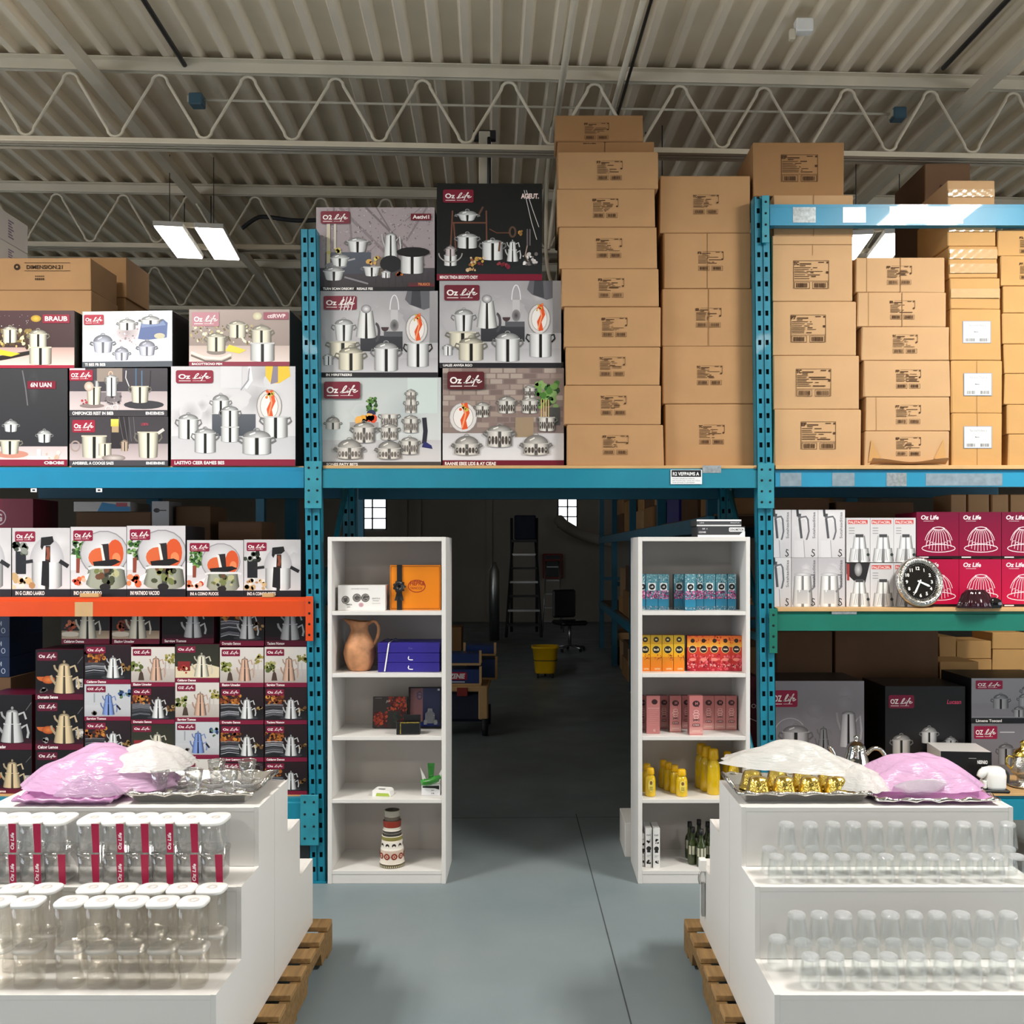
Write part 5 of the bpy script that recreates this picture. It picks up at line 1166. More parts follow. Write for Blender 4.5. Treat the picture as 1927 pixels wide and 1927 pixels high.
o.location = (wx(1834, 4.99), 4.98, ZG + .0005); o.scale = (.82, .45, .95)
tag(o, 'dark glossy fluted cake mould standing before the bright magenta box', 'cake mould')
mb = MB(); mb.lathe([(0, 0), (.05, 0), (.06, .02), (.05, .045), (.02, .06), (0, .062)], 'blackgloss', 40, flute=fl(10, .04)); o = mb.build('small_mould', None, (wx(1873, 4.95), 4.97, ZG + .0005)); o.scale = (.8, .42, .9)
tag(o, 'small black ribbed mould beside the larger fluted one', 'cake mould')
# dim stock behind the second level, right
for i, (x0, x1, y0, Y, m) in enumerate(((1460, 1560, 944, 5.62, 'carton_dark'), (1575, 1720, 950, 5.62, 'carton_dark'))):
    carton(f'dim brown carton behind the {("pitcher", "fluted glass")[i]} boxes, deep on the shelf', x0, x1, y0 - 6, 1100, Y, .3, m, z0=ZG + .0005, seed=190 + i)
for i, (x0, x1) in enumerate(((1790, 1818), (1822, 1862), (1866, 1898), (1902, 1945))):
    carton(f'pale little carton over the magenta boxes, {ORD[i]} from the left', x0, x1, 930, 1100, 5.66, .25, 'carton_pale', z0=ZG + .0005, seed=195 + i)
# ================================================================== low shelf, right bay
def art_lowgrey(a):
    a.rect(0, 0, 1, 1, '#77747c', '#8e8b92'); a.soft(5, .2, .5, .9, .95, .2, '#9a97a0', '#86838b'); a.rect(0, 0, 1, .2, '#6a6870', '#7c7a82')
    a.pot(.26, .22, .28, .22, .25, (.85, .85, .88)); a.kettle(.56, .22, .14, .34, (.6, .6, .63)); a.kettle(.83, .3, .2, .44, (.85, .85, .88), two=False); a.ring(.2, .4, .18, .2, .008, '#b9b7bd', 40, 200)
    a.logo(.0, .72, .28, .9, 'OZ', '#96113f')
def art_lowblack(a):
    a.rect(0, 0, 1, 1, '#161518', '#1a191c'); a.pot(.55, .35, .17, .12, .35, (.9, .9, .9)); a.pot(.2, .22, .2, .16, .3, (.85, .85, .85)); a.pot(.2, .06, .22, .14, 0, (.85, .85, .85), handle=0); a.pot(.82, .3, .12, .08, .3, (.8, .8, .8)); a.pot(.42, .12, .12, .1, .2, (.4, .4, .4)); a.pot(.72, .26, .12, .06, .3, (.5, .5, .5))
    a.logo(.04, .75, .36, .9, 'OZ', '#7d0f38'); a.on('logo_badge'); a.text('Lucaan', .77, .8, .05, '#d9486e', .02, .2, fit=.18); a.on('front_print')
def art_lowpots(a):
    a.rect(0, 0, 1, 1, '#8b8990', '#98969c'); a.rect(0, .15, 1, .45, '#7f7d84', '#8d8b92')
    for u, v, w in ((.34, .32, .34), (.66, .55, .3), (.62, .38, .28), (.55, .14, .24), (.9, .3, .26)): a.pot(u, v, w, w * .62, .3, (.72, .72, .74))
    a.logo(.05, .76, .36, .95, 'OZ', '#96113f'); a.caption(0, .12, 'Limene Toscanl', '#141316', u=.05, fit=.3)
def art_lowpots2(a):
    a.rect(0, 0, 1, 1, '#6d6a70', '#7d7a80'); a.pot(.4, .2, .3, .3, .3, (.6, .6, .62)); a.pot(.8, .3, .4, .4, .3, (.75, .75, .76), handle=2); a.logo(.03, .7, .3, .95, 'OZ', '#96113f')
    a.on('logo_badge'); a.rect(.33, .82, .5, .84, '#c9c7ca'); a.on('front_print')
YM = 5.42
pbox('cookware_box', 'grey cookware box with a crimson logo on the low shelf right of the blue upright', BOX, 1452, 1626, 1281, 1500, YM, .38, '#2d2a2e', art_lowgrey, z0=ZR + .0005)
pbox('cookware_box', 'black cookware box with a crimson script mark on the low shelf, middle one', BOX, 1666, 1816, 1291, 1500, YM, .38, '#171619', art_lowblack, z0=ZR + .0005)
pbox('cookware_box', 'grey box of ribbed pots on the low shelf at the right edge, upper of two', BOX, 1828, 1990, 1276, 1360, YM - .02, .4, '#1b1a1d', art_lowpots, z0=wz(1361, YM - .02))
pbox('cookware_box', 'grey box of ribbed pots on the low shelf at the right edge, lower of two', BOX, 1828, 1990, 1361, 1500, YM - .02, .4, '#1b1a1d', art_lowpots2, z0=ZR + .0005)
pbox('burgundy_box', 'tall burgundy box glimpsed between the right bookcase and the upright', 'box', 1399, 1426, 1272, 1500, 5.72, .2, '#5a0f26', lambda a: (a.rect(0, 0, 1, 1, '#5a1226'), a.text('Oz', .55, .63, .05, '#e6d6da', .02), a.stroke([(.3, .52), (1, .47)], .008, '#e6d6da')), z0=ZR + .0005)
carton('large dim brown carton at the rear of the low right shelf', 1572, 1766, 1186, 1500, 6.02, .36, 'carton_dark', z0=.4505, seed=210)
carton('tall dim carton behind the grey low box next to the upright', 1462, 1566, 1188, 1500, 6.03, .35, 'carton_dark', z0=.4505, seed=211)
for i, (x0, x1, y0, y1, Y) in enumerate(((1769, 1842, 1245, 1500, 6.03), (1800, 1866, 1206, 1239.6, 6.45), (1800, 1866, 1240, 1262, 6.45), (1768, 1799, 1198, 1262, 6.45), (1868, 1930, 1190, 1221.6, 6.45), (1868, 1934, 1222, 1262, 6.45))):
    carton(('white-topped carton on the rear of the low right shelf', 'tan carton in the aisle behind the right bay, upper flat one', 'tan carton in the aisle behind the right bay, lower flat one', 'small tan carton beside the big dim carton', 'tan carton near the rear right post, upper one', 'tan carton near the rear right post, lower one')[i], x0, x1, y0, y1, Y, .3, 'carton_tan', z0=wz(y1, Y) if i else .4505, seed=212 + i, name='cardboard_carton')
carton('plain carton stacked behind the right bay under the tan cartons', 1760, 1940, 1262.5, 1560, 6.44, .45, 'carton_tan', z0=0, seed=219)
# teapot
def teapot():
    r = empty('steel_teapot', (wx(1611, 5.15), 5.15, ZR + .0005))
    mb = MB(); mb.lathe([(0, 0), (.06, 0), (.072, .01), (.08, .04), (.076, .09), (.062, .15), (.05, .185), (.052, .2), (.044, .205)], 'chrome', 32); mb.build('body', r)
    mb = MB(); mb.lathe([(.05, .203), (.047, .215), (.03, .232), (.012, .24), (.008, .25), (.014, .258), (.012, .268), (0, .272)], 'chrome', 24); mb.build('lid', r)
    mb = MB(); mb.tube(smooth_path([(-.065, 0, .05), (-.1, 0, .09), (-.115, 0, .16), (-.135, 0, .2), (-.15, 0, .21)]), [.016] * 8 + [.011] * 9 + [.008] * 4, 'chrome', 10); mb.build('spout', r)
    mb = MB(); mb.tube(smooth_path([(.055, 0, .17), (.09, 0, .2), (.13, 0, .195), (.16, 0, .15), (.165, 0, .09)]), .012, 'silver', 10); mb.build('handle', r)
    tag(r, 'polished steel teapot with a curved spout in front of the grey low box', 'teapot')
teapot()
def art_kitbox(a):
    a.rect(0, 0, 1, 1, '#121214'); a.rect(.03, .7, .06, .8, '#e8e8e8'); a.rect(.03, .5, .06, .62, '#cfcfcf'); a.text('NESPARO', .72, .66, .1, '#f0f0f0', .03, fit=.2); a.text('Duci 2', .8, .5, .08, '#d9d9d9', .02, fit=.11); a.rect(.55, .8, .7, .82, '#8a8a8a'); a.text('S&t', .6, .1, .12, '#f0f0f0', .04, fit=.1)
pbox('appliance_box', 'black and white appliance box with small white lettering on the low right shelf', 'box', 1772, 1864, 1414, 1500, 5.135, .24, '#d8d5d2', art_kitbox, z0=ZR + .0005, rz=math.radians(-6))
# small white appliance with a covered spout on a black tray
def coffee():
    r = empty('wrapped_kettle', (wx(1880, 4.99), 5.035, ZR + .0005), (0, 0, math.radians(-4)))
    mb = MB(); mb.box(-.075, .06, -.05, .05, 0, .016, 'black', .005); mb.build('base_plate', r)
    mb = MB(); mb.lathe([(0, .017), (.047, .017), (.05, .03), (.05, .09), (.044, .118), (.03, .128), (0, .132)], 'lid', 28, sq=3.2); mb.build('body', r)
    mb = MB(); mb.tube(smooth_path([(-.03, -.005, .115), (-.06, -.01, .105), (-.085, -.012, .075)]), [.018, .019, .02, .021, .022, .022, .023, .022, .02, .017, .015], 'lid', 10); mb.build('spout_cover', r)
    mb = MB(); mb.box(-.068, -.05, -.03, .03, .017, .06, 'lid', .005); mb.build('side_block', r)
    mb = MB(); mb.tube(smooth_path([(.045, 0, .115), (.068, 0, .09), (.066, 0, .045)]), .007, 'dark', 8); mb.build('handle', r)
    tag(r, 'small white wrapped kettle on a black base near the right edge', 'kettle')
coffee()
def samovar():
    r = empty('gilded_teapot', (wx(1932, 5.1), 5.14, ZR + .0005))
    mb = MB(); mb.lathe([(0, 0), (.07, 0), (.078, .008), (.078, .012), (.03, .02), (.028, .05), (.055, .07), (.062, .09), (.06, .14), (.048, .165)], 'silver', 32); mb.build('body', r)
    mb = MB(); mb.lathe([(.05, .165), (.052, .172), (.035, .195), (.012, .21), (.01, .225), (.016, .235), (0, .25)], 'gold', 24); mb.build('lid', r)
    mb = MB(); mb.tube(smooth_path([(-.055, 0, .09), (-.085, 0, .12), (-.08, 0, .16), (-.05, 0, .155)]), .006, 'gold', 8); mb.build('handle', r)
    tag(r, 'shiny silver and gold footed teapot at the right picture edge', 'teapot')
samovar()
mb = MB(); mb.lathe([(0, 0), (.02, 0), (.02, .12), (.018, .125), (0, .125)], 'chrome', 18); o = mb.build('steel_tube', None, (wx(1663, 5.2), 5.2, ZR + .0005)); tag(o, 'upright steel tube between the teapot and the black low box', 'canister')
# ================================================================== white bookcases
SH = [.068, .44, .768, 1.096, 1.42]          # tops of the shelves
def bookcase(x0, x1, label, D=.37, Hc=1.808):
    W = x1 - x0; r = empty('bookcase', ((x0 + x1) / 2, 4.985, 0)); t = .022
    for s in (-1, 1):
        mb = MB(); a = -W / 2 if s < 0 else W / 2 - t; mb.box(a, a + t, 0, D, 0, Hc, 'white', .0015); mb.build('side_panel', r)
    mb = MB(); mb.box(-W / 2 + t, W / 2 - t, D - .01, D - .004, 0, Hc - t, 'white_in'); mb.build('back_panel', r)
    mb = MB(); mb.box(-W / 2 + t, W / 2 - t, 0, D - .01, Hc - t, Hc, 'white', .001); mb.build('top_panel', r)
    for z in SH:
        mb = MB(); mb.box(-W / 2 + t, W / 2 - t, .002, D - .01, z - .02, z, 'white', .001); mb.build('shelf', r)
    mb = MB(); mb.box(-W / 2 + t, W / 2 - t, .004, .02, 0, SH[0] - .021, 'white', .001); mb.build('plinth', r)
    return tag(r, label, 'bookcase')
bookcase(-1.062, -.446, 'white five-shelf bookcase holding a jug and gift boxes, left of the aisle')
bookcase(.556, 1.14, 'white five-shelf bookcase of cosmetics and bottles, right of the aisle')
YS = 5.0
def zs(i): return SH[i] + .0006
# ---- left case
def art_pans(a):
    a.rect(0, 0, 1, 1, '#eceae8'); 
    for u, v, r in ((.16, .42, .16), (.4, .5, .17), (.58, .5, .17)):
        a.ell(u, v, r, r, '#55524f'); a.ring(u, v, r * .7, r * .7, .05, '#8a8683'); a.blobs(12, u - .06, v - .12, u + .06, v + .12, .03, ['#a9a5a2', '#2a2826', '#77736f'])
    a.ell(.49, .22, .1, .09, '#b58a94', '#cfaab2'); a.text('TMRFA', .16, .2, .06, '#3a3836', .02, fit=.14); a.text('pon', .2, .12, .05, '#3a3836', .02, fit=.06)
    a.text('ONTGIOED CUSTOTON', .28, .84, .045, '#9a9794', 0, fit=.36); a.text('SEAPSTICE', .72, .45, .05, '#5a5856', 0, fit=.17); a.text('Gountion', .74, .37, .045, '#5a5856', 0, fit=.13); a.rect(.72, .27, .9, .285, '#b5b2b0')
pbox('pan_set_box', 'white box printed with three round dark pans on the top shelf of the left bookcase', 'box', 636, 725, 1101, 1150, 5.06, .12, '#e2dfdc', art_pans, z0=zs(4))
def art_gift(a):
    a.rect(0, 0, 1, 1, '#ee8a12'); a.stroke([(.02, .03), (.98, .03)], .012, '#7d3a0a'); a.stroke([(.02, .97), (.98, .97)], .012, '#7d3a0a'); a.stroke([(.02, .03), (.02, .97)], .012, '#7d3a0a'); a.stroke([(.98, .03), (.98, .97)], .012, '#7d3a0a')
    a.ring(.53, .53, .19, .135, .02, '#a5361a'); a.text('HEPR&', .39, .55, .1, '#a5361a', .03, .2, fit=.3); a.text('TANCCIS', .4, .46, .055, '#a5361a', .02, .2, fit=.24)
o = pbox('orange_gift_box', 'orange gift box tied with a black ribbon on the top shelf of the left bookcase', 'gift box', 734, 829, 1063, 1150, 5.1, .09, '#c9660e', art_gift, z0=zs(4))
gw, gh = 95 * 5.1 / F, wz(1063, 5.1) - zs(4)
mb = MB(); mb.box(-gw * .36, -gw * .26, -.009, -.0055, .0, gh, 'black'); rb = mb.build('ribbon', o)
mb = MB()
for k in range(9):
    an = 2 * PI * k / 9; c, s_ = math.cos(an), math.sin(an)
    mb.grid(lambda u, v: (-gw * .31 + (u * .036) * c - (v - .5) * .026 * math.sin(u * PI) * s_, -.012 - .018 * math.sin(u * PI) * (1 - .4 * v), gh * .52 + (u * .036) * s_ + (v - .5) * .026 * math.sin(u * PI) * c), 6, 3, 'black')
for sg in (-.6, .5): mb.grid(lambda u, v: (-gw * .31 + sg * .03 * u + (v - .5) * .016, -.013 - .003 * math.sin(u * 7), gh * .5 - u * .07), 6, 2, 'black')
mb.build('bow', rb)
# jug
def jug():
    r = empty('clay_jug', (wx(677, 5.12), 5.12, zs(3)), (0, 0, math.radians(0)))
    mb = MB(); prof = [(0, 0), (.05, 0), (.06, .006), (.078, .05), (.086, .095), (.078, .14), (.057, .185), (.045, .212), (.046, .235), (.056, .262), (.052, .262), (.041, .236), (.04, .212)]
    mb.lathe(prof, 'terracotta', 40)
    for i, p in enumerate(mb.v):
        if p[2] > .2 and p[0] < 0: k = (p[2] - .2) / .06 * (-p[0] / .05); mb.v[i] = (p[0] - .028 * max(0, k) ** 2, p[1] * (1 - .25 * k), p[2] + .012 * k)
    mb.build('body', r)
    mb = MB(); mb.tube(smooth_path([(.045, 0, .247), (.075, 0, .262), (.098, 0, .24), (.1, 0, .2), (.088, 0, .16), (.068, 0, .13)]), .0085, 'terracotta', 10); mb.build('handle', r)
    tag(r, 'mottled terracotta jug on the second shelf of the left bookcase', 'jug')
jug()
M['royal'] = solid('royal_blue_card', '#2a1f86', .45, var=.05)
def swoosh(a): a.stroke([(.49, .55), (.5, .35), (.53, .3), (.57, .3)], .1, '#eeeef6'); a.ell(.5, .6, .05, .12, '#eeeef6')
zb = zs(3)
for i in range(3):
    W = 116 * 5.04 / F; hh = .05 if i < 2 else .054; r = None
    mb = MB(); mb.box(-W / 2 - (.001 if i == 2 else 0), W / 2, 0, .24, 0, hh - .001, 'royal', .003); o = mb.build('blue_gift_box', None, (wx(769, 5.04), 5.04, zb)); zb += hh
    if i < 2: a = Art(W, hh - .001, 'print'); a.on('white_mark'); swoosh(a); a.build(o)
    else:
        a = Art(W, hh - .001, 'print'); a.on('white_mark'); a.text('Kas', .5, .4, .2, '#6a66b0', 0, fit=.06); a.build(o)
        mb = MB(); mb.grid(lambda u, v: (-W * .32 - .022 * u + (v - .5) * .007, -.004 - .001 * math.sin(u * 9), hh - .002 - u * .148), 14, 2, 'lid'); mb.grid(lambda u, v: (-W * .32 + (v - .5) * .007, u * .2, hh + .0005), 4, 1, 'lid'); rb = mb.build('ribbon', o)
        mb = MB()
        for sg in (-1, 1): mb.grid(lambda u, v: (-W * .3 + sg * .035 * u * 1.2, .05 + (v - .5) * .02 * math.sin(u * PI), hh + .002 + .018 * math.sin(u * PI) * (.4 + .6 * v)), 8, 3, 'navy')
        mb.build('bow', rb)
    tag(o, f'flat royal blue gift box, {("bottom", "middle", "top")[i]} of three beside the jug' + (', tied with a white ribbon' if i == 2 else ''), 'gift box')
# third shelf
def art_floral(a):
    a.rect(0, 0, 1, 1, '#2c2826', '#3b3634'); R = ['#8e2a1c', '#a83a22', '#6d1c16', '#c2502c', '#4a1412']
    a.blobs(70, .06, .04, .4, .5, .06, R); a.blobs(90, .42, .55, .95, 1, .055, R); a.blobs(40, .78, .2, .98, .7, .05, R); a.blobs(16, .6, .1, .8, .45, .08, ['#2a2c28', '#1f2220', '#343a34']); a.text('pir', .38, .82, .09, '#d9d0cc', 0, .3, fit=.13); a.rect(.06, .94, .26, .955, '#8d8682')
pbox('floral_gift_box', 'dark gift box printed with red flowers, leaning on the third shelf of the left bookcase', 'gift box', 701, 766, 1311, 1375, 5.2, .03, '#1c1918', art_floral, z0=zs(2) + .005, rx=math.radians(-7))
def art_set(a):
    a.rect(0, 0, 1, 1, '#232a4e', '#2c3156'); a.rect(.0, .12, .42, 1, '#9a6a6a', '#7d5258'); a.soft(2, .1, .6, .35, .9, .15, '#b58580', '#8d5f62'); a.rect(0, 0, 1, .1, '#2a3a86')
    a.rect(.9, .93, .97, .98, '#dcdce4')
def setbox():
    Y = 5.2; W = 62 * Y / F; Hh = 76 * Y / F; r = empty('framed_gift_set', (wx(799, Y), Y, zs(2) + .005), (math.radians(-6), 0, 0))
    a = Art(W - .012, Hh - .012, 'print'); art_set(a)
    for o in a.build(r): o.location = (0, .02, .006); o.name = 'inner_card'
    mb = MB(); mb.box(-W / 2, W / 2, .021, .03, 0, Hh, 'black')
    for b in ((-W / 2, -W / 2 + .006, 0, Hh), (W / 2 - .006, W / 2, 0, Hh), (-W / 2, W / 2, 0, .006), (-W / 2, W / 2, Hh - .006, Hh)): mb.box(b[0], b[1], -.004, .022, b[2], b[3], 'black', .002)
    mb.build('frame', r)
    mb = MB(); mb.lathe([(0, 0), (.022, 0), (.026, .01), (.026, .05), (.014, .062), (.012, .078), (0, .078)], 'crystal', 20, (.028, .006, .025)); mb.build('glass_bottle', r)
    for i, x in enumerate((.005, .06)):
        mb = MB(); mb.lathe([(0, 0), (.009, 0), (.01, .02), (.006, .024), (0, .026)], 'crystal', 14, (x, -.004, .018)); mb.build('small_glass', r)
    tag(r, 'framed gift set with a glass bottle and navy backing on the third bookcase shelf', 'gift set')
setbox()
def goldbox():
    r = empty('open_black_box', (wx(771, 5.03), 5.03, zs(2)), (0, 0, math.radians(4)))
    mb = MB(); mb.box(-.07, .055, .0, .07, 0, .066, 'black', .003); mb.build('box_body', r)
    mb = MB(); mb.box(-.045, .052, -.0035, -.0005, .006, .06, 'blackgloss', .001); mb.build('front_panel', r)
    mb = MB(); mb.box(-.045, .05, -.003, .0, .061, .0665, 'gold'); mb.box(-.05, -.0455, -.003, 0, .006, .0665, 'gold'); mb.build('gold_edging', r)
    mb = MB(); mb.box(-.035, .056, .03, .036, .067, .1, 'black', .002); mb.build('open_lid', r)
    tag(r, 'small open black box with gold edging at the front of the third bookcase shelf', 'box')
goldbox()
# fourth shelf
def greenpad():
    r = empty('white_green_gadget', (wx(719, 5.06), 5.04, zs(1)), (0, 0, math.radians(-8)))
    mb = MB(); mb.prism([(-.05, 0), (.05, 0), (.045, .026), (.035, .034), (-.04, .036), (-.05, .03)], 0, .07, 'lid'); mb.build('body', r)
    M['lime'] = solid('lime_green_plastic', '#a8bf4a', .5); mb = MB(); mb.poly([(-.032, -.0008, .002), (.046, -.0008, .002), (.038, -.0008, .018), (-.026, -.0008, .018)], 'lime'); mb.build('green_panel', r)
    mb = MB(); mb.box(-.02, .015, .012, .02, .0352, .037, 'black'); mb.build('dark_slot', r)
    tag(r, 'small white box with a lime green front on the fourth bookcase shelf', 'gadget')
greenpad()
def greenset():
    r = empty('green_gift_set', (wx(810, 5.05), 5.07, zs(1)))
    M['leaf'] = solid('glossy_green', '#2f8a2a', .2, var=.4, scale=18, coat=.5)
    W = .098
    def f(a): a.rect(0, 0, 1, 1, '#efeef2'); a.poly([(.05, .82), (.95, .88), (.95, .5), (.72, .62), (.05, .68)], '#141612'); a.text('S B C', .52, .4, .1, '#33343a', .04, fit=.16); a.text('E B', .54, .12, .1, '#33343a', .04, fit=.14)
    mb = MB(); mb.box(-W / 2, W / 2, 0, .05, 0, .058, 'lid', .002); b = mb.build('white_base', r); a = Art(W, .058, 'print'); f(a); a.build(b)
    mb = MB(); mb.tube(smooth_path([(-.05, -.004, .078), (-.03, -.012, .07), (.0, -.014, .076), (.03, -.01, .088), (.05, -.002, .1)]), [.01] * 3 + [.019] * 14 + [.012] * 4, 'leaf', 10); mb.build('green_pouch', r)
    mb = MB(); mb.prism([(-.014, .075), (.012, .075), (.018, .165), (-.02, .165)], .02, .026, 'leaf'); mb.build('green_card', r)
    for sg in (-1, 1):
        mb = MB(); mb.prism([(sg * .02, .06), (sg * .045, .06), (sg * .06, .14), (sg * .04, .105)], .028, .031, 'lid'); mb.build('white_flap', r)
    tag(r, 'white gift set with green pouch and card at the right of the fourth shelf', 'gift set')
greenset()
# bottom shelf: stacked patterned ceramic tower
def tower():
    r = empty('ceramic_tower', (wx(738, 5.08), 5.08, zs(0)))
    def seg(nm, prof, cols, n=40):
        mb = MB(); mb.lathe(prof, 'print', n, cols=[lin(c) for c in cols], smooth=False); return mb.build(nm, r)
    b = seg('patterned_base', [(0, 0), (.066, 0), (.067, .02), (.064, .022), (.062, .055), (.061, .09), (.058, .1), (.055, .135), (.052, .14), (0, .14)], ['#6a6048', '#5c533c', '#e9e0d2', '#e9ded0', '#d9c2b0', '#efe8dc', '#ece4d8', '#e2d6c4', '#e2d6c4'])
    seg('middle_jar', [(.0, .1405), (.054, .1405), (.055, .16), (.051, .162), (.05, .176), (.0, .177)], ['#a39a5a', '#8f8648', '#e6e0d2', '#3f3a34', '#e6e0d2'])
    seg('upper_jar', [(.0, .1775), (.048, .1775), (.05, .19), (.046, .192), (.045, .206), (.046, .208), (.048, .24), (.043, .242), (0, .243)], ['#35312d', '#4a4540', '#e9e4d8', '#d9d2c4', '#7d2a20', '#8e3224', '#5a4238', '#5a4238'])
    seg('top_cup', [(.0, .2435), (.041, .2435), (.042, .262), (.039, .264), (.042, .292), (.038, .293), (.036, .28), (0, .28)], ['#4a443c', '#6a6156', '#c9c2b2', '#b9b2a2', '#8d8672', '#5a5448', '#5a5448'])
    mb = MB()
    for k in range(10):
        an = 2 * PI * k / 10; x, y = math.cos(an), math.sin(an)
        for (z, s, c) in ((.06, .017, '#8e3224'), (.06, .009, '#e2b8a0'), (.06, .004, '#5a1c14'), (.115, .011, '#2f2a26')):
            rr = .0632 - (z - .055) * .12 + {.017: .0006, .009: .0012, .004: .0018, .011: .0006}[s]
            mb.poly([(x * rr - y * s * math.cos(q), y * rr + x * s * math.cos(q), z + s * math.sin(q)) for q in [2 * PI * i / 10 for i in range(10)]], 'print', lin(c))
    for k in range(40):
        an = 2 * PI * k / 40; x, y = math.cos(an) * .0672, math.sin(an) * .0672; mb.poly([(x - y * .05, y + x * .05, .004), (x + y * .05, y - x * .05, .004), (x, y, .014)], 'print', lin('#d9cfae'))
    mb.build('painted_pattern', b)
    tag(r, 'stacked tower of patterned ceramic jars on the bottom shelf of the left bookcase', 'ceramic jar')
tower()
# ---- right case
for i, (x0, x1, py0, py1, w2) in enumerate(((1313, 1402, 983, 1003, 1), (1311, 1395, 970, 982.5, 0))):
    W = (x1 - x0) * 5.05 / F; z0 = 1.8086 + (0 if i == 0 else .0572); hh = .056 if i == 0 else .035
    mb = MB(); mb.box(-W / 2, W / 2, 0, .2, 0, hh, 'print', .002, lin('#3a3a3d')); o = mb.build('black_white_box', None, (wx((x0 + x1) / 2, 5.05), 5.05, z0))
    a = Art(W, hh, 'print')
    if i == 0: a.rect(0, 0, 1, 1, '#3f4043'); a.rect(0, 0, 1, .2, '#ececee'); a.poly([(.88, .2), (1, .2), (1, .55), (.94, .45)], '#ececee'); a.rrect(.66, .5, .99, .9, .1, '#e9e9eb'); a.text('DSNOMETIOR', .68, .6, .2, '#2a2a2c', .02, fit=.29); a.text('CZONBI', .02, .38, .16, '#e9e9eb', .02, fit=.15); a.text('IZ 1', .1, .72, .12, '#e9e9eb', .02, fit=.1)
    else: a.rect(0, 0, 1, 1, '#4a4b4e'); a.rect(0, 0, 1, .2, '#e2e2e4'); a.rect(0, .75, 1, 1, '#ececee'); a.text('RMGIOTUR', .76, .42, .2, '#e9e9eb', 0, fit=.2); a.text('LEA', .07, .42, .2, '#e9e9eb', 0, fit=.1)
    a.build(o); tag(o, f'flat black and white box lying on top of the right bookcase, {"lower" if i == 0 else "upper"} of two', 'box')
def art_blue_c(a):
    a.rect(0, 0, 1, 1, '#3c7f96', '#5b94a2'); a.blobs(60, 0, .75, 1, 1, .022, ['#8fb6bd', '#3d6b7d', '#b8ccd0', '#4f8a9a']); a.rrect(.18, .54, .82, .75, .02, '#e9eaea'); a.ell(.5, .645, .085, .085, '#17191b'); a.text('nB', .4, .62, .055, '#e9e9e9', .03, fit=.22)
    a.blobs(90, 0, .28, 1, .54, .024, ['#c0568e', '#a03a74', '#d98ab4', '#7d2a5c', '#5a1c42', '#e6b0cc']); a.rect(0, .1, 1, .3, '#2f86a8', '#2a7a9c'); a.blobs(20, 0, .0, 1, .1, .014, ['#d8e2e6', '#7d8fa8', '#c9a0ba'])
def art_orange_c(a):
    a.rect(0, 0, 1, 1, '#ee7d1c', '#b59a2c'); a.rect(0, .4, 1, .75, '#f0a91e', '#d9b02c'); a.ell(.5, .88, .075, .075, '#33281a'); a.text('00', .4, .86, .04, '#e6dfae', .04, fit=.2); a.ell(.5, .6, .115, .115, '#e8cf6a'); a.ell(.5, .6, .105, .105, '#2b2418'); a.text('bu.fi', .28, .575, .06, '#f0e6c0', .04, fit=.44)
    a.blobs(16, .4, .3, .95, .46, .018, ['#a5421c', '#7d2c14', '#c9601f']); a.text('CATOO', .35, .04, .05, '#f6e2b0', .03, fit=.5)
def art_red_c(a):
    a.rect(0, 0, 1, .7, '#a81c2c', '#d8452a'); a.rect(0, .68, 1, 1, '#f0b03a', '#d8602c'); a.blobs(12, 0, .78, 1, 1, .03, ['#d83a2a', '#c22a28', '#e8782e']); a.ell(.5, .86, .06, .06, '#33201a'); a.ell(.5, .62, .115, .115, '#f0c98a'); a.ell(.5, .62, .1, .1, '#2a1c1a'); a.text('oaxe', .3, .6, .055, '#f4e6d0', .04, fit=.4)
    a.blobs(40, .03, .03, .97, .46, .04, ['#d8505a', '#c93444', '#e87a7a', '#8e1626', '#e2636a', '#b52236']); a.ell(.5, .33, .1, .045, '#e8887a'); a.blobs(8, .1, .1, .9, .2, .02, ['#f0c0b8', '#e69a94'])
def art_pink_c(a):
    a.rect(0, 0, 1, 1, '#c98482', '#b8706e'); a.rect(0, .04, 1, .2, '#e0aaa2', '#cf8f8a'); a.ell(.5, .8, .095, .08, '#3a2226'); a.text('H', .44, .77, .07, '#c98482', .03); a.poly([(.55, .74), (.72, .7), (.6, .78)], '#3a2226')
    for k in range(4): a.ring(.5, .6 - .07 * k, .06 + .02 * (k % 2), .035, .01, '#f0cdc6', seg=10)
    a.text('SABO', .25, .36, .055, '#5a2f30', .04, fit=.5); a.rrect(.22, .22, .78, .29, .02, '#6d3a3c'); a.text('ELYMOE', .28, .24, .035, '#f0d6d0', .02, fit=.44); a.rect(.2, .1, .8, .115, '#f0cdc6')
def art_pink_side(a):
    a.rect(0, 0, 1, 1, '#c47e7c', '#bd7775'); a.ell(.6, .84, .08, .07, '#3a2226'); a.rect(.1, .67, .95, .68, '#e6bdb6')
    for k in range(8): a.rect(.2, .62 - .055 * k, .9 - (k % 3) * .12, .628 - .055 * k, '#d89c98')
    a.text('G', .5, .06, .06, '#e9c9c2', .03)
def packs(fn, name, cat, rows, sidec, shelf, yc0, yc1, where, D=.055):
    for i, (x0, x1, Y, rz, lab, f2) in enumerate(rows):
        pbox(name, lab, cat, x0, x1, yc0, yc1, Y, D, sidec, f2 or fn, z0=zs(shelf), rz=math.radians(rz), seed=i, group=where)
c6 = lambda v: 1150 + v * .2076
blue = [(250, 310), (316, 424), (428, 524), (588, 664), (670, 768), (775, 836), (842, 944), (950, 1050), (1056, 1132)]
rows = []
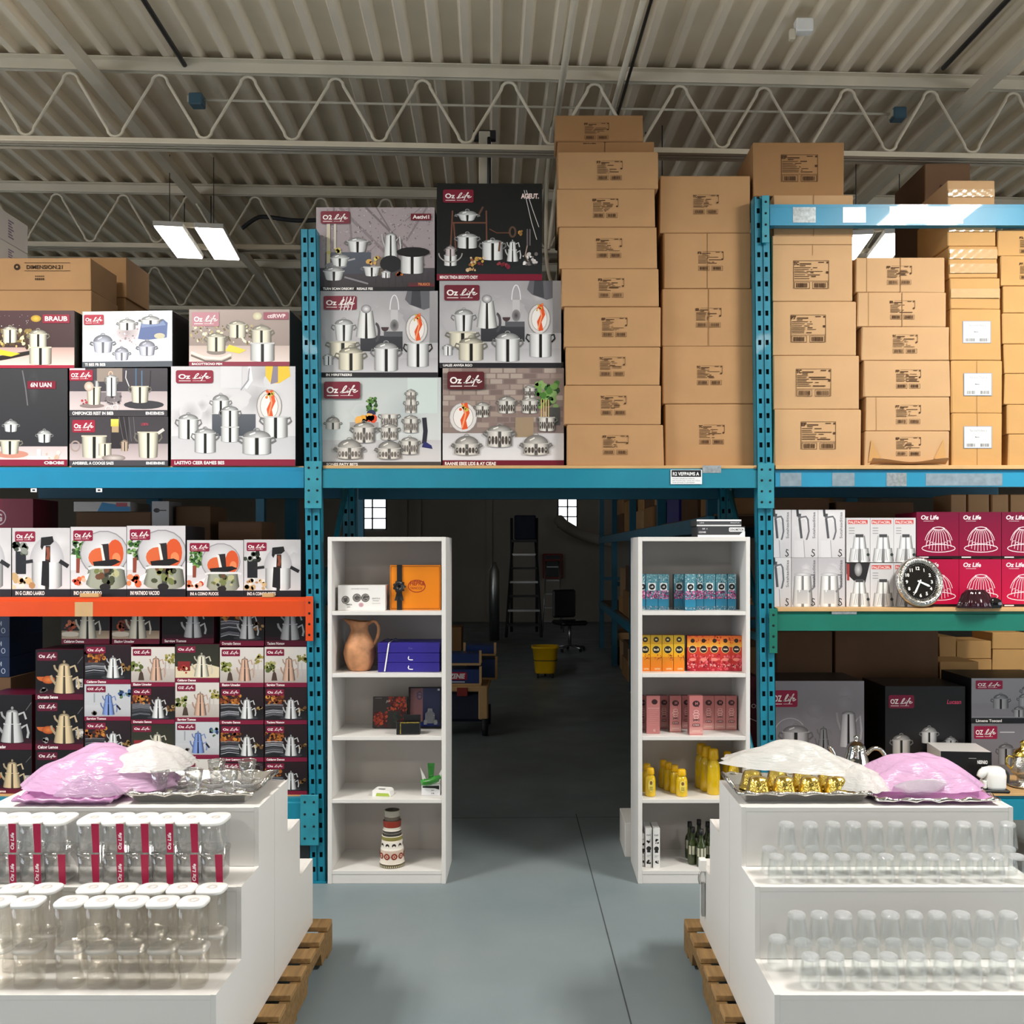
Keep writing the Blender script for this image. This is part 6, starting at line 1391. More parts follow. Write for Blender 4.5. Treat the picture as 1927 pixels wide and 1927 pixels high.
for i, (p, q) in enumerate(blue):
    Y = [5.12, 5.12, 5.12, 5.13, 5.05, 5.12, 5.12, 5.12, 5.12][i]; p2, q2 = c6(p), c6(q)
    if i == 0: p2 = q2 - 20
    if i in (3, 5): p2, q2 = (c6(662) - 19, c6(662)) if i == 3 else (c6(772), c6(838))
    lab = ['blue and pink flowered carton at the left end, half hidden by the bookcase side', 'blue and pink flowered carton, second from the left', 'blue and pink flowered carton, left of the dark gap', 'blue and pink flowered carton, just right of the dark gap', 'blue and pink flowered carton standing forward of its row', 'blue and pink flowered carton partly hidden behind the forward one', 'blue and pink flowered carton, third from the right', 'blue and pink flowered carton, second from the right', 'blue and pink flowered carton at the right end of its row'][i]
    if i == 0: p2 = 1204.5
    rows.append((p2, q2, Y, 0, lab, None))
packs(art_blue_c, 'cosmetic_carton', 'cosmetic box', rows, '#2c5a6e', 4, 1080, 1148, 'blue cosmetic cartons on the top shelf of the right bookcase')
rows = [(c6(p), c6(q), 5.08, 0, f'orange and yellow carton, {ORD[i]} from the left beside the red cartons', None) for i, (p, q) in enumerate(((265, 354), (358, 460), (464, 564), (568, 665)))]
packs(art_orange_c, 'cosmetic_carton', 'cosmetic box', rows, '#a5641a', 3, 1195, 1266, 'orange cosmetic cartons on the second shelf of the right bookcase')
rows = [(c6(p), c6(q), 5.08, 0, f'red and orange carton, {ORD[i]} from the orange cartons', None) for i, (p, q) in enumerate(((690, 788), (789, 887), (888, 986), (987, 1085), (1086, 1184)))]
packs(art_red_c, 'cosmetic_carton', 'cosmetic box', rows, '#8e2020', 3, 1196, 1266, 'red cosmetic cartons on the second shelf of the right bookcase')
c7 = lambda v: 1150 + v * .2283
pk = [(240, 281, 5.16, 0, 'rose pink carton at the left end, half hidden by the bookcase side', None), (292, 402, 5.06, 0, 'rose pink carton turned to show its plain text side', art_pink_side), (404, 470, 5.2, 0, 'rose pink carton peeping out behind the plain-sided one', None), (484, 578, 5.1, 0, 'rose pink carton standing between the plain-sided one and the gap', None),
      (584, 664, 5.2, 0, 'rose pink carton mostly hidden behind the forward rose pink carton', None), (645, 757, 5.02, 3, 'rose pink carton standing nearest the shelf edge', None), (758, 849, 5.16, 0, 'rose pink carton, third from the right', None), (852, 943, 5.16, 0, 'rose pink carton, second from the right', None), (947, 1036, 5.16, 0, 'rose pink carton at the right end of the row', None)]
packs(art_pink_c, 'cosmetic_carton', 'cosmetic box', [(c7(p), c7(q), Y, rz, l, f) for p, q, Y, rz, l, f in pk], '#8e5454', 2, 1309, 1386, 'rose pink cosmetic cartons on the third shelf of the right bookcase', .05)
def bottle(x, y, z, hh, r, label, group, face=False):
    o = empty('yellow_bottle', (x, y, z))
    k = hh / .14
    mb = MB(); mb.lathe([(0, 0), (r * .9, 0), (r, .006), (r * .97, hh * .35), (r * .93, hh * .6), (r * .8, hh * .7), (r * .55, hh * .75), (r * .5, hh * .77)], 'oil', 22); mb.build('bottle_body', o)
    mb = MB(); mb.lathe([(r * .5, hh * .765), (r * .72, hh * .77), (r * .74, hh * .8), (r * .68, hh * .96), (r * .55, hh), (0, hh)], 'yellow', 18); mb.build('cap', o)
    if face:
        mb = MB(); mb.poly([(r * .55 * math.cos(t), -r * 1.03, hh * .4 + hh * .22 * math.sin(t)) for t in [2 * PI * i / 14 for i in range(14)]], 'print', lin('#efdc6a')); mb.poly([(r * .25 * math.cos(t), -r * 1.05, hh * .5 + hh * .07 * math.sin(t)) for t in [2 * PI * i / 10 for i in range(10)]], 'print', lin('#8a5a3a'))
        for q in range(3): mb.poly([(-r * .3, -r * 1.05, hh * (.34 - .05 * q)), (r * .3, -r * 1.05, hh * (.34 - .05 * q)), (r * .3, -r * 1.05, hh * (.36 - .05 * q)), (-r * .3, -r * 1.05, hh * (.36 - .05 * q))], 'print', lin('#8a6a1a'))
        mb.build('oval_label', o)
    return tag(o, label, 'bottle', group)
gS, gT = 'small yellow bottles on the fourth shelf of the right bookcase', 'tall yellow bottles on the fourth shelf of the right bookcase'
bottle(wx(1224, 5.06), 5.06, zs(1), .148, .028, 'small yellow bottle at the front left of the fourth shelf', gS, True)
bottle(wx(1217.5, 5.15), 5.15, zs(1), .15, .028, 'small yellow bottle behind the front left one', gS)
bottle(wx(1283, 5.06), 5.06, zs(1), .14, .031, 'small yellow bottle with an oval label leading the diagonal row', gS, True)
for i, (p, Y) in enumerate(((1270, 5.12), (1258, 5.18), (1248, 5.24))): bottle(wx(p, Y), Y, zs(1), .15, .026, f'small yellow bottle, {ORD[i]} behind the leader of the diagonal row', gS)
for i, (p, Y) in enumerate(((1343, 5.1), (1330, 5.17), (1320, 5.24))): bottle(wx(p, Y), Y, zs(1), .24, .036, f'tall yellow bottle, {("front", "middle", "rear")[i]} one of the clear-yellow trio', gT)
bottle(wx(1381, 5.07), 5.07, zs(1), .215, .03, 'tall yellow bottle with a bright cap, above the white plastic sheet', gT, True)
bottle(wx(1369, 5.15), 5.15, zs(1), .215, .03, 'tall yellow bottle behind the bright-capped one', gT)
def art_slim(a):
    a.rect(0, 0, 1, 1, '#e9e8e6'); a.blobs(6, .3, .62, .75, .72, .03, ['#2a2a2a', '#3c3c3c']); a.text('P.NT', .2, .8, .04, '#33343a', .03, fit=.6); a.ell(.5, .48, .06, .06, '#2e2e2e'); a.rect(.25, .38, .75, .43, '#2e2e2e'); a.blobs(7, .25, .1, .75, .17, .03, ['#3a3a3a', '#5a5a5a']); a.rect(.2, .3, .8, .31, '#9a9a9a'); a.rect(.2, .27, .6, .28, '#9a9a9a')
for i, (p, q, Y) in enumerate(((207, 275, 5.06), (283, 337, 5.04), (346, 402, 5.03))):
    pbox('slim_white_carton', f'slim white carton with black drawings on the bottom shelf, {("left, half hidden", "middle", "right")[i]} one of three', 'cosmetic box', c7(p) if i else 1208, c7(q), 1558 if i else 1568, 1638, Y, .12, '#cfcdca', art_slim, z0=zs(0), seed=i)
for i, (p, Y, l) in enumerate(((648, 5.2, 'rear left one'), (672, 5.1, 'front left one'), (724, 5.24, 'rear middle one'), (742, 5.06, 'front one with a clear pale label'), (796, 5.2, 'rear right one, partly behind the display'), (812, 5.1, 'front right one, mostly behind the display'))):
    o = empty('dark_green_bottle', (wx(c7(p), Y), Y, zs(0)))
    mb = MB(); mb.lathe([(0, 0), (.024, 0), (.026, .006), (.026, .1), (.022, .118), (.012, .135), (.0105, .165)], 'greenglass', 20); mb.build('bottle_body', o)
    mb = MB(); mb.lathe([(.012, .165), (.0125, .17), (.012, .195), (0, .196)], 'black', 14); mb.build('cap', o)
    mb = MB(); n = 10; 
    for k in range(n):
        a0, a1 = math.radians(-160 + 140 * k / n), math.radians(-160 + 140 * (k + 1) / n); R = .0266; mb.poly([(R * math.cos(a0), R * math.sin(a0), .055), (R * math.cos(a1), R * math.sin(a1), .055), (R * math.cos(a1), R * math.sin(a1), .1), (R * math.cos(a0), R * math.sin(a0), .1)], 'print', lin('#c9c8b0' if k % 3 else '#4a4a3c'))
    mb.build('paper_label', o)
    tag(o, f'dark green bottle on the bottom shelf, {l}', 'bottle', 'dark green bottles on the bottom shelf of the right bookcase')
mb = MB(); mb.box(.53, 1.1, 5.42, 5.74, 0, .192, 'white', .002); tag(mb.build('low_white_plinth', None, None, None, (.8, 5.42, 0)), 'low white plinth sticking out behind the right bookcase', 'plinth')
# ================================================================== stepped displays on pallets
ZS_ = (.41, .645, .85)                        # tread heights
YF = (2.86, 3.11, 3.31, 3.512)                # riser fronts of the front unit and the joint
YBK = (4.125, 3.895, 3.7, 3.512)
ZPAL = .135
def stepped(x0, x1, ys, name_label, sgn):
    """ys: riser planes from the outer low step to the high back"""
    xc = (x0 + x1) / 2; r = empty('stepped_display', (xc, ys[0], ZPAL)); W = x1 - x0; t = .016
    L = lambda y: (y - ys[0]); h = [z - ZPAL for z in ZS_]; e = .0012 * sgn
    prof = [(L(ys[0]), 0), (L(ys[0]), h[0]), (L(ys[1]), h[0]), (L(ys[1]), h[1]), (L(ys[2]), h[1]), (L(ys[2]), h[2]), (L(ys[3]) - e, h[2]), (L(ys[3]) - e, 0)]
    for a in (-W / 2, W / 2 - t):
        mb = MB(); mb.prism(prof, a, a + t, 'white', 'x'); mb.build('side_panel', r)
    zz = 0
    for i in range(3):
        ya, yb = sorted((L(ys[i]), L(ys[i + 1]) - (e if i == 2 else 0)))
        mb = MB(); mb.box(-W / 2 + t, W / 2 - t, ya, yb, h[i] - .016, h[i] - .0002, 'white', .001); mb.build('tread', r)
        ra, rb_ = sorted((L(ys[i]), L(ys[i]) + sgn * .014))
        mb = MB(); mb.box(-W / 2 + t, W / 2 - t, ra + .0004, rb_, (0 if i == 0 else h[i - 1]), h[i] - .0162, 'white', .0008); mb.build('riser', r)
    mb = MB(); ya, yb = sorted((L(ys[3]) - e, L(ys[3]) - sgn * .014)); mb.box(-W / 2 + t, W / 2 - t, ya, yb, 0, h[2] - .0162, 'white_in'); mb.build('back_panel', r)
    return tag(r, name_label, 'display stand')
XL, XR = (-1.885, -.943), (.727, 1.667)
stepped(*XL, YF, 'white stepped display facing the viewer with canisters, left of the aisle', 1)
stepped(*XL, YBK, 'white stepped display facing the rack, behind the left canister display', -1)
stepped(*XR, YF, 'white stepped display facing the viewer with upturned tumblers, right of the aisle', 1)
stepped(*XR, YBK, 'white stepped display facing the rack, behind the right tumbler display', -1)
def pallet(x0, x1, y0, y1, label):
    r = empty('wooden_pallet', ((x0 + x1) / 2, (y0 + y1) / 2, 0)); W, L = (x1 - x0) / 2, (y1 - y0) / 2; rd = random.Random(int(x0 * 100))
    n = 9
    for k in range(n):
        yc = -L + .05 + (2 * L - .1) * k / (n - 1); mb = MB(); mb.box(-W, W, yc - .047, yc + .047, .113, .1345, 'pallet', .002); mb.build('deck_board', r)
    for x in (-W + .02, 0, W - .02):
        # notched stringer
        P = [(-L, .018), (-L, .112), (L, .112), (L, .018)]
        for c in (L * .5, -L * .5): P += [(c + .13, .018), (c + .11, .075), (c - .11, .075), (c - .13, .018)]
        mb = MB(); mb.prism(P, x - .02, x + .02, 'pallet_dark', 'x'); mb.build('stringer', r)
    for k in range(3):
        yc = (-L + .05, 0, L - .05)[k]; mb = MB(); mb.box(-W, W, yc - .047, yc + .047, 0, .0175, 'pallet_dark', .002); mb.build('bottom_board', r)
    return tag(r, label, 'pallet')
pallet(-1.96, -.868, 2.82, 4.17, 'wooden pallet under the left pair of stepped displays')
pallet(.665, 1.74, 2.82, 4.17, 'wooden pallet under the right pair of stepped displays')
# ---- glass canisters with white lids
def canister(name, W, Hh, lid, sleeve, body='glass', D=None, text=True):
    r = empty(name, (0, 0, 0)); k = .5
    mb = MB(); mb.lathe([(0, .0005), (W * .44, .0005), (W * .47, .004), (W * .49, Hh * .5), (W * .5, Hh - .014), (W * .47, Hh - .012), (W * .46, .01), (0, .006)], body, 28, sq=3.4)
    if D: mb.v = [(p[0], p[1] * D / W, p[2]) for p in mb.v]
    mb.build('glass_body', r)
    mb = MB(); q = (D or W) / W
    if lid: mb.lathe([(W * .47, Hh - .0135), (W * .52, Hh - .012), (W * .525, Hh - .004), (W * .5, Hh - .0005), (0, Hh - .0005)], lid, 28, sq=3.4)
    mb.v = [(p[0], p[1] * q, p[2]) for p in mb.v]
    if lid:
        l = mb.build('lid', r)
        if lid == 'lid': mb = MB(); mb.lathe([(W * .2, Hh - .0004), (W * .2, Hh + .001), (W * .1, Hh + .001), (W * .1, Hh - .0004)], 'white_in', 18); mb.build('lid_grip', l)
    if sleeve:
        d = (D or W) / 2
        mb = MB(); mb.poly([(W * .31, -d * 1.03, .002), (W * .58, -d * 1.03, .002), (W * .56, -d * 1.03, Hh - .004), (W * .24, -d * 1.03, Hh - .004)], 'magenta'); s = mb.build('paper_sleeve', r)
        if sleeve == 2:
            mb = MB(); n0 = 0
            vs, fs, w = text2d('Oz Life', .03, .2)
            kx = Hh * .55 / w
            for f in fs: mb.poly([(W * .48 - vs[i][1] * W * .14, -d * 1.03 - .0006, Hh * .12 + vs[i][0] * kx) for i in f], 'print', lin('#f6e6ec'))
            mb.build('white_lettering', s)
    return r
protos = {}
def place_can(kind, x, y, z, label, group, rz=0):
    p = protos[kind]
    if 'used' not in p: p['used'] = 1; o = p['o']; o.location = (x, y, z); o.rotation_euler = (0, 0, rz); return tag(o, label, 'canister', group)
    return copy_tree(p['o'], (x, y, z), rz, label, 'canister', group)
def proto(k, *a, **kw): protos[k] = {'o': canister(*a, **kw)}
PW_, HT = .0795, .1
proto('up_plain', 'glass_canister', PW_, HT, 'lid', 0, D=.125)
proto('up_sl', 'glass_canister', PW_, HT, 'lid', 1, D=.125)
proto('up_tx', 'glass_canister', PW_, HT, 'lid', 2, D=.125)
proto('lo_sl', 'glass_canister', PW_, HT + .003, 'smoke', 1, 'smoke', D=.125)
proto('lo_tx', 'glass_canister', PW_, HT + .003, 'smoke', 2, 'smoke', D=.125)
Yc = 3.19; zt = ZS_[1] + .0008
xR = [wx(161 + 46.5 * k, 3.128) for k in range(6)]; xL = [wx(98 - 46.5 * k, 3.128) for k in range(4)]
gk = 'glass canisters with magenta sleeves on the middle step of the left display'
for tier in (0, 1):
    tn = ('lower', 'upper')[tier]
    for i, x in enumerate(xR):
        kd = (['lo_sl', 'lo_tx', 'lo_sl', 'lo_sl', 'lo_tx', 'lo_sl'], ['up_sl', 'up_tx', 'up_sl', 'up_tx', 'up_sl', 'up_plain'])[tier][i]
        place_can(kd, x, Yc, zt + tier * (HT + .0035), f'sleeved canister, {tn} tier of the six-wide block, {ORD[i]} from its left', gk)
    for i, x in enumerate(xL):
        kd = (['lo_sl', 'lo_tx', 'lo_tx', 'lo_sl'], ['up_plain', 'up_sl', 'up_tx', 'up_sl'])[tier][i]
        place_can(kd, x, Yc, zt + tier * (HT + .0035), f'sleeved canister, {tn} tier, block at the left edge, {ORD[i]} from its right', gk)
proto('cl_lo', 'clear_canister', .084, .118, 'milklid', 0, 'acryl'); proto('cl_up', 'clear_canister', .086, .138, 'lid', 0, 'acryl')
zt = ZS_[0] + .0008; gk2 = 'clear canisters with white lids on the lowest step of the left display'
fx = [wx(134 + 57.5 * k, 2.93) for k in range(5)]; fl_ = [wx(54 - 57.5 * k, 2.93) for k in range(2)]
bx = [wx(175 + 56 * k, 3.045) for k in range(5)]; bl_ = [wx(88 - 56 * k, 3.045) for k in range(2)]
for tier in (0, 1):
    tn = ('lower', 'upper')[tier]; z = zt + tier * .1195; kd = ('cl_lo', 'cl_up')[tier]
    for nm, xs, Y, sd in (('front row of five', fx, 2.93, 'left'), ('rear row of five', bx, 3.043, 'left'), ('front row at the left picture edge', fl_, 2.93, 'right'), ('rear row at the left picture edge', bl_, 3.043, 'right')):
        for i, x in enumerate(xs):
            place_can(kd, x + (.003 if tier == 0 else 0), Y, z, f'clear canister, {tn} tier, {nm}, {ORD[i]} from {sd}', gk2, R_.uniform(-.06, .06))
# ---- upturned tumblers
def tumbler(hh, rb, rt):
    r = empty('glass_tumbler', (0, 0, 0))
    mb = MB(); mb.lathe([(rb, .0004), (rb * 1.02, .004), (rb * .93, hh * .45), (rt * 1.04, hh * .86)], 'glass', 22); mb.lathe([(rb * .93, .002), (rb * .86, hh * .45), (rt * .9, hh * .84)], 'glass', 22); mb.build('glass_wall', r)
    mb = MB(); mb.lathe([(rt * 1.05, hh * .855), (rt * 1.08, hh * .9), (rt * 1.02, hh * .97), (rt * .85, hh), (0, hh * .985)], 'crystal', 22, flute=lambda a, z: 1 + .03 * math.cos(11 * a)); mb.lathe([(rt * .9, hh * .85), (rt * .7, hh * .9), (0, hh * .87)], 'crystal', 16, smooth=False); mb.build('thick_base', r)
    return r
tp = {'o': None}
def place_glass(k, x, y, z, label, group):
    if k not in tp:
        tp[k] = tumbler(*k); tp[k].location = (x, y, z); tag(tp[k], label, 'tumbler', group)
    else: copy_tree(tp[k], (x, y, z), R_.uniform(0, 6), label, 'tumbler', group)
S1, S2 = (.088, .031, .0235), (.098, .0345, .0255)
c16 = lambda v: 1280 + v * .33575
z1 = ZS_[1] + .0006; z0_ = ZS_[0] + .0006
g1, g2 = 'upturned tumblers on the middle step of the right display', 'upturned tumblers on the lowest step of the right display'
fr = [540, 665, 788, 908, 1030, 1152, 1275, 1403, 1522, 1648, 1768, 1888]
up = [595, 727, 852, 968, 1088, 1205, 1338, 1458, 1582, 1706, 1832]
for i, v in enumerate(fr): place_glass(S1, wx(c16(v), 3.16), 3.16, z1, f'upturned tumbler, front row of the middle step, {ORD[i]} from the left', g1)
bk = [500 + 121.5 * k for k in range(12)]
for i, v in enumerate(bk): place_glass(S1, wx(c16(v), 3.243), 3.243, z1, f'upturned tumbler, rear row of the middle step, {ORD[i]} from the left', g1)
for i, v in enumerate(up):
    x = wx(c16(v), 3.226); place_glass(S1, x, 3.222, z1 + .0895, f'upturned tumbler, upper tier of the middle step, {ORD[i]} from the left', g1)
fr = [730, 868, 1015, 1168, 1322, 1478, 1632, 1785, 1935]; md = [560 + 128 * k for k in range(12)]; up = [655, 783, 915, 1048, 1180, 1310, 1442, 1576, 1710, 1842]
for i, v in enumerate(fr): place_glass(S2, wx(c16(v), 2.915), 2.915, z0_, f'upturned tumbler, front row of the lowest step, {ORD[i]} from the left', g2)
for i, v in enumerate(md): place_glass(S2, wx(c16(v), 3.02), 3.02 + (0 if i else .03), z0_, f'upturned tumbler, rear row of the lowest step, {ORD[i]} from the left', g2)
for i, v in enumerate(up): place_glass(S2, wx(c16(v), 2.985), 2.988, z0_ + .0995, f'upturned tumbler, upper tier of the lowest step, {ORD[i]} from the left', g2)
# ---- goods on the display tops
ZTOP = ZS_[2] + .0006
def cloth(name, label, cat, cx, cy, wx_, wy, hh, m, seed, peak=(.5, .5), skirt=.004, fold=.012, shape=2.6, rz=0., base=None, tilt=0., pw=3):
    """sheet of plastic slumped over something: a bumpy mound with creases and a crumpled hem"""
    rd = random.Random(seed); ph = [rd.uniform(0, 6) for _ in range(8)]
    def fn(u, v):
        a, b = 2 * u - 1, 2 * v - 1; d = (abs(a) ** shape + abs(b) ** shape) ** (1 / shape)
        if d > 1e-6: k = max(abs(a), abs(b)) / d; a *= k; b *= k; d *= k
        px, py = 2 * peak[0] - 1, 2 * peak[1] - 1; q = math.hypot((a - px) * .8, (b - py) * .8)
        z = hh * (1 - d ** pw) * (.5 + .5 * math.exp(-q * q * 1.4))
        z += fold * (1 - d ** 4) * (math.sin(7 * a + 3 * b + ph[0]) * .5 + math.sin(11 * b - 5 * a + ph[1]) * .35 + math.sin(17 * a + 13 * b + ph[2]) * .18)
        e = 1 + .045 * math.sin(5 * math.atan2(b, a) + ph[3]) + .03 * math.sin(11 * math.atan2(b, a) + ph[4])
        return (a * wx_ / 2 * e, b * wy / 2 * e, max(skirt + .002 * math.sin(20 * a + ph[5]), z + skirt))
    mb = MB(); mb.grid(fn, 44, 30, m); o = mb.build(name, None, (cx, cy, base if base is not None else ZTOP), (0, tilt, rz)); return tag(o, label, cat)
def tray(name, label, cx, cy, W, D, hh, m, rim=None, handles=False, rz=0, z=ZTOP):
    r = empty(name, (cx, cy, z), (0, 0, rz)); t = .005
    mb = MB(); P = lambda s, zz: [(-W / 2 + s, -D / 2 + s, zz), (W / 2 - s, -D / 2 + s, zz), (W / 2 - s, D / 2 - s, zz), (-W / 2 + s, D / 2 - s, zz)]
    rings = [P(.03, 0), P(.0, hh), P(.006, hh + .002), P(.034, .005)]
    for A, B in zip(rings, rings[1:]):
        for k in range(4): mb.poly([A[k], A[(k + 1) % 4], B[(k + 1) % 4], B[k]], m)
    mb.poly(rings[0][::-1], m); mb.poly(rings[3], m); mb.build('tray_pan', r)
    mb = MB(); pts = [(-W / 2, -D / 2, hh), (W / 2, -D / 2, hh), (W / 2, D / 2, hh), (-W / 2, D / 2, hh)]
    n = 44; path = []
    for k in range(4):
        a, b = Vector(pts[k]), Vector(pts[(k + 1) % 4])
        for i in range(n // 4 * (3 if k % 2 == 0 else 2) // 2): 
            tt = i / (n // 4 * (3 if k % 2 == 0 else 2) // 2); p = a.lerp(b, tt); path.append((p.x, p.y, p.z + .003 * math.sin(i * 2.2)))
    mb.tube(path, [.006 + .003 * math.sin(i * 1.7) for i in range(len(path))], rim or m, 8, closed=True); mb.build('tray_rim', r)
    if handles:
        for s in (-1, 1): mb = MB(); mb.tube(smooth_path([(s * W / 2, -.06, hh), (s * (W / 2 + .02), -.045, hh + .025), (s * (W / 2 + .024), 0, hh + .03), (s * (W / 2 + .02), .045, hh + .025), (s * W / 2, .06, hh)]), .008, rim or m, 8); mb.build('handle', r)
    return tag(r, label, 'tray')
# left display top: mirrored tray with crystal cups and saucers, pink and white plastic
tray('silver_tray', 'silver tray of crystal cups on the left display top', -1.2, 3.52, .44, .34, .035, 'steel', 'silver', True)
def saucer_cup(i, x, y, z, cup, label):
    r = empty('crystal_cup' if cup else 'crystal_saucer', (x, y, z))
    if cup:
        mb = MB(); mb.lathe([(0, .001), (.02, .001), (.022, .004), (.026, .03), (.033, .075), (.031, .075), (.023, .03), (0, .012)], 'cupglass', 24, flute=lambda a, z: 1 + .04 * math.cos(8 * a)); mb.build('cup_body', r)
        mb = MB(); mb.tube(smooth_path([(.028, 0, .06), (.05, 0, .058), (.05, 0, .03), (.027, 0, .022)]), .004, 'glass', 8); mb.build('handle', r)
        mb = MB(); mb.tube([(.0325 * math.cos(t), .0325 * math.sin(t), .0755) for t in [2 * PI * k / 20 for k in range(20)]], .0013, 'chrome', 5, closed=True); mb.build('rim', r)
    else:
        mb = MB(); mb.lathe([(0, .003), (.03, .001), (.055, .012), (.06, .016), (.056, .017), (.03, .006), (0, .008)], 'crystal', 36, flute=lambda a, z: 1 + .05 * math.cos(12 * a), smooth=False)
        mb.build('saucer_plate', r); mb = MB()
        for k in range(18):
            an = 2 * PI * k / 18; c, s = math.cos(an), math.sin(an); mb.poly([(c * .02 - s * .004, s * .02 + c * .004, .0085), (c * .052, s * .052, .0165), (c * .02 + s * .004, s * .02 - c * .004, .0085), (c * .035, s * .035, .017)], 'chrome')
        mb.build('cut_pattern', r)
    return tag(r, label, 'cup' if cup else 'saucer', 'crystal cups and saucers on the silver tray')
k = 0
zz = ZTOP + .006
SC_ = [(-1.34, 3.44), (-1.215, 3.43), (-1.09, 3.44), (-1.31, 3.58), (-1.185, 3.59), (-1.07, 3.59)]
for i, (x, y) in enumerate(SC_): saucer_cup(i, x, y, zz, False, f'cut crystal saucer on the silver tray, {"front" if i < 3 else "rear"} row, {("left", "middle", "right")[i % 3]} one')
for i, (x, y) in enumerate(SC_):
    saucer_cup(i, x + .004, y, zz + (.0185 if i not in (4, 5) else .0185), True, f'clear crystal cup on the silver tray, {"front" if i < 3 else "rear"} row, {("left", "middle", "right")[i % 3]} one')
for i, (x, y, zz_) in enumerate(((-1.115, 3.545, .06), (-1.05, 3.56, .066))): pass
tray('pink_tray', 'pinkish acrylic tray under the pink plastic on the left display top', -1.63, 3.42, .34, .2, .02, 'pink_tray')
cloth('pink_plastic_bag', 'pink plastic film heaped over goods on the left display top', 'plastic sheet', -1.58, 3.53, .55, .34, .135, 'pink', 3, (.5, .7), base=ZTOP + .027)
cloth('white_plastic_sheet', 'white plastic film lying over the pink film on the left display top', 'plastic sheet', -1.42, 3.545, .34, .25, .085, 'milk', 8, (.45, .75), fold=.008, rz=-.15, base=ZTOP + .088)
cloth('sheer_plastic_wrap', 'crumpled sheer wrap at the front of the pink film on the left display', 'plastic wrap', -1.56, 3.375, .24, .1, .055, 'sheer', 12, (.4, .4), fold=.014, base=ZTOP + .024)
# right display top
tray('ornate_silver_tray', 'ornate silver tray of gold cups on the right display top', .96, 3.5, .46, .29, .035, 'steel', 'silver', True)
def gold_cup(i, x, y):
    r = empty('gold_cup', (x, y, ZTOP + .0065))
    mb = MB(); mb.lathe([(.045, .0), (.047, .004), (.04, .02), (.034, .05), (.028, .062), (.012, .066), (0, .067)], 'gold', 26, flute=lambda a, z: 1 + .05 * math.cos(7 * a)); mb.build('cup_body', r)
    mb = MB(); mb.tube([(.046 * math.cos(t), .046 * math.sin(t), .003) for t in [2 * PI * k / 24 for k in range(24)]], .003, 'gold', 6, closed=True); mb.build('rim', r)
    return tag(r, f'upturned gold cup on the ornate tray, {"front" if i < 4 else "rear"} row, {ORD[i % 4]} from the left', 'cup', 'gold cups on the ornate tray')
for i in range(8): gold_cup(i, .819 + .094 * (i % 4), 3.452 if i < 4 else 3.549)
cloth('white_plastic_sheet', 'white plastic film draped over the gold cups on the right display', 'plastic sheet', 1.0, 3.59, .58, .27, .1, 'milk', 21, (.36, .62), fold=.011, base=ZTOP + .075, shape=3, tilt=.07, pw=1.4)
cloth('white_plastic_flap', 'trailing corner of white film between the gold cups and the pink film', 'plastic sheet', 1.2, 3.47, .2, .22, .07, 'milk', 25, (.3, .7), fold=.006, rz=-.5, base=ZTOP + .03, shape=2.2)
tray('dark_glass_tray', 'dark tray under the pink plastic on the right display top', 1.42, 3.43, .42, .19, .018, 'pink_tray', 'chrome')
cloth('pink_plastic_bag', 'pink plastic film heaped over a tray on the right display top', 'plastic sheet', 1.42, 3.53, .45, .3, .105, 'pink', 33, (.55, .75), fold=.008, base=ZTOP + .027, shape=3.4)
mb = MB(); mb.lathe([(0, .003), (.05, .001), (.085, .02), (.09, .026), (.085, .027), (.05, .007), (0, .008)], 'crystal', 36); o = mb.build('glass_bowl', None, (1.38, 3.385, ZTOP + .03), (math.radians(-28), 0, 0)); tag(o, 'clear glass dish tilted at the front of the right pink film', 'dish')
# latch-like dispenser on the side of the right rear display
r = empty('metal_latch', (wx(1329, 4.0) - .012, 4.0, .3))
mb = MB(); mb.box(-.018, .012, -.02, .02, .1, .15, 'lid', .003); mb.build('white_block', r)
mb = MB(); mb.tube(smooth_path([(.012, -.01, .1), (-.012, -.015, .1), (-.02, -.015, .075), (-.016, -.015, .05)]), .006, 'steel', 8); mb.build('lever', r)
mb = MB(); mb.box(-.008, .006, -.01, .01, -.09, .05, 'alu', .002); mb.build('slide', r)
tag(r, 'small metal latch with a white block on the edge of the right rear display', 'latch')

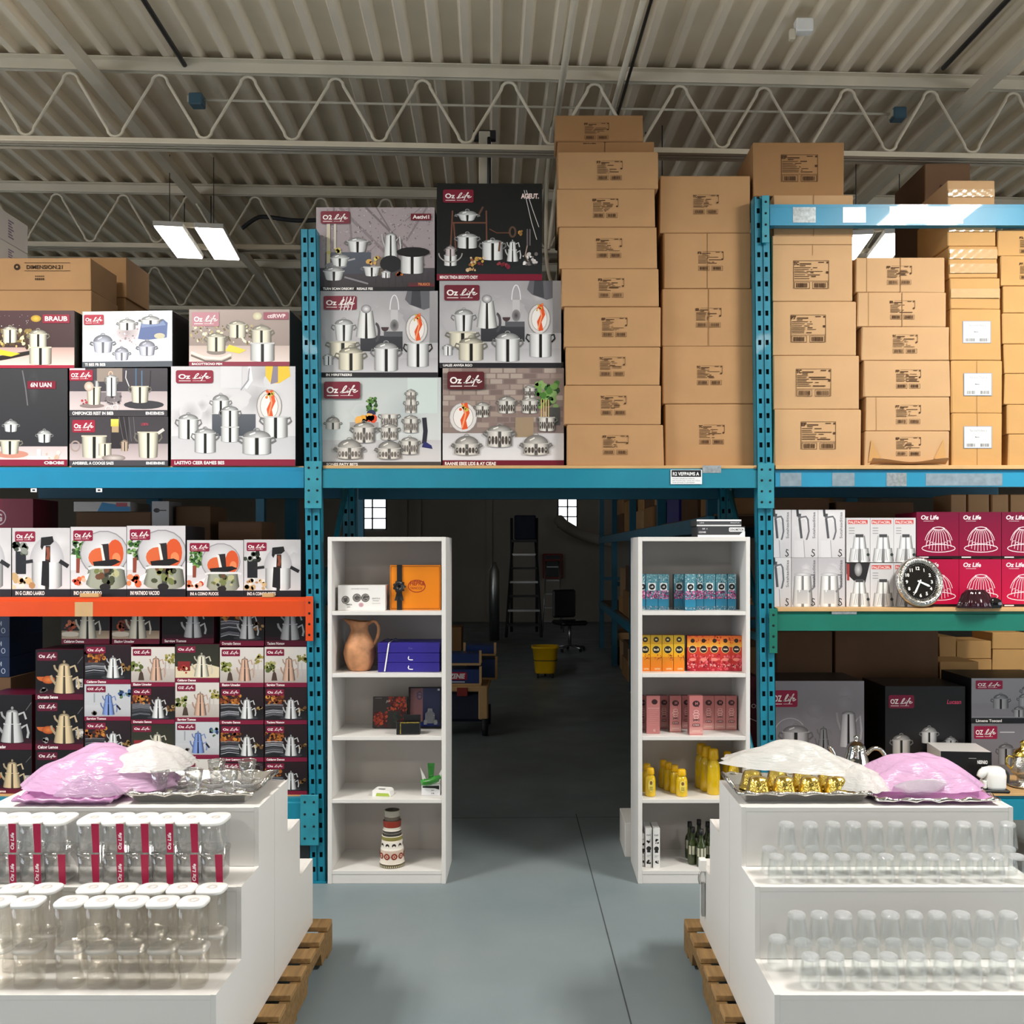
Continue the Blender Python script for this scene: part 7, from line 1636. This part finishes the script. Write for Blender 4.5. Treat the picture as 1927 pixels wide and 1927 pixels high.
# ================================================================== the aisle behind the racking
def cart():
    r = empty('hand_cart', (wx(880, 8.9), 8.95, 0))
    mb = MB(); mb.box(-.42, .16, 0, .7, .13, .42, 'navy', .03); mb.build('navy_body', r)
    mb = MB(); mb.box(-.45, .19, -.05, .78, .42, .47, 'plywood', .01); mb.box(.1, .19, -.05, .02, .16, .44, 'plywood', .01); mb.build('wooden_top', r)
    for x, y in ((.16, .02), (.16, .62), (-.34, .02)):
        mb = MB(); mb.tube([(x - .025, y, .1), (x + .025, y, .1)], .1, 'wheel', 20); mb.build('wheel', r)
    mb = MB(); mb.box(-.1, 0, -.06, -.04, .38, .46, 'red', .004); mb.build('red_tag', r)
    tag(r, 'dark blue hand cart with black wheels and wooden top, in the dim aisle', 'cart')
cart()
def crate(x, y, z, W, D, hh, label, text=None):
    r = empty('fruit_crate', (x, y, z))
    mb = MB(); mb.box(-W / 2, W / 2, 0, D, .02, hh, 'print', .004, lin('#22386a')); b = mb.build('blue_side', r)
    mb = MB(); mb.box(-W / 2 - .005, W / 2 + .005, -.006, D + .005, 0, .02, 'plywood'); mb.build('wooden_base', r)
    for sx in (-1, 1): mb = MB(); mb.box(sx * W / 2 - .012, sx * W / 2 + .012, -.004, .02, .02, hh + .03, 'plywood', .002); mb.build('corner_post', r)
    if text:
        a = Art(W, hh, 'print'); a.rrect(.28, .35, .7, .85, .1, '#a81c34'); a.text(text, .3, .45, .3, '#f4eef0', .04, .2, fit=.36); a.rect(.3, .2, .65, .26, '#d9dde6'); a.build(r)
    tag(r, label, 'crate', 'blue crates on the hand cart')
crate(wx(862, 8.95), 8.95, .471, .42, .3, .15, 'blue crate with a red and white mark on the hand cart', 'ZENIE')
crate(wx(868, 9.0), 9.0, .655, .36, .25, .11, 'blue crate stacked on the marked blue crate')
crate(wx(905, 9.36), 9.36, .471, .3, .3, .2, 'rear blue crate on the hand cart, lower one')
crate(wx(903, 9.36), 9.36, .705, .3, .25, .1, 'rear blue crate on the hand cart, upper one')
def bucket():
    Y = 13.1; r = empty('yellow_mop_bucket', (wx(1026, Y), Y, 0))
    mb = MB(); mb.lathe([(0, .06), (.13, .06), (.14, .075), (.175, .4), (.19, .405), (.19, .43), (.168, .43), (.135, .09), (0, .08)], 'yellow', 28, sq=4); mb.build('bucket_body', r)
    mb = MB(); mb.lathe([(.158, .235), (.166, .235), (.166, .245), (.158, .245)], 'dark', 28, sq=4); mb.build('band', r)
    for x, y in ((-.1, -.1), (.1, -.1), (0, .12)): mb = MB(); mb.tube([(x - .012, y, .03), (x + .012, y, .03)], .03, 'wheel', 12); mb.box(x - .01, x + .01, y - .01, y + .01, .03, .062, 'dark'); mb.build('caster', r)
    tag(r, 'yellow wheeled bucket standing in the middle of the dim aisle', 'bucket')
bucket()
def ladder():
    Y = 19.2; r = empty('rolling_ladder', (wx(986, Y), Y, 0))
    for s in (-1, 1):
        mb = MB(); mb.tube([(s * .34, -.6, .05), (s * .24, .5, 1.9)], .03, 'dark', 8); mb.tube([(s * .26, .55, .05), (s * .26, .55, 2.4)], .03, 'dark', 8); mb.build('side_rail', r)
    for k in range(6): mb = MB(); t = k / 6; w = .33 - .1 * t; mb.box(-w, w, -.55 + 1.05 * t, -.35 + 1.05 * t, .25 + 1.65 * t, .29 + 1.65 * t, 'alu' if k % 2 else 'dark'); mb.build('step', r)
    mb = MB(); mb.box(-.26, .26, .3, .7, 1.9, 1.95, 'dark'); mb.build('platform', r)
    mb = MB(); mb.box(-.2, .24, .3, .66, 1.955, 2.45, 'navy', .02); mb.build('dark_bin', r)
    tag(r, 'tall dark rolling ladder near the far wall of the aisle', 'ladder')
ladder()
def stepladder():
    Y = 20.5; r = empty('step_ladder', (wx(1040, Y), Y, 0))
    for s in (-1, 1):
        mb = MB(); mb.tube([(s * .22, -.3, 0), (s * .14, .1, 1.5)], .018, 'alu', 6); mb.tube([(s * .2, .5, 0), (s * .14, .1, 1.5)], .014, 'alu', 6); mb.build('rail', r)
    for k in range(5): t = (k + .8) / 5.2; mb = MB(); w = .21 - .07 * t; mb.box(-w, w, -.3 + .4 * t, -.2 + .4 * t, 1.5 * t - .02, 1.5 * t, 'alu'); mb.build('tread', r)
    mb = MB(); mb.box(-.16, .16, .02, .18, 1.5, 1.54, 'red', .01); mb.build('top_cap', r)
    tag(r, 'aluminium step ladder with a red top by the far wall', 'ladder')
stepladder()
mb = MB(); mb.box(-.24, .24, 0, .2, 0, .6, 'red', .02); r = mb.build('hanging_fire_cabinet', None, (wx(1040, 23), 22.99, 1.05)); mb = MB(); mb.box(-.2, .2, -.006, -.001, .04, .56, 'dark', .002); mb.build('door', r); tag(r, 'dull red cabinet fixed to the far wall', 'cabinet')
mb = MB(); mb.tube(smooth_path([(wx(1052, 22.6), 22.6, wz(978, 22.6)), (wx(1064, 22.4), 22.4, wz(990, 22.4)), (wx(1100, 22.2), 22.2, wz(1008, 22.2)), (wx(1160, 22.2), 22.2, wz(1022, 22.2))]), .13, 'wall', 12); struct(mb.build('duct_pipe'))  # grey duct pipe by the far window
mb = MB(); mb.lathe([(0, 0), (.1, 0), (.1, 1.35), (.06, 1.42), (.05, 1.5), (0, 1.5)], 'alu', 20); o = mb.build('gas_cylinder', None, (wx(930, 18.5), 18.5, 0)); tag(o, 'tall grey metal cylinder standing at the left of the far aisle', 'cylinder')
def chair():
    Y = 16.5; r = empty('office_chair', (wx(1072, Y), Y, 0), (0, 0, .4))
    mb = MB(); mb.box(-.24, .24, -.24, .24, .45, .53, 'black', .03); mb.build('seat', r)
    mb = MB(); mb.box(-.22, .22, .2, .27, .56, 1.05, 'black', .03); mb.build('backrest', r)
    mb = MB(); mb.tube([(0, 0, .1), (0, 0, .45)], .03, 'alu', 8); mb.build('gas_lift', r)
    for k in range(5):
        an = 2 * PI * k / 5; mb = MB(); mb.tube([(0, 0, .1), (.27 * math.cos(an), .27 * math.sin(an), .06)], .018, 'alu', 6); l = mb.build('base_leg', r); mb = MB(); mb.tube([(.27 * math.cos(an) - .015, .27 * math.sin(an), .03), (.27 * math.cos(an) + .015, .27 * math.sin(an), .03)], .03, 'wheel', 10); mb.build('caster', l)
    tag(r, 'black office chair in the dim aisle by the right rack', 'chair')
chair()
carton('dark brown carton on the floor at the left of the dim aisle', 835, 868, 1180, 1225, 16.5, .5, 'carton_brown', z0=0, seed=240)
# long rack down the right side of the aisle
r = empty('aisle_rack', (1.25, 6.6, 0))
for k, y in enumerate((0, 2.6, 5.2, 7.8, 10.4)):
    mb = MB()
    for x in (0, .95): mb.box(x - .04, x + .04, y - .04, y + .04, 0, 2.9, 'beam_dark')
    mb.box(.04, .91, y - .015, y + .015, 1.2, 1.26, 'beam_dark'); mb.build('post_frame', r)
for z in (.72, 1.86):
    mb = MB(); mb.box(-.045, -.005, -.1, 10.5, z, z + .11, 'beam_c'); mb.box(.955, .995, -.1, 10.5, z, z + .11, 'beam_dark'); mb.build('beam_rail', r)
    mb = MB(); mb.box(-.002, .95, -.1, 10.5, z + .111, z + .125, 'carton_dark'); mb.build('shelf_board', r)
tag(r, 'long blue rack running away down the right side of the dim aisle', 'rack')
rd = random.Random(9)
for lv, (z0, hm) in enumerate(((.0005, .55), (.846, .8), (1.9865, 1.0))):
    y = 6.66; cn = 0
    while y < 14.5:
        d = rd.uniform(.6, .85); zz = z0; cnt = 0
        if any(abs((y - 6.6 + d / 2) - q) < d / 2 + .06 for q in (0, 2.6, 5.2, 7.8, 10.4)): y += .12; continue
        while True:
            hh = rd.choice([.22, .27, .34, .42])
            if zz + hh > z0 + hm or cnt > 2: break
            m = rd.choice(['carton', 'carton_dark', 'carton_brown', 'carton_tan', 'royal' if lv == 2 and 8 < y < 9 else 'carton_pale'])
            mb = MB(); x0 = 1.27 + rd.uniform(0, .04); mb.box(0, .8, 0, d - .03, 0, hh - .002, m, .004); o = mb.build('stock_carton', None, (x0, y, zz))
            tag(o, f'{ORD[cn]} column of cartons {("under", "low on", "high on")[lv]} the long aisle rack, {("bottom", "second", "third")[cnt]} one', 'carton', 'stock cartons on the long aisle rack')
            zz += hh; cnt += 1
        y += d + .02; cn += 1
# tall stock that fills the racks to the left of the dim aisle
r = empty('aisle_rack', (-2.6, 6.6, 0))
for y in (0, 2.6):
    mb = MB()
    for x in (0, .95): mb.box(x - .04, x + .04, y - .04, y + .04, 0, 2.9, 'beam_dark')
    mb.build('post_frame', r)
mb = MB(); mb.box(.955, .995, -.1, 2.7, 1.5, 1.61, 'beam_dark'); mb.build('beam_rail', r)
tag(r, 'dim blue rack behind the left bay', 'rack')
